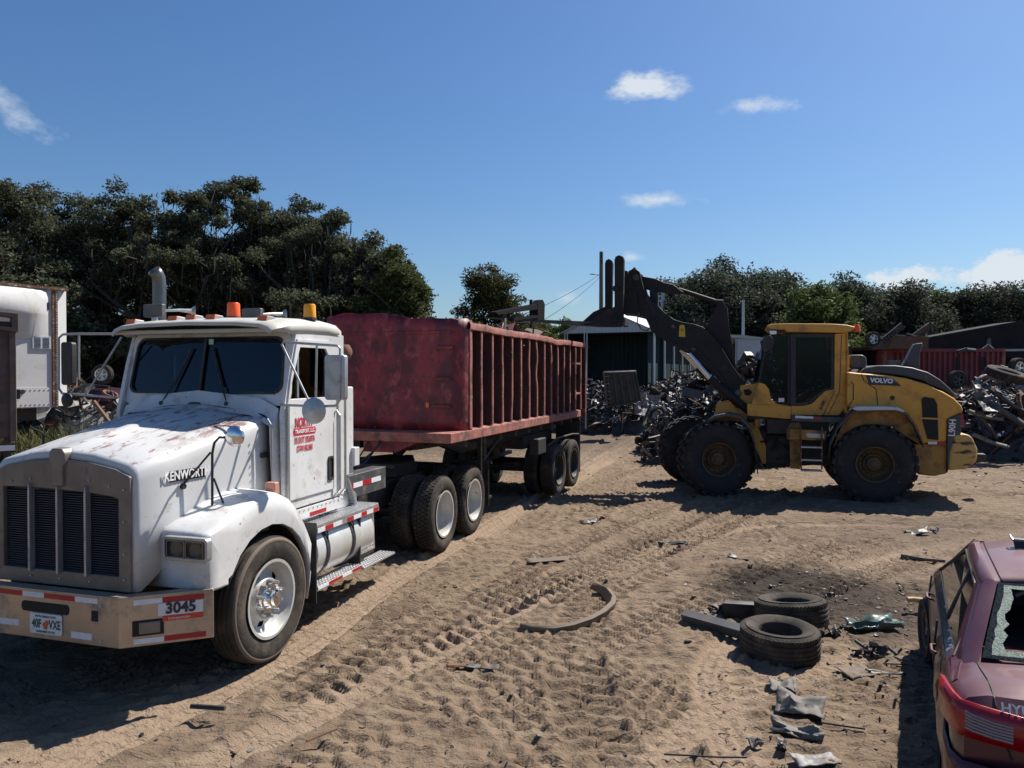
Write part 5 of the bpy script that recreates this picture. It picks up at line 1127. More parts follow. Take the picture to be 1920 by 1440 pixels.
    def fork(y0, y1, px_back0, px_back1, ytop, tag_):
        back = [(px_back0, 575), (px_back0, ytop+9), (px_back0+2, ytop+3), ((px_back0+px_back1)/2, ytop), (px_back1-2, ytop+3), (px_back1, ytop+9), (px_back1-2, 600), (px_back1-6, 613), (px_back0-16, 613), (px_back0-40, 610), (px_back0-60, 609), (px_back0-42, 603), (px_back0-22, 585)]
        pl(back, y0, y1, 'fork_shank', 'boom', ref=y0, bev=.01)
        tine = [(px_back0-30, 603), (px_back0-60, 602), (1020, 599.5), (908, 594.5), (907, 596), (960, 600.5), (1020, 605), (px_back0-60, 610), (px_back0-30, 612)]
        pl(tine, y0+.03, y1-.02, 'fork_tine', 'forksteel', ref=y0)
    fork(.35, .50, 1152, 1170, 478, 0)
    fork(1.9, 2.05, 1134, 1149, 485, 1)
    m_ = MB(); a = LD.px(1160, 545, y=.75); m_.tube([(a.x, .3, a.z), (a.x, 2.1, a.z)], .07, 12); a = LD.px(1158, 600, y=.75); m_.box(a.x-.06, a.x+.06, .3, 2.1, a.z-.08, a.z+.08); m_.box(a.x-.03, a.x+.06, .4, 2.0, a.z+.6, a.z+.72)
    B(m_, 'fork_carriage', 'boom', bev=.01)
    return r
M['ldtyre'] = mat('loader_tyre_rubber', (.03, .03, .032), .88, c2=(.055, .05, .046), sc2=4, dirt=(.16, .12, .09), dsc=5, dlo=.56, dhi=.85, bump=.25, bsc=30, spec=.2)
loader()

# ------------------------------------------------------------------ maroon wrecked saloon
def car():
    C = Frame(2.155, 3.70, -28); S = .87
    r = empty('wrecked_car', (C.o[0], C.o[1], 0), C.deg, 'maroon saloon with crumpled side, shattered rear window and roof panel popped open', 'car')
    B = lambda m_, n, mt, **k: m_.build(n, M[mt] if isinstance(mt, str) else mt, r, **k)
    HW = .775; CX = HW; AX = (.88, 3.14); WR = .275
    def interp(y, tab):
        for (a, va), (b, vb) in zip(tab[:-1], tab[1:]):
            if y <= b: t = (y-a)/(b-a); return [p+(q-p)*max(0, t) for p, q in zip(va, vb)]
        return tab[-1][1]
    # y: half width, belt z, deck z(centre), bottom z
    tab = [(0, (.70, .84, .87, .32)), (.06, (.735, .885, .93, .22)), (.18, (.76, .90, .965, .17)), (.5, (.775, .88, .95, .16)), (1.2, (.78, .82, .9, .16)), (2.8, (.78, .80, .86, .16)), (3.2, (.775, .78, .85, .16)), (3.7, (.74, .70, .74, .18)), (3.86, (.66, .58, .62, .24)), (3.9, (.55, .5, .52, .3))]
    rows = []; ys_ = [0, .03, .06, .1, .18, .28, .4]+[.5+.08*i for i in range(43)]
    ys_ = [y for y in ys_ if y <= 3.9]
    for y in ys_:
        hw, zb, zd, zl = interp(y, tab); low = zl
        for ya in AX:
            d = abs(y-ya)
            if d < .34: low = max(low, .28+math.sqrt(.34**2-d*d))
        half = [(hw*.95, low), (hw*.985, max(low+.01, .32)), (hw, max(low+.02, .45)), (hw*1.005, .58 if low < .56 else low+.03), (hw*.985, zb-.1), (hw*.955, zb-.03), (hw*.91, zb), (hw*.8, zb+(zd-zb)*.55), (hw*.5, zd-.01), (0, zd)]
        half = [(x, max(z, low)) for x, z in half]
        def crump(x, y, z, s):
            if s > 0 or y > 2.4: return (x, y, z)
            a = .055*math.exp(-((y-.75)/.75)**2)*max(0, min(1, (.85-z)/.1))
            nn = float(vnoise(np.array(y*4.2), np.array(z*6), 1, 2))-.5; n2 = abs(float(vnoise(np.array(y*2.1), np.array(z*3), 1, 9))-.5)
            return (x+a*(nn*1.5+n2*1.6), y, z+a*.3*nn)
        row = [crump(CX-x, y, z, -1) if x > .3 else (CX-x, y, z) for x, z in half]+[(CX+x, y, z) for x, z in half[-2::-1]]
        rows.append(row)
    m_ = MB(); nC = len(rows[0])
    m_.grid(rows); m_.add(rows[0], [tuple(range(nC))]); m_.add(rows[-1], [tuple(range(nC))])
    for i in range(len(m_.f)):
        v = [m_.v[k] for k in m_.f[i]]; ax = sum(p[0] for p in v)/len(v); az = sum(p[2] for p in v)/len(v)
        m_.m[i] = 1 if (ax < .12 and az < .8) else 0
    body_v, body_f = list(m_.v), list(m_.f)
    body = B(m_, 'body', [M['carred'], M['carside']], smooth=28)
    # greenhouse: roof, pillars and glass
    ZR = 1.255
    def gh(x, y, z): return (x, y, z)
    roof = []
    for y, z, w_ in ((1.12, ZR-.03, .50), (1.2, ZR-.005, .515), (1.5, ZR+.02, .53), (1.9, ZR+.025, .53), (2.25, ZR, .52), (2.4, ZR-.03, .505)):
        half = [(w_+.035, z-.09), (w_+.02, z-.045), (w_-.015, z-.015), (w_-.05, z-.012), (w_-.055, z-.02), (w_-.075, z-.018), (w_-.08, z-.005), (w_*.5, z+.018), (0, z+.025)]
        roof.append([(CX-x, y, zz+.03*(float(vnoise(np.array(x*5), np.array(y*4), 1, 4))-.5)*(1 if 0 < x < .5 else 0)) for x, zz in half]+[(CX+x, y, zz) for x, zz in half[-2::-1]])
    B(MB().grid(roof), 'roof', 'carred', smooth=40, solid=.01)
    def strip(P0, P1, w0, w1, n, mt, inw=(1, 0, 0)):
        P0 = [Vector(p) for p in P0]; rows = []
        return
    for s in (-1, 1):
        def X(x): return CX+s*x
        # C pillar (broad), quarter, A pillar, B pillar
        pr_ = [[(X(.715), .66, .80), (X(.705), .50, .83), (X(.67), .42, .865), (X(.60), .41, .90)]]
        for k in range(9):
            v = k/8; L3 = lambda p, q: tuple(p_+(q_-p_)*v for p_, q_ in zip(p, q))
            pr_.append([L3((X(.71), .72, .862), (X(.565), 1.28, 1.165)), L3((X(.686), .64, .897), (X(.542), 1.24, 1.20)), L3((X(.652), .57, .922), (X(.505), 1.18, 1.226)), L3((X(.592), .50, .936), (X(.455), 1.13, 1.226))])
        B(MB().grid(pr_), 'rear_pillar', 'carred', smooth=70)
        B(MB().grid([[(X(.725), .28, .86), (X(.71), .75, .86)], [(X(.70), .28, .885), (X(.66), .65, .89)]]), 'rear_quarter', 'carred', solid=.01)
        B(MB().grid([[(X(.70), 3.1, .80), (X(.535), 2.36, 1.2)], [(X(.64), 3.12, .85), (X(.49), 2.42, 1.235)]]), 'front_pillar', 'carred', solid=.01)
        B(MB().tube([(X(.705), .68, .875), (X(.60), .95, 1.03), (X(.56), 1.25, 1.155), (X(.562), 1.6, 1.185), (X(.562), 1.9, 1.185), (X(.55), 2.3, 1.165), (X(.70), 3.05, .82)], .010, 8), 'window_trim', 'black', smooth=60)
        B(MB().tube([(X(.705), 1.55, .84), (X(.565), 1.6, 1.175)], .013, 6), 'centre_pillar', 'black')
        B(MB().grid([[(X(.69), .72, .86), (X(.71), 1.53, .82)], [(X(.60), 1.0, 1.04), (X(.62), 1.55, 1.05)], [(X(.56), 1.25, 1.15), (X(.565), 1.57, 1.17)]]), 'rear_door_glass', 'cardarkglass')
        B(MB().grid([[(X(.71), 1.58, .82), (X(.70), 3.0, .81)], [(X(.62), 1.6, 1.05), (X(.62), 2.65, 1.0)], [(X(.565), 1.62, 1.17), (X(.55), 2.28, 1.155)]]), 'front_door_glass', 'cardarkglass')
        B(MB().grid([[(X(.735), y, .83-.01*(y-1)), (X(.70), y, .85-.01*(y-1))] for y in (.72, 1.2, 1.8, 2.5, 3.0)]), 'window_sill_trim', 'chrome' if s < 0 else 'black', solid=.006)
        # tail lights wrap round the corner
        tl = MB(); rows = []
        for k in range(9):
            t = k/8
            # from inner on the rear face round to the side
            if t < .55: x, y = .30+.34*(t/.55), -.012+.012*(t/.55)**2
            else: x, y = .64+.115*((t-.55)/.45)**.6, .0+.25*((t-.55)/.45)**1.4
            zt = .835+.07*t; zb_ = .70+.04*t
            o_ = .03 if t > .5 else .0; rows.append([(X(x+.0+o_), y-.012, zt+.01), (X(x+.010+o_), y-.026, (zt+zb_)/2+.02), (X(x+o_), y-.014, zb_-.015)])
        tb = tl.grid(rows).build('tail_light', M['taillens'], r, smooth=60, solid=.02)
        cl = MB()
        for j in range(6):
            z = .745+j*.0145; cl.tube([(X(.49), -.030, z-.012), (X(.57), -.030, z-.004), (X(.655), -.020, z+.008+j*.001), (X(.685), -.006, z+.016+j*.0015)], .0075, 6)
        cl.build('reversing_lens', M['clearlens'], tb, smooth=60)
    # trunk lid seams, badge, bumper
    from mathutils.bvhtree import BVHTree
    bvh = BVHTree.FromPolygons([Vector(v) for v in body_v], body_f)
    for s in (-1, 1):
        pts = []
        for x, y in ((.60, .52), (.595, .4), (.585, .3), (.575, .2), (.565, .12), (.56, .05), (.555, .02)):
            h_ = bvh.ray_cast(Vector((CX+s*x, y, 2)), Vector((0, 0, -1))); 
            if h_[0] is not None: pts.append(h_[0]+Vector((0, 0, .002)))
        for x, z in ((.55, .87), (.54, .8), (.52, .72), (.49, .64)):
            h_ = bvh.ray_cast(Vector((CX+s*x, -1, z)), Vector((0, 1, 0)))
            if h_[0] is not None: pts.append(h_[0]+Vector((0, -.0 if z > .82 or z < .68 else -.0, 0)))
        B(MB().tube(pts, .006, 6), 'boot_seam', 'blackhole')
    text('HYUNDAI', .062, M['whitetape'], 'badge', r, (CX-.40, -.012, .888), (R(68), 0, 0), sx=1.0, ext=.004, bold=.001)
    rowsb = []
    for x, y in ((-.755, .55), (-.765, .3), (-.75, .08), (-.70, -.02), (-.5, -.07), (0, -.09), (.5, -.07), (.70, -.02), (.75, .08), (.765, .3), (.755, .55)):
        k = .0 if y > .2 else 1
        rowsb.append([(CX+x, y, .60), (CX+x*1.01, y-.015*k, .55), (CX+x*1.01, y-.02*k, .35), (CX+x*.98, y, .2)])
    B(MB().grid(rowsb), 'rear_bumper', 'carred', smooth=50, solid=.01)
    # rear screen: black frit frame with green shattered remains and an open hole
    def rs(u, v):  # u -1..1, v 0 bottom..1 top
        w_ = .60+(.46-.60)*v; return Vector((CX+u*w_, .50+(1.13-.50)*v, .935+(ZR-.02-.935)*v+.015*(1-u*u)))
    n = 40; rd = random.Random(5)
    outer = []; inner = []
    for k in range(n):
        t = 2*math.pi*k/n; cu, su = math.cos(t), math.sin(t); m1 = max(abs(cu), abs(su)); u, v = cu/m1, su/m1
        outer.append(rs(u*.97, .5+.47*v)); q = rd.uniform(-.05, .05); inner.append((u*(.82+q*.7), .5+(.39+q*.5)*v))
    inn = [rs(u, v) for u, v in inner]; mid = [rs(u*.88/.73 if abs(u*.88/.73) < .9 else math.copysign(.88, u), v) for u, v in inner]
    mid = [o_.lerp(i_, .42) for o_, i_ in zip(outer, inn)]
    B(MB().grid([outer, mid], closed=True), 'rear_screen_rim', 'frit', solid=.004)
    B(MB().grid([mid, inn], closed=True), 'shattered_glass', 'shatter', smooth=0, solid=.005)
    m_ = MB(); m_.tube([rs(-.78, .9)+Vector((0, .03, -.05)), rs(-.6, .96)+Vector((0, .03, -.03)), rs(.2, .93)+Vector((0, .03, -.06))], .012, 8); B(m_, 'headliner_trim', 'greyplastic')
    B(MB().box(.12, 1.43, .6, 1.0, .6, .8), 'parcel_shelf', 'darkin'); m_ = MB()
    for x in (.45, 1.1):
        m_.box(x-.22, x+.22, 2.0, 2.12, .5, 1.02); m_.box(x-.1, x+.1, 2.0, 2.1, 1.04, 1.16)
    m_.box(.15, 1.4, 1.05, 1.15, .4, .9); m_.box(.1, 1.45, .9, 3.2, .22, .3); B(m_, 'seats', 'darkin', bev=.02)
    B(MB().grid([[(CX-.64, 3.14, .86), (CX+.64, 3.14, .86)], [(CX-.48, 2.42, 1.22), (CX+.48, 2.42, 1.22)]]), 'windscreen', 'cardarkglass')
    # popped open sunroof panel
    m_ = MB(); m_.grid([[(CX-.29, 1.80, ZR+.03), (CX+.33, 1.80, ZR+.03)], [(CX-.30, 1.85, ZR+.10), (CX+.34, 1.85, ZR+.10)], [(CX-.30, 1.93, ZR+.105), (CX+.35, 1.93, ZR+.105)]]); B(m_, 'sunroof_panel', 'black', solid=.015)
    B(MB().tube([(CX-.30, 1.84, ZR+.10), (CX-.31, 1.88, ZR+.11), (CX-.31, 1.95, ZR+.115)], .008, 6), 'sunroof_edge', 'dullalu'); B(MB().tube([(CX-.30, 1.84, ZR+.105), (CX+.35, 1.84, ZR+.105)], .008, 6), 'sunroof_edge', 'dullalu')
    # door seams, handles, wheels
    for q in ([(.018, 1.55, .82), (.0, 1.55, .6), (.012, 1.52, .22)], [(.018, 2.98, .78), (.0, 2.95, .6), (.015, 2.85, .22)], [(.03, .98, .83), (.02, .86, .72), (.02, 1.2, .5), (.02, 1.25, .22)]):
        B(MB().tube([(x-.004, y, z) for x, y, z in q], .007, 5), 'door_seam', 'blackhole')
    for y in (1.3, 2.6): B(MB().tube([(.0, y-.08, .70), (-.025, y-.06, .705), (-.025, y+.06, .705), (.0, y+.08, .70)], .011, 6), 'door_handle', 'carred', smooth=60)
    ct = MB().lathe(tyre_prof(.275, .18, .165, 3, .008, .006), n=40).mesh('tyre', M['rubber'], smooth=40)
    cr = MB(); cr.lathe([(.06, .166), (.075, .172), (.07, .15), (-.02, .145), (-.03, .0001)], n=30, close=False)
    for k in range(5):
        a = 2*math.pi*k/5; rad = Vector((0, math.cos(a), math.sin(a))); tan = Vector((0, -math.sin(a), math.cos(a))); cr.obox(rad*.085+Vector((.045, 0, 0)), rad*.075, tan*.022, (.014, 0, 0))
    cr.lathe([(.03, .0001), (.07, .0001), (.068, .035), (.03, .04)], n=16, close=False); crm = cr.mesh('rim', M['alu'], smooth=40); crd = cr.mesh('rim', M['lgreyl'], smooth=40)
    for y, x, s, st in ((AX[0], .10, -1, 0), (AX[0], 1.45, 1, 0), (AX[1], .05, -1, .16), (AX[1], 1.45, 1, 0)):
        t_ = inst(ct, 'tyre', r, (x, y, .275), (0, 0, math.pi+st if s < 0 else st)); inst(crd, 'rim', t_)
    B(MB().box(.08, 1.47, .6, 3.4, .14, .2), 'underbody', 'chassis')
    return ct, crm, crd
M['cardarkglass'] = M['glassdark']
CTY, CRIM, CRIMD = car()

# ------------------------------------------------------------------ things lying in the yard
def thing(mb, name, mt, loc, label, cat, rot=(0, 0, 0), group=None, **k):
    o = mb.build(name, M[mt] if isinstance(mt, str) else mt, None, **k); o.location = loc; o.rotation_euler = rot; return tag(o, label, cat, group)
def lying_tyre(Rr, w, rr, mt='dusty'):
    m_ = MB().lathe([(r_[0], r_[1]) for r_ in tyre_prof(Rr, w, rr, 4, .008, .012)], n=56, axis='z')
    for k in range(60):
        t = 2*math.pi*k/60
        for z in (-w*.36, w*.36):
            rad = Vector((math.cos(t), math.sin(t), 0)); tan = Vector((-math.sin(t), math.cos(t), 0)); m_.obox(rad*(Rr-.014)+Vector((0, 0, z)), tan*.009, (0, 0, w*.09), rad*.010)
    return m_.mesh('loose_tyre', M[mt], smooth=40)
LT = lying_tyre(.345, .235, .185)
for (px_, py_, z, tl, lab) in ((1462, 1200, .118, (.02, 0, .4), 'nearer of two worn tyres lying flat on the sand, its rim hole facing up'), (1483, 1146, .17, (-.08, .10, 1.2), 'farther tyre leaning on a black plastic part behind the nearer tyre')):
    p = G(px_, py_, z); o = bpy.data.objects.new('loose_tyre', LT); col.objects.link(o); o.location = p; o.rotation_euler = tl
    tag(o, lab, 'tyre', 'pair of worn tyres lying on the sand')
# C channel
a = G(1281, 1158, .06); b = G(1384, 1187, .06); d = (b-a); L_ = d.length
thing(MB().prism([(-.05, 0), (.05, 0), (.05, .10), (.04, .10), (.04, .012), (-.04, .012), (-.04, .10), (-.05, .10)], 'x', 0, L_+.1), 'steel_channel', 'scrapgrey', (a.x, a.y, .12), 'grey steel channel lying on the sand with one end under the nearer tyre', 'beam', (R(200), 0, math.atan2(d.y, d.x)))
# black plastic bin part behind the tyre
m_ = MB(); m_.grid([[(-.15, 0, 0), (-.17, .0, .16), (-.12, .03, .18)], [(.25, -.05, 0), (.27, -.06, .15), (.27, 0, .17)]]); m_.grid([[(-.15, 0, 0), (-.17, .0, .16)], [(-.05, .3, 0), (-.06, .33, .13)]]); m_.box(-.1, .2, .0, .3, .0, .03)
thing(m_, 'plastic_tray', 'black', tuple(G(1385, 1160)), 'broken black plastic tray wedged behind the two tyres', 'plastic part', solid=.01)
# curved trim strip
Pp = [(975, 1178), (1000, 1185), (1040, 1186), (1075, 1181), (1110, 1170), (1135, 1157), (1152, 1142), (1154, 1132), (1142, 1118), (1120, 1107)]
rows = []
for i, q in enumerate(Pp):
    p = G(*q); h = .03+.05*(i/9); rows.append([(p.x, p.y, .0), (p.x+.004, p.y, h), (p.x-.03*min(1, i/5), p.y+.02, h+.012), (p.x-.085*min(1, i/6), p.y+.05*min(1, i/5), .010)])
thing(MB().grid(rows), 'bumper_trim', 'driedpanel', (0, 0, 0), 'long curved dark bumper trim lying on the open sand left of the tyres', 'car trim', solid=.008, smooth=50)
def crumple(w, l, h, seed, nx_=10, ny_=8, curl=.3):
    rows = []
    for i in range(nx_+1):
        row = []
        for j in range(ny_+1):
            u = i/nx_-.5; v = j/ny_-.5; n1 = float(vnoise(np.array(u*4), np.array(v*4), 1, seed))-.5; n2 = float(vnoise(np.array(u*9), np.array(v*9), 1, seed+3))-.5
            row.append((u*w*(1+.15*n1)+n2*.03*w, v*l*(1+.25*n1), h*(.5+n1*.8+n2*.25)+curl*w*(u*u)*(.5+v)))
        rows.append(row)
    mz = min(p[2] for r_ in rows for p in r_)
    return MB().grid([[(p[0], p[1], p[2]-mz+.004) for p in r_] for r_ in rows])
def crum(px_, py_, w, l, h, seed, mt, name, label, cat, rz=0, z=0, tilt=(0, 0), curl=.3, group=None, solid=.006):
    p = G(px_, py_); return thing(crumple(w, l, h, seed, curl=curl), name, mt, (p.x, p.y, z), label, cat, (tilt[0], tilt[1], rz), group, solid=solid, smooth=35)
crum(1498, 1332, .34, .24, .14, 4, 'greyplastic', 'plastic_cover', 'largest pale grey torn plastic cover, below the two tyres', 'plastic part', -.4, .01, (.3, .1), curl=.12)
crum(1468, 1290, .20, .20, .08, 9, 'greyplastic', 'plastic_cover', 'small pale grey plastic cover just above the largest torn cover', 'plastic part', -.3)
crum(1495, 1375, .34, .10, .10, 14, 'greyplastic', 'plastic_cover', 'long creased grey plastic shard lying in front of the largest torn cover', 'plastic part', -.55, .0, (.5, 0))
crum(1415, 1400, .10, .07, .07, 21, 'greyplastic', 'plastic_scrap', 'small curled brown plastic scrap left of the creased grey shard', 'plastic part', .4, curl=.9)
crum(1466, 1403, .11, .06, .05, 22, 'black', 'plastic_scrap', 'small dark curved plastic scrap below the torn grey covers', 'plastic part', 1.3, curl=.9)
crum(1530, 1432, .30, .12, .05, 25, 'scrapbright', 'plastic_scrap', 'white plastic scrap at the very bottom of the picture', 'plastic part', .2)
crum(1635, 1178, .50, .22, .20, 31, 'greenglass', 'glass_sheet', 'dark green sheet of broken laminated glass between the tyres and the car', 'glass', .1, .0, (.25, 0), curl=.1)
crum(1563, 1192, .12, .12, .13, 35, 'greyplastic', 'plastic_scrap', 'crumpled grey scrap tucked beside the right edge of the nearer tyre', 'plastic part', .7, curl=.6)
crum(1605, 1262, .26, .20, .03, 41, 'driedpanel', 'metal_sheet', 'sandy flat sheet with a raised dark edge at the tip of the car shadow', 'sheet', .3)
crum(1035, 1050, .7, .22, .03, 44, 'driedpanel', 'metal_sheet', 'flat sand covered sheet half buried in the tread marks', 'sheet', .25, curl=0)
crum(905, 1254, .28, .07, .03, 48, 'greyplastic', 'trim_piece', 'short pale trim piece on the sand in the lower middle', 'car trim', -.1, curl=.1)
crum(862, 1250, .22, .07, .02, 49, 'scraprust', 'trim_piece', 'dark brown bent strip beside the short pale trim piece', 'car trim', .1)
crum(1105, 982, .34, .16, .09, 52, 'scrapdark', 'metal_scrap', 'dark torn scrap on the sand in front of the loader shadow', 'scrap', .2, curl=.2)
crum(1130, 975, .30, .08, .10, 53, 'rust', 'metal_scrap', 'thin brown curled scrap right of the dark torn scrap', 'scrap', .9, curl=.4)
crum(1262, 1022, .42, .10, .07, 56, 'scrapdark', 'metal_scrap', 'flat black scrap bar lying in the middle of the yard', 'scrap', -.1, curl=.05)
crum(1395, 1050, .40, .14, .06, 58, 'scrapgrey', 'metal_scrap', 'grey bent metal offcut right of the flat black bar', 'scrap', -.5, curl=.2)
crum(1720, 1002, .40, .18, .10, 61, 'scrapdark', 'metal_scrap', 'black twisted lump left of the popped sunroof', 'scrap', 0)
crum(1752, 998, .16, .10, .12, 62, 'scrapbright', 'metal_scrap', 'small lump with a pale tip beside the black twisted lump', 'scrap', .8)
crum(1660, 1265, .30, .04, .03, 64, 'scrapdark', 'metal_scrap', 'narrow dark strip reaching into the car shadow', 'scrap', -.2)
def rod(q, r_, mt, name, label, cat, zz=.02, n=6):
    pts = [G(u, v) for u, v in q]; o0 = pts[0].copy(); m_ = MB().tube([Vector((p.x-o0.x, p.y-o0.y, zz+.0*i)) for i, p in enumerate(pts)], r_, n); return thing(m_, name, mt, (o0.x, o0.y, 0), label, cat)
rod([(358, 1329), (422, 1333)], .018, 'black', 'rubber_rod', 'short black rubber rod on the sand below the truck front wheel', 'rod')
rod([(1690, 1044), (1735, 1052), (1772, 1055)], .022, 'rustbrown', 'steel_bar', 'thin dark bar lying behind the left side of the car', 'bar')
rod([(1540, 1360), (1585, 1367), (1622, 1372)], .007, 'scrapdark', 'wire', 'thin wire running from the torn covers into the car shadow', 'wire')
rod([(1245, 1420), (1290, 1422), (1340, 1425), (1400, 1426)], .006, 'scrapdark', 'wire', 'thin dark wire lying on the sand at the bottom of the picture', 'wire')
rod([(575, 1395), (600, 1384), (632, 1372)], .008, 'scraprust', 'wire', 'rusty twig of wire on the sand in the lower left', 'wire')
rod([(1770, 1260), (1700, 1250), (1640, 1248)], .006, 'scrapdark', 'wire', 'thin wire half hidden beside the car wheel', 'wire')
m_ = MB().tube([(0, 0, .12), (.05, 0, .13), (.18, .02, .10), (.26, .02, .09)], [.03, .024, .036, .05], 10); thing(m_, 'foam_piece', 'tan', tuple(G(1702, 1146)), 'tan bone shaped piece of foam sticking out left of the car', 'foam', rot=(0, 0, -.05), smooth=60)
def lump(px_, py_, s, seed, label, mt='scrapdark', name='engine_part', n=26):
    rd = random.Random(seed); m_ = MB()
    for k in range(n):
        c = Vector((rd.gauss(0, s*.35), rd.gauss(0, s*.3), abs(rd.gauss(0, s*.22))+.01))
        if rd.random() < .5:
            a = Vector([rd.uniform(-1, 1) for _ in range(3)]).normalized(); m_.tube([c-a*s*.2, c+a*s*.2], s*rd.uniform(.03, .1), 8)
        else:
            A = Matrix.Rotation(rd.uniform(0, 6), 3, 'Z') @ Matrix.Rotation(rd.uniform(0, 6), 3, 'X'); q = s*rd.uniform(.06, .2); m_.obox(c, A @ Vector((q, 0, 0)), A @ Vector((0, q*rd.uniform(.2, 1), 0)), A @ Vector((0, 0, q*rd.uniform(.1, .5))))
    return tag(thing(m_, name, mt, tuple(G(px_, py_)), label, 'car part'), kind='stuff')
lump(1640, 1228, .20, 3, 'small dark lump of engine part between the green glass and the wheel')
lump(1350, 1150, .18, 5, 'little heap of black wiring behind the steel channel', name='wiring')
lump(1560, 1122, .10, 8, 'small dark fragment just right of the farther tyre')
rod([(1655, 1225), (1675, 1236), (1690, 1242)], .014, 'black', 'rubber_hose', 'short black hose next to the dark engine lump', 'hose')
# chips, crumbs and twigs scattered over the sand
def chips():
    rd = random.Random(12); m_ = MB()
    def put(x, y, s, kind):
        z = gz(x, y)+.002; a = rd.uniform(0, 6.28); c = Vector((x, y, z+s*.12)); A = Matrix.Rotation(a, 3, 'Z') @ Matrix.Rotation(rd.uniform(-.5, .5), 3, 'X')
        m_.mi = kind
        if rd.random() < .35: m_.tube([c-A @ Vector((s*.9, 0, 0)), c+A @ Vector((s*.9, 0, 0))+Vector((0, 0, rd.uniform(0, s*.3)))], s*.08, 4)
        else:
            n = rd.randint(3, 6); P_ = [(math.cos(6.28*k/n)*s*rd.uniform(.35, .8), math.sin(6.28*k/n)*s*rd.uniform(.2, .5)) for k in range(n)]
            b = len(m_.v); top = [c+A @ Vector((p[0], p[1], s*rd.uniform(.05, .25))) for p in P_]; bot = [c+A @ Vector((p[0], p[1], -s*.1)) for p in P_]
            m_.add(bot+top, [tuple(range(n, 2*n))]+[(i, (i+1) % n, n+(i+1) % n, n+i) for i in range(n)])
    for k in range(1000): put(rd.gauss(3.6, .8), rd.gauss(7.9, 1.0), rd.choice([.01, .015, .02, .03, .045]), rd.choice([0, 0, 0, 1, 2, 3]))
    for k in range(260): put(rd.uniform(1.4, 3.0), rd.uniform(4.9, 6.2), rd.choice([.008, .012, .02, .03]), rd.choice([0, 0, 1, 2, 4]))
    for k in range(900):
        y = 4.7+25*rd.random()**2; x = (rd.uniform(-.7, .75))*y; put(x, y, rd.choice([.008, .012, .018, .03])*(1+y/14), rd.choice([0, 0, 0, 1, 2, 4, 4]))
    for k in range(500): put(rd.uniform(6, 17), rd.uniform(15, 24), rd.choice([.03, .05, .08]), rd.choice([0, 0, 1, 3, 2]))
    o = m_.build('ground_debris', [M['scrapdark'], M['scraprust'], M['greyplastic'], M['scrapbright'], M['driedpanel']], None, rec=False); tag(o, 'small chips, twigs and crumbs of scrap strewn over the sandy yard', 'debris', kind='stuff')
chips()

# ------------------------------------------------------------------ scrap heaps
def heap(cx, cy, rx, ry, h, n, seed, label, size=.35, rot=0, name='scrap_heap', mats=('scrapdark', 'scrapdark', 'scrapgrey', 'scraprust', 'scrapdark', 'scrapblue', 'scrapdark', 'scrapdark', 'scrapgrey', 'scrapdark', 'scrapbright', 'scrapdark', 'chassis', 'chassis')):
    rd = random.Random(seed); m_ = MB(); mt = [M[k] for k in mats]; c0, s0 = math.cos(rot), math.sin(rot)
    def H(u, v): return max(0, 1-(u*u+v*v))**.55*h*(.7+.6*float(vnoise(np.array(u*3+seed), np.array(v*3), 1, seed)))
    rows = []
    for i in range(17):
        row = []
        for j in range(13):
            u = -1+i/8; v = -1+j/6; q = max(1, math.hypot(u, v)); u, v = u/q, v/q; row.append((u*rx, v*ry, H(u, v)*.85-.12))
        rows.append(row)
    m_.mi = 0; m_.grid(rows)
    for k in range(n):
        a = rd.uniform(0, 6.283); q = math.sqrt(rd.random()); u, v = q*math.cos(a), q*math.sin(a); z = H(u, v)*rd.uniform(.8, 1.05); c = Vector((u*rx, v*ry, z)); m_.mi = rd.randrange(len(mt)); s = size*rd.uniform(.35, 1.25)
        A = Matrix.Rotation(rd.uniform(0, 6.28), 3, 'Z') @ Matrix.Rotation(rd.uniform(-1.3, 1.3), 3, 'X') @ Matrix.Rotation(rd.uniform(-1, 1), 3, 'Y'); t = rd.random()
        if rd.random() < .12 and name != 'trailer_load': s *= 2.3
        if t < .55:
            pts = [c+A @ Vector((s*(i-2)*.42, s*.6*math.sin(i*1.3+k), s*.4*math.cos(i*1.9+k))) for i in range(5)]; m_.tube(pts, s*rd.uniform(.02, .07), 5)
        elif t < .70:
            g_ = []
            for i in range(4): g_.append([c+A @ Vector((s*(i/3-.5)*1.3, s*(j/2-.5)*rd.uniform(.6, 1.1), s*.3*rd.uniform(-.5, .5))) for j in range(3)])
            m_.grid(g_)
        elif t < .80: m_.obox(c, A @ Vector((s*.45, 0, 0)), A @ Vector((0, s*.22, 0)), A @ Vector((0, 0, s*.14)))
        elif t < .95:
            P_ = [c+A @ Vector((s*.4*math.cos(q_), s*.4*math.sin(q_), 0)) for q_ in [i*.785 for i in range(9)]]; m_.tube(P_, s*.09, 5, cap=False)
        else:
            if name == 'trailer_load': s = min(s, .2)
            m_.tube([c-A @ Vector((s*1.1, 0, 0)), c+A @ Vector((s*1.1, 0, 0))], s*.04, 5)
    o = m_.build(name, mt, None, rec=False); o.location = (cx, cy, 0); o.rotation_euler = (0, 0, rot); return tag(o, label, 'scrap heap', kind='stuff')
heap(4.0, 32.5, 3.2, 2.0, 1.75, 1100, 1, 'low heap of dark car scrap beyond the tail of the red trailer', .30)
heap(8.2, 38, 4.4, 2.4, 2.3, 1200, 2, 'dark heap of engine parts in front of the open metal shed', .30)
heap(6.0, 21.0, 2.3, 1.5, .85, 700, 3, 'heap of twisted metal behind the front wheels of the loader', .28)
heap(7.6, 23.5, 3.6, 2.0, 2.55, 1500, 4, 'tall heap of tangled wiring and metal behind the loader boom', .28)
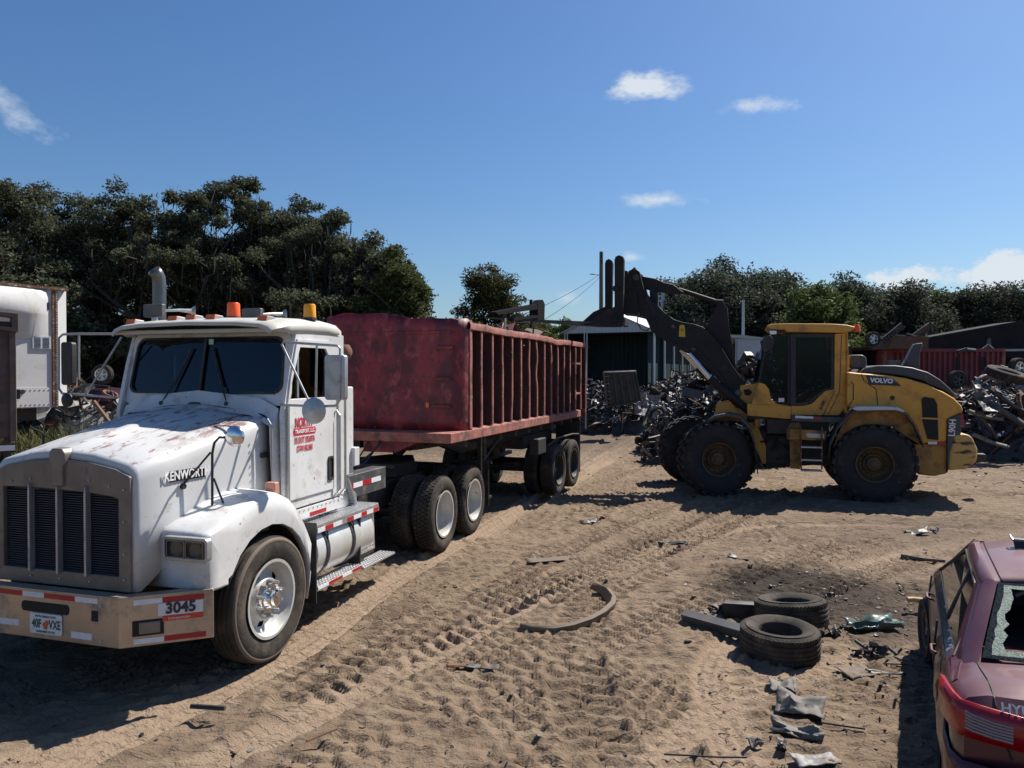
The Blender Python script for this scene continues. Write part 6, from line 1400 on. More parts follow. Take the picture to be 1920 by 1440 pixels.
heap(15.4, 23.2, 3.1, 2.3, 1.9, 800, 5, 'heap of long bent metal sections right of the loader', .42, mats=('scrapdark', 'scrapgrey', 'scrapdark', 'scrapgrey', 'scrapbright', 'scrapblue', 'scraprust'))
heap(-11.6, 19.2, 2.5, 1.3, 1.9, 320, 6, 'heap of crushed car parts and white sheeting between the white trailer and the truck mirror', .4, mats=('scrapbright', 'scrapdark', 'scrapgrey', 'scrapdark', 'greyplastic', 'scrapdark', 'scraprust', 'chassis'))
# load lying in the red trailer
o = heap(0, 0, 3.6, 1.02, .42, 220, 8, 'scrap load showing over the side of the red trailer', .35, name='trailer_load', mats=('scrapdark', 'reddump', 'scrapgrey', 'scraprust', 'rustbrown', 'scrapdark', 'redworn'))
q = TR.wp((-1.22, 4.1, 0)); o.location = (q[0], q[1], 2.9); o.rotation_euler = (0, 0, R(90-20))
def wthing(mb, name, mt, label, cat, group=None, **k): return thing(mb, name, mt, (0, 0, 0), label, cat, group=group, **k)
# black steel frame standing up out of the load
c0 = TR.px(1012, 600, x=-1.2)
m_ = MB(); Pq = lambda a, b: TR.px(a, b, x=-1.2)
for q in ([(925, 585), (1003, 570), (1005, 580), (930, 590)], [(1005, 570), (1008, 563), (1014, 562), (1018, 570), (1017, 604), (1005, 604)], [(960, 597), (1006, 591), (1006, 596), (960, 601)]):
    P_ = [(Pq(*w_).y, Pq(*w_).z) for w_ in q]; m_.prism(P_, 'x', -1.3, -1.15)
P_ = Pq(998, 590); m_.box(-1.26, -1.2, P_.y-.04, P_.y+.04, P_.z-.3, P_.z+.35)
o = thing(m_, 'scrap_framework', 'wire', (TR.o[0], TR.o[1], 0), 'black steel frame standing up out of the scrap in the red trailer', 'steel frame', (0, 0, R(TR.deg)))
m_ = MB(); a = TR.px(1030, 625, x=-.8); m_.grid([[(a.x, a.y-.9, a.z-.12), (a.x, a.y-.4, a.z+.05), (a.x, a.y+.2, a.z+.02)], [(a.x-.5, a.y-1.0, a.z-.2), (a.x-.5, a.y-.3, a.z+.12), (a.x-.5, a.y+.3, a.z+.1)]])
thing(m_, 'bent_sheet', 'driedpanel', (TR.o[0], TR.o[1], 0), 'pale bent sheet poking over the rail of the red trailer', 'sheet', (0, 0, R(TR.deg)), solid=.02)
m_ = MB(); a = TR.px(965, 605, x=-.8); m_.grid([[(a.x, a.y-.5, a.z-.5), (a.x, a.y, a.z), (a.x, a.y+.5, a.z-.4)], [(a.x-.3, a.y-.6, a.z-.5), (a.x-.3, a.y-.1, a.z-.1), (a.x-.3, a.y+.6, a.z-.4)]])
thing(m_, 'bent_sheet', 'redworn', (TR.o[0], TR.o[1], 0), 'rusty red pointed sheet poking over the rail of the red trailer', 'sheet', (0, 0, R(TR.deg)), solid=.02)

# van floor pan and white panel leaning on the heap
def at(px_, py_, y): return W.px(px_, py_, y=y)
def quadpan(c4, nr, d, name, mt, label, cat, ribm='scrapgrey'):
    a, b, c, e = [Vector(p) for p in c4]; o0 = (a+b+c+e)/4; m_ = MB(); nrm = (b-a).cross(e-a).normalized()
    if nrm.y > 0: nrm = -nrm
    P = lambda u, v, k=0: a.lerp(b, u).lerp(e.lerp(c, u), v)+nrm*k-o0
    m_.grid([[P(i/12, j/8, .03*(float(vnoise(np.array(i*.6), np.array(j*.7), 1, 6))-.5)*2) for i in range(13)] for j in range(9)])
    o = m_.build(name, M[mt], None, solid=.02); o.location = o0; tag(o, label, cat)
    for k in range(nr):
        u = (k+.5)/nr; MB().tube([P(u, .04, d), P(u, .5, d*1.3), P(u, .96, d)], d*.8, 4).build('floor_rib', M[ribm], o)
    e_ = MB(); e_.tube([P(0, 0, .02), P(1, 0, .05), P(1, 1, .02), P(0, 1, .05), P(0, 0, .02)], .05, 5); e_.build('edge_frame', M['scrapgrey'], o)
    for j in range(8): MB().obox(P(.06, .1+j*.11, .06), (.09, 0, 0), (0, .02, 0), (0, 0, .018)).build('spring_slat', M['scraprust' if j % 2 else 'scrapbright'], o)
    return o
quadpan([at(1132, 698, 28.2), at(1190, 695, 28.4), at(1202, 750, 29.0), at(1138, 762, 28.8)], 5, .04, 'van_floor_pan', 'scrapblue', 'blue grey underside of a van body tipped on its side against the scrap heap', 'van body')
crm_ = crumple(1.2, 1.0, .5, 71); thing(crm_, 'crumpled_sheet', 'scrapbright', tuple(at(1210, 748, 31)-Vector((0, 0, .3))), 'white crumpled body panel right of the tipped van underside', 'panel', (1.3, .2, .3), solid=.02)
# concrete block wall of the bay
for i, (pa, pb, y) in enumerate(((1296, 1318, 36.5), (1319, 1342, 37.3))):
    a = at(pa, 740, y); b = at(pb, 740, y+.6); dd = b-a; m_ = MB(); n = 2
    o = empty('block_wall', (a.x, a.y, 0), math.degrees(math.atan2(dd.y, dd.x)), 'left half of the pale concrete block wall beside the engine heap' if i == 0 else 'right half of the pale concrete block wall beside the engine heap', 'wall', 'concrete block wall by the heaps')
    for k in range(3):
        for j in range(1): MB().box(0, dd.xy.length-.01, 0, .6, k*.62, k*.62+.6).build('concrete_block', M['conc'], o, bev=.03)
# ------------------------------------------------------------------ sheds
def shed():
    S = Frame(7.0, 38, -25); r = empty('open_shed', (7.0, 38, 0), -25, 'open grey metal carport shed with gabled front and white posts behind the scrap heaps', 'shed'); w = 4.5; ln = 14; ez = 4.62; pz = 5.75
    MB().prism([(-w-.2, ez), (.2, ez), (.2, ez+.08), (-w/2, pz), (-w-.2, ez+.08)], 'y', -.05, .0).build('gable_panel', M['shedmetal'], r)
    for k in range(24):
        x = -w-.1+k*(w+.2)/23; zt = ez+.05+(pz-ez-.08)*(1-abs(x+w/2)/(w/2+.2)); MB().box(x-.02, x+.02, -.075, -.05, ez, max(ez+.06, zt)).build('panel_rib', M['shedmetal'], r)
    for s, n in ((0, 'left'), (1, 'right')):
        x0, x1 = (-w/2, -w-.35) if s == 0 else (-w/2, .35); m_ = MB().grid([[(x0, -.25, pz+.04), (x0, ln, pz+.04)], [(x1, -.25, ez+.0), (x1, ln, ez+.0)]]); m_.build('roof_slope', M['shedmetal'], r, solid=.04)
    MB().box(-w-.05, .05, 3.0, 3.05, 0, ez).build('back_wall', M['sheddark'], r); MB().box(-.25, -.2, .5, ln, 0, ez).build('right_shade_sheet', M['sheddark'], r)  # dark sheet added on the open right side, standing in for interior shade
    for k in range(18): MB().box(-w+k*.25, -w+k*.25+.03, 2.97, 3.0, 0, ez).build('wall_rib', M['sheddark'], r); MB().box(-w-.1, -w-.06, .1, ln, 0, ez).build('left_wall', M['sheddark'], r); 
    MB().box(-w, .1, .05, ln, ez-.04, ez).build('ceiling', M['sheddark'], r)
    for x in (-w, -w+1.1): m_ = MB(); m_.box(x-.1, x-.04, -.1, -.04, 0, ez); m_.box(x+.04, x+.1, -.1, -.04, 0, ez); m_.build('post', M['galv'], r)
    for k in range(6):
        y = k*2.2; m_ = MB(); m_.box(.21, .27, y-.11, y-.05, 0, ez); m_.box(.21, .27, y+.06, y+.12, 0, ez); m_.build('post', M['galv'], r)
    m_ = MB()
    for k in range(30): m_.box(-w, .1, ln-.1, ln-.05, 0, 0)
    r2 = empty('lean_to', (tuple(at(1347, 700, 41))[0], 41, 0), -15, 'small flat roofed lean-to with a white ribbed side panel behind the cab of the loader', 'shed')
    m_ = MB().prism([(-.1, 4.62), (1.2, 4.58), (2.9, 4.35), (2.9, 4.28), (-.1, 4.5)], 'y', -.2, 5); m_.build('roof', M['galv'], r2)
    MB().box(-.05, 2.8, 4.9, 5, 0, 4.3).build('back_wall', M['sheddark'], r2)
    for x in (.15, .32, .92): MB().box(x-.035, x+.035, -.1, -.03, 0, 4.5).build('post', M['galv'], r2)
    sp = MB().box(.98, 2.8, -.06, -.03, 3.2, 4.38).build('side_panel', M['shedmetal'], r2)
    for k in range(9): MB().box(1.0+k*.21, 1.03+k*.21, -.08, -.06, 3.2, 4.36).build('panel_rib', M['shedmetal'], r2)
shed()
def canopy():
    r = empty('black_canopy', tuple(at(1905, 700, 42))[:2]+(0,), 0, 'wide low black roofed canopy along the right edge behind the red container', 'canopy')
    m_ = MB().prism([(-5.8, 4.25), (-5.8, 4.38), (0, 5.42), (6.5, 4.5), (6.5, 4.3), (0, 5.2)], 'y', 0, 2.0); m_.build('roof', M['tarp'], r); MB().box(-5.85, -5.8, 0, 2, 0, 4.3).build('side_wall', M['tarp'], r)
    MB().prism([(-5.8, 0), (6.4, 0), (6.4, 4.3), (0, 5.2), (-5.8, 4.28)], 'y', 1.9, 1.99).build('back_wall', M['tarp'], r)
    MB().prism([(-5.8, 3.2), (6.4, 3.6), (6.4, 4.4), (0, 5.25), (-5.8, 4.3)], 'y', .02, .06).build('front_skirt', M['tarp'], r)
    for x in (-5.2, -1.6, 2.0): MB().box(x-.06, x+.06, .1, .22, 0, 4.3).build('post', M['sheddark'], r)
    m_ = MB().tube([(-4.3, -.4, 3.3), (-3.9, -.4, 3.72), (-2, -.4, 3.78), (6, -.4, 3.86)], .07, 6); m_.build('pale_rail', M['galv'], r)
    for x in (-1.5, 1.4): MB().prism([(x-.12, 4.45), (x+.03, 4.5), (x+.12, 3.9), (x-.25, 3.95)], 'y', -.03, .01).build('patch', M['scrapgrey'], r)
canopy()
def container(px0, px1, y, ztop, h, deg, label, mt, name='shipping_container', door=True):
    a = at(px0, 700, y); b_ = at(px1, 700, y); a.z = 0; Ln = (b_.x-a.x)/math.cos(R(deg))
    r = empty(name, (a.x, a.y, 0), deg, label, 'container'); n = int(Ln/.17)
    pts = []
    x = .35
    while x < Ln-.1:
        pts += [(x, -.02), (x+.05, .06), (x+.10, .06), (x+.13, -.02)]; x += .19
    zb = ztop-h; f = MB(); back = 2.3
    f.prism([(.12, .02)]+pts+[(Ln-.05, 0), (Ln-.05, .2), (.12, .2)], 'z', zb+.12, ztop-.1); f.build('corrugated_side', M[mt], r)
    MB().box(0, Ln, -.03, .08, ztop-.12, ztop).build('side_rail', M[mt], r); MB().box(0, Ln, -.03, .08, zb, zb+.12).build('side_rail', M[mt], r)
    for x in (0, Ln-.1): MB().box(x, x+.12, -.035, .1, zb, ztop).build('corner_post', M['redworn'] if mt == 'redcont' else M[mt], r)
    MB().box(.05, Ln-.05, .2, back, zb, ztop-.03).build('container_body', M[mt], r)
    return r, Ln, ztop
r, Ln, zt = container(1656, 1873, 28, 3.42, 2.5, -4, 'long red corrugated container behind the engine hood of the loader', 'redcont')
MB().box(.1, .6, -.05, -.035, 2.1, 3.0).build('pale_door_panel', M['scrapbright'], r)
for x in (2.6, 3.5): MB().box(x, x+.12, -.05, -.03, 2.6, 3.1).build('torn_hole', M['blackhole'], r)
r = empty('dark_container', tuple(at(1594, 700, 28.5))[:2]+(0,), 0, 'dark open ended container just left of the red corrugated one', 'container')
MB().ring([(0, .9), (1.2, .9), (1.2, 3.48), (0, 3.48)], [(.08, 1.0), (1.12, 1.0), (1.12, 3.38), (.08, 3.38)], 'y', 0, 2.4).build('container_shell', M['redshade'], r); MB().box(.05, 1.15, 2.3, 2.4, .95, 3.4).build('container_back', M['blackhole'], r)
# overturned axle and rails on the containers
def chassis():
    o0 = at(1636, 636, 27.2); r = empty('overturned_chassis', (o0.x, 27.2, 3.44), 0, 'overturned vehicle chassis with wheel and perforated rails on top of the red container', 'chassis')
    P = lambda a, b, y=27.2: at(a, b, y)-Vector((o0.x, 27.2, 3.44))
    w = inst(CTY, 'tyre', r, P(1636, 636), (0, 0, R(-80))); inst(CRIM, 'rim', w)
    w.scale = (1, 1, 1)
    for q, yy in (([(1655, 640), (1693, 609)], 27.0), ([(1702, 640), (1745, 609)], 28.2)):
        a = P(q[0][0], q[0][1], yy); b = P(q[1][0], q[1][1], yy); d = (b-a); u = d.normalized(); m_ = MB(); n = Vector((0, 1, 0)); up = u.cross(n)
        m_.obox((a+b)/2+up*.09, d/2, n*.06, up*.018); m_.obox((a+b)/2-up*.09, d/2, n*.06, up*.018)
        for k in range(9): m_.obox(a.lerp(b, (k+.5)/9), u*.028, n*.05, up*.09)
        m_.build('perforated_rail', M['scrapdark'], r)
    m_ = MB(); m_.box(P(1665, 648).x, P(1735, 648).x, -.2, 1.2, -.05, .4); m_.build('underbody', M['scraprust'], r); m_ = MB()
    for q in ([(1640, 640), (1665, 632), (1700, 638)], [(1655, 628), (1690, 630), (1740, 636)], [(1700, 626), (1725, 634)]): m_.tube([P(*w_) for w_ in q], .05, 6)
    m_.build('axle_bar', M['scrapdark'], r)
chassis()
m_ = MB(); a = at(1800, 655, 27.6); m_.tube([at(1795, 660, 27.6)-a, at(1812, 655, 27.6)-a, at(1840, 658, 27.9)-a, at(1853, 648, 27.9)-a, at(1866, 660, 27.9)-a], .07, 6); thing(m_, 'bent_pipe', 'scrapgrey', tuple(a), 'bent grey pipe lying on the right end of the red container', 'pipe')
# loose tyres and parts on the right
m_ = MB().lathe(tyre_prof(.56, .24, .30, 4, .012, .02), n=44, axis='z'); o = thing(m_, 'loose_truck_tyre', 'dusty', tuple(at(1888, 703, 21.5)), 'big dusty tyre resting at a tilt on the scrap at the right edge', 'tyre', (.30, .2, 0), smooth=40)
o = bpy.data.objects.new('car_wheel', CTY); col.objects.link(o); o.location = tuple(at(1795, 712, 25.5)); o.scale = (1.15, 1.15, 1.15); o.rotation_euler = (0, 0, R(-85)); tag(o, 'black tyre standing in front of the red container behind the loader', 'tyre'); inst(CRIMD, 'rim', o)
o = bpy.data.objects.new('car_wheel', CTY); col.objects.link(o); o.location = tuple(at(1908, 690, 24)); o.scale = (1.2, 1.2, 1.2); o.rotation_euler = (0, 0, R(-70)); tag(o, 'wheel standing behind the big tilted tyre at the right edge', 'wheel'); inst(CRIM, 'rim', o)
m_ = MB(); rows = []
for k in range(8):
    t = R(180-k*22); rows.append([(.42*math.cos(t), 0, .42*math.sin(t)), (.42*math.cos(t), .25, .42*math.sin(t)), (.30*math.cos(t), .25, .30*math.sin(t))])
thing(m_.grid(rows), 'white_fender', 'scrapbright', tuple(at(1860, 728, 22)), 'white curved car fender left of the big tilted tyre', 'fender', solid=.02, smooth=50)
for i, (q, r_, mt, lab) in enumerate((([(1840, 735), (1870, 765), (1925, 800)], .09, 'scrapgrey', 'long grey bent roof rail leaning down to the right over the heap'), ([(1855, 730), (1900, 762), (1940, 780)], .06, 'scrapdark', 'dark bar just above the long grey roof rail'), ([(1838, 782), (1855, 800), (1870, 822)], .045, 'scrapgrey', 'short light rod standing across the heap below the roof rail'), ([(1825, 815), (1860, 830), (1890, 838)], .06, 'scrapbright', 'pale bar at the foot of the right hand heap'), ([(1815, 770), (1850, 782), (1880, 786)], .06, 'greyplastic', 'grey brown curved strip halfway up the right hand heap'))):
    a = at(q[0][0], q[0][1], 20.9); thing(MB().tube([at(u, v, 20.9)-a for u, v in q], r_, 6), 'metal_bar', mt, tuple(a), lab, 'bar', smooth=60)
crm_ = crumple(.7, .9, .4, 77); thing(crm_, 'silver_sheet', 'scrapgrey', tuple(at(1838, 752, 20.9)), 'crumpled silver panel at the top left of the right hand heap', 'panel', (1.0, .1, .3), solid=.02)
# ------------------------------------------------------------------ left background: white box trailer, rusty body, crushed cars
def left_side():
    V = Frame(-9.72, 16, 58); r = empty('white_box_trailer', (-9.72, 16, 0), 58, 'old white box trailer with rusty riveted corner standing behind the brown container', 'trailer')
    MB().box(-7, 0, .05, 2.4, 1.78, 4.3).build('trailer_body', M['van'], r); MB().box(-7, -.02, 0, .05, 1.78, 4.3).build('side_skin', M['van'], r)
    m_ = MB().prism([(0, .0), (.24, .13), (.24, 2.4), (0, 2.4)], 'z', 1.8, 4.28); m_.build('corner_skin', M['van'], r)
    m_ = MB().box(-.13, -.02, -.035, 0, 1.8, 4.26); 
    es = m_.build('rusty_corner_strip', M['rust'], r, bev=.006)
    rv = MB()
    for k in range(46): rv.lathe([(-.05, .0001), (-.048, .012), (-.035, .016)], (-.05, 0, 1.86+k*.053), 'y', 6, close=False)
    tag(rv.build('rivets', M['galv'], es), kind='stuff')
    # bulging air deflector over the face
    rows = []
    for k in range(15):
        x = -7 if k == 0 else -2.4+2.2*k/14; d = .45*(1-math.exp(-max(0, (-.2-x))*1.7)); rows.append([(x, -.01, 4.27), (x, -d*.75-.012, 4.2), (x, -d-.012, 4.0), (x, -d-.012, 3.78), (x, -d*.9-.012, 3.72), (x, -.01, 3.22+.0*k)])
    MB().grid(rows).build('front_bulge', M['van'], r, smooth=35); MB().box(-7, .2, -.06, 2.4, 4.28, 4.33).build('roof_edge', M['rust'], r)
    m_ = MB().box(-.52, -.16, -.03, 0, 3.02, 3.28)
    v_ = m_.build('vent', M['whiteb'], r)
    for k in range(8): MB().box(-.49, -.36, -.036, -.03, 3.045+k*.028, 3.055+k*.028).build('vent_slot', M['blackhole'], v_); MB().box(-.32, -.19, -.036, -.03, 3.045+k*.028, 3.055+k*.028).build('vent_slot', M['blackhole'], v_)
    MB().box(-.22, -.19, -.05, 0, 3.85, 4.0).build('door_hook', M['black'], r); MB().lathe([(-.04, .0001), (-.04, .045), (0, .05)], (-.72, 0, 2.12), 'y', 14, close=False).build('round_port', M['black'], r)
    MB().box(-7, -.14, -.012, 0, 1.8, 2.2).build('riveted_band', M['van'], r); rv = MB()
    for k in range(24): rv.lathe([(-.022, .0001), (-.02, .014), (-.012, .016)], (-.2-k*.09, 0, 2.15), 'y', 6, close=False); rv.lathe([(-.022, .0001), (-.02, .014), (-.012, .016)], (-.2-k*.09, 0, 1.85), 'y', 6, close=False)
    tag(rv.build('rivets', M['galv'], r), kind='stuff')
    m_ = MB(); m_.box(-6.8, -.3, .3, .45, 1.5, 1.78); m_.box(-6.8, -.3, 1.9, 2.05, 1.5, 1.78); m_.box(-.9, -.8, .3, .4, 0, 1.5); m_.box(-.9, -.8, 1.9, 2.0, 0, 1.5); m_.build('trailer_frame', M['chassis'], r)
    # brown rusted body at the left edge
    x = (30-960)/1400*11.6
    r = empty('scrap_container_truck', (x, 11.6, 0), 41, 'brown rusted steel container body at the left edge with a red and white taped bumper', 'container')
    MB().box(-3.2, -.04, 0, 6, 1.52, 3.3).build('container_body', M['rustbrown'], r, bev=.01); MB().box(-.09, .0, -.05, .1, 1.45, 3.2).build('corner_post', M['rustbrown'], r, bev=.01)
    MB().ring([(-.28, 3.18), (.02, 3.14), (.02, 3.42), (-.28, 3.44)], [(-.24, 3.22), (-.06, 3.21), (-.06, 3.36), (-.24, 3.38)], 'y', -.1, .1).build('lifting_loop', M['rustbrown'], r); MB().box(-3.2, -.28, -.08, .08, 3.3, 3.42).build('top_rail', M['rustbrown'], r)
    MB().box(-.01, .05, -.02, .1, 2.1, 2.25).build('latch', M['chassis'], r)
    b_ = MB().box(-3.2, -.02, -.06, .0, 1.28, 1.42).build('bumper', M['chassis'], r); MB().box(-.5, -.24, -.07, -.06, 1.31, 1.39).build('reflective_tape', M['red'], b_); MB().box(-.24, -.03, -.07, -.06, 1.31, 1.39).build('reflective_tape', M['whitetape'], b_); MB().box(-3.2, -.5, -.07, -.06, 1.31, 1.39).build('reflective_tape', M['red'], b_)
    m_ = MB(); m_.box(-2.6, -2.4, .2, 5.8, 1.1, 1.5); m_.box(-.9, -.7, .2, 5.8, 1.1, 1.5); m_.build('chassis_rail', M['chassis'], r)
    for y_ in (1.2, 2.5): w = inst(TY_STEER, 'tyre', r, (-.5, y_, .52)); inst(RIM_K, 'rim', w); w = inst(TY_STEER, 'tyre', r, (-2.8, y_, .52)); 
    # crushed dark cars with an alloy wheel in the air
    o0 = at(208, 702, 20.5); r = empty('crushed_car', (o0.x-1.4, 20.5, 1.5), 0, 'crushed dark car lying upside down with a bright five spoke alloy wheel beside the cab', 'car')
    rows = []
    for k in range(9):
        t = k/8; xx = -1.3+3.4*t; hgt = .35+.25*math.sin(t*3.0); rows.append([(xx, -.3, 0), (xx, -.45, hgt*.5), (xx, -.3, hgt), (xx, .6, hgt+.05), (xx, .9, .1)])
    MB().grid(rows).build('body', mat('dark_wreck_paint', (.05, .012, .018), .3, coat=.4), r, smooth=40, solid=.03)
    w = inst(CTY, 'tyre', r, (1.4, -.42, o0.z-1.5), (0, 0, R(-90))); inst(CRIM, 'rim', w); w.scale = (1, 1, 1)
    w = inst(CTY, 'tyre', r, (-.9, -.3, o0.z-1.5-.05), (0, 0, R(-90))); inst(CRIM, 'rim', w)
    m_ = MB(); m_.tube([(-.9, -.1, .55), (.2, .1, .7), (1.4, -.1, .62)], .05, 6); m_.tube([(-1.2, 0, .4), (-.5, 0, .9), (.3, .1, .62)], .03, 6); m_.build('axle', M['scrapdark'], r)
    crm_ = crumple(1.3, .8, .5, 81); thing(crm_, 'white_sheeting', 'scrapbright', (o0.x-1.0, 18.4, 1.35), 'crumpled shiny white sheeting under the crushed dark car', 'sheeting', (.5, 0, .1), solid=.02)
left_side()

# ------------------------------------------------------------------ poles and wires
def pole(px_, ptop, y, r_, name, label, mt='wood', pb=None):
    a = at(px_, 700, y); t = at(px_, ptop, y); m_ = MB().tube([(0, 0, 0), (0, 0, t.z)], [r_, r_*.7], 10); o = thing(m_, name, mt, (a.x, a.y, 0), label, 'pole'); return o, t
o, t = pole(1127, 472, 56, .2, 'utility_pole', 'tall wooden utility pole behind the raised forks with a small lamp arm')
MB().tube([(0, 0, t.z-1.75), (-.5, 0, t.z-1.72), (-.6, 0, t.z-1.7)], .03, 6).build('lamp_arm', M['galv'], o); MB().obox((-.68, 0, t.z-1.68), (.14, 0, 0), (0, .06, 0), (0, 0, .035)).build('lamp_head', M['galv'], o)
MB().box(-.02, .05, -.2, -.14, t.z-.9, t.z-.1).build('pole_bracket', M['black'], o)
o2, t2 = pole(1393, 563, 46, .11, 'utility_pole', 'thin pale pole rising behind the lean-to near the loader cab', 'galv')
o3, t3 = pole(1242, 548, 58, .2, 'utility_pole', 'short pale post seen between the raised boom and its linkage', 'galv')
def wire(a, b, sag, label):
    a = Vector(a); b = Vector(b); pts = [a.lerp(b, k/14)-Vector((0, 0, sag*4*(k/14)*(1-k/14)))-a for k in range(15)]
    thing(MB().tube(pts, .014, 4), 'overhead_wire', 'wire', tuple(a), label, 'wire', group='overhead wires from the poles')
wire(t-Vector((.1, 0, 1.7)), at(880, 628, 30), .3, 'upper of two wires running down left from the tall pole')
wire(t-Vector((.1, 0, 1.9)), at(960, 632, 30), .3, 'lower of two wires running down left from the tall pole')
wire(at(1135, 545, 56), t2-Vector((0, 0, .1)), .5, 'wire running right from the tall pole to the thin pale pole')
wire(t2-Vector((0, 0, .1)), at(1560, 625, 40), .5, 'wire running down right from the thin pale pole over the loader cab')

# ------------------------------------------------------------------ trees
def tree(name, label, x, y, H, Rc, seed, leaf, cat='tree', base=.25, nleaf=16000, ls=.16, moss=0, group=None, trunk_r=.32, dens=1.0, flat=.75, lean=0, low=.25, clump=.62):
    rd = np.random.default_rng(seed); pr = random.Random(seed); nleaf = int(nleaf*2.0); ls = ls*.86
    r = empty(name, (x, y, 0), 0, label, cat, group)
    tk = MB(); cl = []; tips = []
    h0 = H*base
    p0 = Vector((0, 0, -.2)); p1 = Vector((lean*.5+pr.uniform(-.3, .3), pr.uniform(-.2, .2), h0)); tk.tube([p0, p0.lerp(p1, .5)+Vector((pr.uniform(-.15, .15), 0, 0)), p1], [trunk_r*1.35, trunk_r, trunk_r*.85], 9)
    cz = H*(low+1)/2; rz = H*(1-low)/2
    def inside(p): return ((p.x-lean)/Rc)**2+(p.y/Rc)**2+((p.z-cz)/rz)**2 < .95 or p.z < cz
    def grow(p, d, L, rad, lev):
        pts = [p]; rr = [rad]; n = 4
        for k in range(n):
            d = (d+Vector((pr.uniform(-.3, .3), pr.uniform(-.3, .3), pr.uniform(-.12, .25)))).normalized(); p = p+d*(L/n)
            if not inside(p): break
            pts.append(p); rr.append(rad*(1-.55*(k+1)/n))
            if lev >= 1: cl.append((p, .8))
            if lev < 3 and k >= 1:
                for _ in range(2 if lev == 0 else 1):
                    a = pr.uniform(0, 6.28); nd = (d*.55+Vector((math.cos(a), math.sin(a), pr.uniform(-.1, .6)))*.8).normalized(); grow(p, nd, L*pr.uniform(.5, .72), rr[-1]*.62, lev+1)
        if len(pts) > 1: tk.tube(pts, rr, 6 if lev < 2 else 4)
        cl.append((pts[-1], 1.0)); tips.append(pts[-1])
    nl = 5
    for k in range(nl):
        a = 6.28*k/nl+pr.uniform(-.4, .4); e = pr.uniform(.35, 1.1); d = Vector((math.cos(a)*math.cos(e), math.sin(a)*math.cos(e), math.sin(e))); grow(p1, d, (H-h0)*pr.uniform(.5, .62), trunk_r*.55, 0)
    grow(p1, Vector((lean*.1, 0, 1)), (H-h0)*.6, trunk_r*.6, 0)
    # leaf lobes: rounded clumps on the limb ends and round the crown, leaves mostly on their upper shells
    P = np.array([tuple(c[0]) for c in cl])
    nlb = int(46*dens); u = rd.normal(size=(nlb, 3)); u /= np.linalg.norm(u, axis=1)[:, None]; rad = rd.uniform(.35, 1.0, nlb)**.55; lobe = 1+.16*np.sin(u[:, 0]*5+seed)+.13*np.sin(u[:, 2]*6+u[:, 1]*4+seed*2)
    E = u*(rad*lobe)[:, None]*np.array([Rc, Rc*flat, rz])*.88+np.array([lean, 0, cz])
    tp = np.array([tuple(c) for c in tips]); tp = tp[rd.permutation(len(tp))[:int(40*dens)]]
    C_ = np.vstack([tp, E]); rl = clump*(Rc/3.6)**.5*rd.uniform(.7, 1.6, len(C_))
    w_ = rl**2; k = rd.choice(len(C_), nleaf, p=w_/w_.sum()); v = rd.normal(size=(nleaf, 3)); v /= np.linalg.norm(v, axis=1)[:, None]; v[:, 2] = np.where(v[:, 2] < -.3, v[:, 2]*.7, v[:, 2])
    rr_ = rd.uniform(.0, 1, nleaf)**.35*(1+.10*np.abs(rd.normal(size=nleaf))); c = C_[k]+v*(rl[k]*rr_)[:, None]*np.array([1.1, 1.1, .92])*(1+.28*np.sin(v[:, 0]*7+k*1.7)*np.cos(v[:, 2]*6+k))[:, None]
    sz = ls*rd.uniform(.55, 1.35, nleaf); a = rd.normal(size=(nleaf, 3)); a[:, 2] *= .6; a /= np.linalg.norm(a, axis=1)[:, None]; b = rd.normal(size=(nleaf, 3)); b -= (a*b).sum(1)[:, None]*a; b /= np.linalg.norm(b, axis=1)[:, None]
    s1 = sz[:, None]; vv = np.stack([c-a*s1-b*s1*.4, c+a*s1-b*s1*.2, c+b*s1*.7], 1).reshape(-1, 3); vv[:, 2] = np.maximum(vv[:, 2], .03)
    me = np_mesh('crown', vv, np.arange(nleaf*3).reshape(-1, 3), [M[leaf]]); inst(me, 'crown', r)
    if trunk_r > 0: tk.build('trunk', M['bark'], r, rec=False)
    if moss:
        n = moss; kk = rd.integers(0, len(P), n); lo = P[kk]+rd.normal(size=(n, 3))*np.array([.5, .5, .3]); ln = rd.uniform(.3, 1.5, n); ln = np.minimum(ln, lo[:, 2]-.4); w_ = rd.uniform(.012, .04, n); an = rd.uniform(0, 3.14, n)
        dx = np.stack([np.cos(an)*w_, np.sin(an)*w_, np.zeros(n)], 1); mid = lo-np.stack([rd.normal(size=n)*.05, rd.normal(size=n)*.05, ln*.5], 1); end = lo-np.stack([rd.normal(size=n)*.1, rd.normal(size=n)*.1, ln], 1)
        vv = np.stack([lo-dx, lo+dx, mid+dx*1.3, mid-dx*1.3, mid-dx*1.3, mid+dx*1.3, end+dx*.15, end-dx*.15], 1).reshape(-1, 3)
        inst(np_mesh('spanish_moss', vv, np.arange(n*8).reshape(-1, 4), [M['moss']]), 'spanish_moss', r)
    return r
gl = 'live oaks along the left side of the yard'
def tpos(px_, ptop, y): p = at(px_, ptop, y); return p.x, p.z
LT_ = [(15, 322, 46, 4.2, 'oak at the far left rising above the white box trailer'), (130, 352, 50, 3.7, 'dark oak second from the left behind the white box trailer'), (228, 362, 47, 3.6, 'oak with drooping moss third from the left'),
       (335, 335, 45, 3.6, 'tall oak left of the double crowned one above the exhaust stack'), (430, 325, 46, 3.8, 'tallest oak with an open twiggy crown above the cab roof'), (545, 374, 47, 3.9, 'moss hung oak above the amber beacon'), (612, 395, 45, 3.3, 'rounded oak right of the moss hung oak'),
       (690, 445, 43, 3.0, 'lower dense oak above the front of the red trailer')]
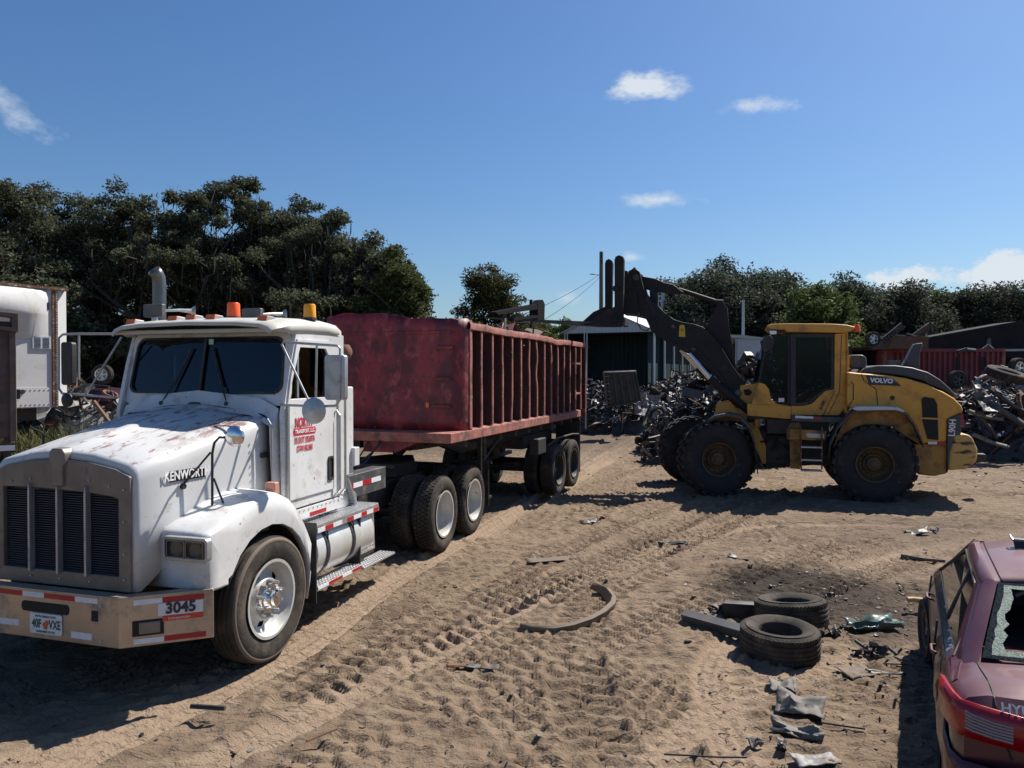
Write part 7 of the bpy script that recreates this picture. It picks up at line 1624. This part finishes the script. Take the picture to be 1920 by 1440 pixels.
for i, (px_, pt, y, rc, lab) in enumerate(LT_):
    x, z = tpos(px_, pt, y); op = i in (3, 4); tree('oak_tree', lab, x, y, z, rc, 100+i, 'oak', nleaf=27000 if not op else 22000, ls=.12, moss=420, group=gl, base=.28, low=.22, dens=2.7 if not op else 1.9, clump=.43 if not op else .36, trunk_r=.36)
x, z = tpos(730, 476, 40); tree('oak_tree', 'shorter lighter green oak at the right end of the left row', x, 40, z, 2.3, 120, 'oakb', nleaf=22000, ls=.11, moss=0, group=gl, base=.15, low=.05, dens=1.6, clump=.5)
# dark undergrowth closing the row below the crowns
gb = 'dark bushes under the live oaks'
for i, (px_, pt, y, rc) in enumerate(((40, 560, 52, 3.2), (120, 575, 54, 3.2), (185, 600, 44, 2.4), (240, 585, 53, 3.0), (330, 570, 55, 3.2), (420, 580, 52, 3.0), (500, 575, 54, 3.1), (585, 570, 52, 3.1), (655, 565, 50, 2.8), (715, 545, 46, 2.5), (745, 560, 42, 1.5), (70, 505, 40, 2.6))):
    x, z = tpos(px_, pt, y)
    labs = ['dark bush behind the left part of the white trailer', 'dark bush behind the right edge of the white trailer', 'bush above the crushed dark car', 'dark bush behind the left edge of the windscreen', 'dark bush behind the exhaust stack', 'dark bush behind the orange beacon', 'dark bush behind the right air horn', 'dark bush behind the amber beacon', 'dark bush behind the left end of the red trailer front', 'dark bush behind the middle of the red trailer front', 'green bush at the right end of the undergrowth', 'small leafy oak directly over the white trailer roof']
    tree('bush', labs[i], x, y, z, rc, 140+i, 'oak', cat='bush', nleaf=8000, ls=.17, group=gb, base=.1, low=0, dens=1.6, trunk_r=.15, clump=.7)
x, z = tpos(915, 492, 42); tree('oak_tree', 'lone olive brown tree between the trailer and the loader forks', x+.1, 42, z, 1.9, 160, 'autumn', nleaf=20000, ls=.09, base=.2, low=.12, dens=2.4, clump=.48, trunk_r=.2)
x, z = tpos(960, 560, 43); tree('small_tree', 'low olive tree joined to the right side of the lone brown tree', x, 43, z, 1.6, 161, 'autumn', nleaf=9000, ls=.09, low=.2, dens=1.2, clump=.42, trunk_r=.12)
for i, (px_, pt, y, rc, lab) in enumerate(((1050, 583, 44, 1.4, 'fresh green bush right of the steel frame over the trailer'), (1075, 600, 46, 1.0, 'small green bush beside the left eave of the shed'), (1030, 612, 43, 1.2, 'low green bush just above the trailer rail'), (1010, 590, 47, 1.3, 'dull green bush behind the steel frame'))):
    x, z = tpos(px_, pt, y); tree('bush', lab, x, y, z, rc, 170+i, 'farb', cat='bush', nleaf=6000, ls=.09, low=.2, dens=1, clump=.38, trunk_r=.1, group='green bushes beyond the red trailer')
gr_ = 'trees along the far side of the yard'
RT = [(1255, 535, 62, 3.2, 'small tree seen through the raised boom linkage'), (1345, 478, 60, 4.0, 'tallest tree of the far row right of the boom'), (1405, 500, 62, 3.8, 'tree just right of the tallest far tree'), (1300, 560, 58, 3.2, 'low tree in front of the tallest far tree'), (1470, 518, 64, 3.8, 'tree above the loader cab roof'), (1535, 540, 55, 2.8, 'light green tree directly above the right end of the cab roof'),
      (1580, 520, 66, 3.8, 'tree above the orange loader beacon'), (1650, 540, 68, 3.6, 'tree above the left end of the red container'), (1710, 532, 66, 3.7, 'rounded tree above the overturned chassis'), (1768, 548, 70, 3.0, 'thin crowned tree with sky gaps above the snorkel'), (1835, 540, 68, 3.8, 'rounded tree above the black canopy'), (1900, 536, 66, 3.8, 'last tree at the right edge above the canopy'), (1960, 545, 68, 4.0, 'tree just outside the right edge'), (1200, 560, 66, 2.8, 'tree behind the peak of the open shed')]
for i, (px_, pt, y, rc, lab) in enumerate(RT):
    x, z = tpos(px_, pt, y); tree('broadleaf_tree', lab, x, y, z, rc, 200+i, 'farb' if i in (5, 9) else 'far', nleaf=15000, ls=.165, group=gr_, base=.2, low=.05, dens=1.2, clump=.78, trunk_r=.25)
# far wooded line closing the horizon
def far_wood():
    rd = np.random.default_rng(5); n = 22000; x = rd.uniform(-260, 260, n); y = 120+rd.normal(size=n)*5; h = 8.5+2.0*np.sin(x*.11)+1.4*np.sin(x*.37+1); z = rd.random(n)**.7*h*(.85+.25*rd.random(n))
    c = np.stack([x, y, z], 1); a = rd.normal(size=(n, 3)); a /= np.linalg.norm(a, axis=1)[:, None]; b = rd.normal(size=(n, 3)); b /= np.linalg.norm(b, axis=1)[:, None]; s = rd.uniform(.6, 1.4, n)[:, None]
    vv = np.stack([c-a*s, c-b*s*.6, c+a*s, c+b*s*.6], 1).reshape(-1, 3)
    o = bpy.data.objects.new('distant_wood', np_mesh('distant_wood', vv, np.arange(n*4).reshape(-1, 4), [M['far']])); col.objects.link(o); tag(o, 'dark distant wood along the horizon', 'wood', kind='stuff')
far_wood()
# weeds
def weeds(cx, cy, rx, ry, n, h, seed, label, z0=0, name='weeds'):
    rd = np.random.default_rng(seed); a = rd.uniform(0, 6.28, n); q = np.sqrt(rd.random(n)); x = cx+np.cos(a)*q*rx; y = cy+np.sin(a)*q*ry; hh = h*rd.uniform(.4, 1.1, n); an = rd.uniform(0, 3.14, n); w_ = rd.uniform(.012, .03, n); ln = rd.normal(size=(n, 2))*hh[:, None]*.35
    b = np.stack([x, y, np.full(n, z0)-.02], 1); dx = np.stack([np.cos(an)*w_, np.sin(an)*w_, np.zeros(n)], 1); m1 = b+np.stack([ln[:, 0]*.4, ln[:, 1]*.4, hh*.6], 1); t_ = b+np.stack([ln[:, 0], ln[:, 1], hh], 1)
    vv = np.stack([b-dx, b+dx, m1+dx, m1-dx, m1-dx, m1+dx, t_+dx*.2, t_-dx*.2], 1).reshape(-1, 3)
    o = bpy.data.objects.new(name, np_mesh(name, vv, np.arange(n*8).reshape(-1, 4), [M['grass']])); col.objects.link(o); tag(o, label, 'weeds', kind='stuff')
weeds(-10.2, 16.6, 1.8, .8, 2500, 1.0, 1, 'tall yellow green weeds under the white box trailer'); weeds(-10.8, 17.9, 2.0, .5, 1600, 1.2, 6, 'tall weeds below the white sheeting')
weeds(16.4, 26.5, 3.0, 2.2, 5000, 1.9, 2, 'pale green tall grass between the right hand heap and the red container'); weeds(9.3, 36.4, .7, .4, 600, .9, 3, 'small yellow green weed tuft at the foot of the block wall')
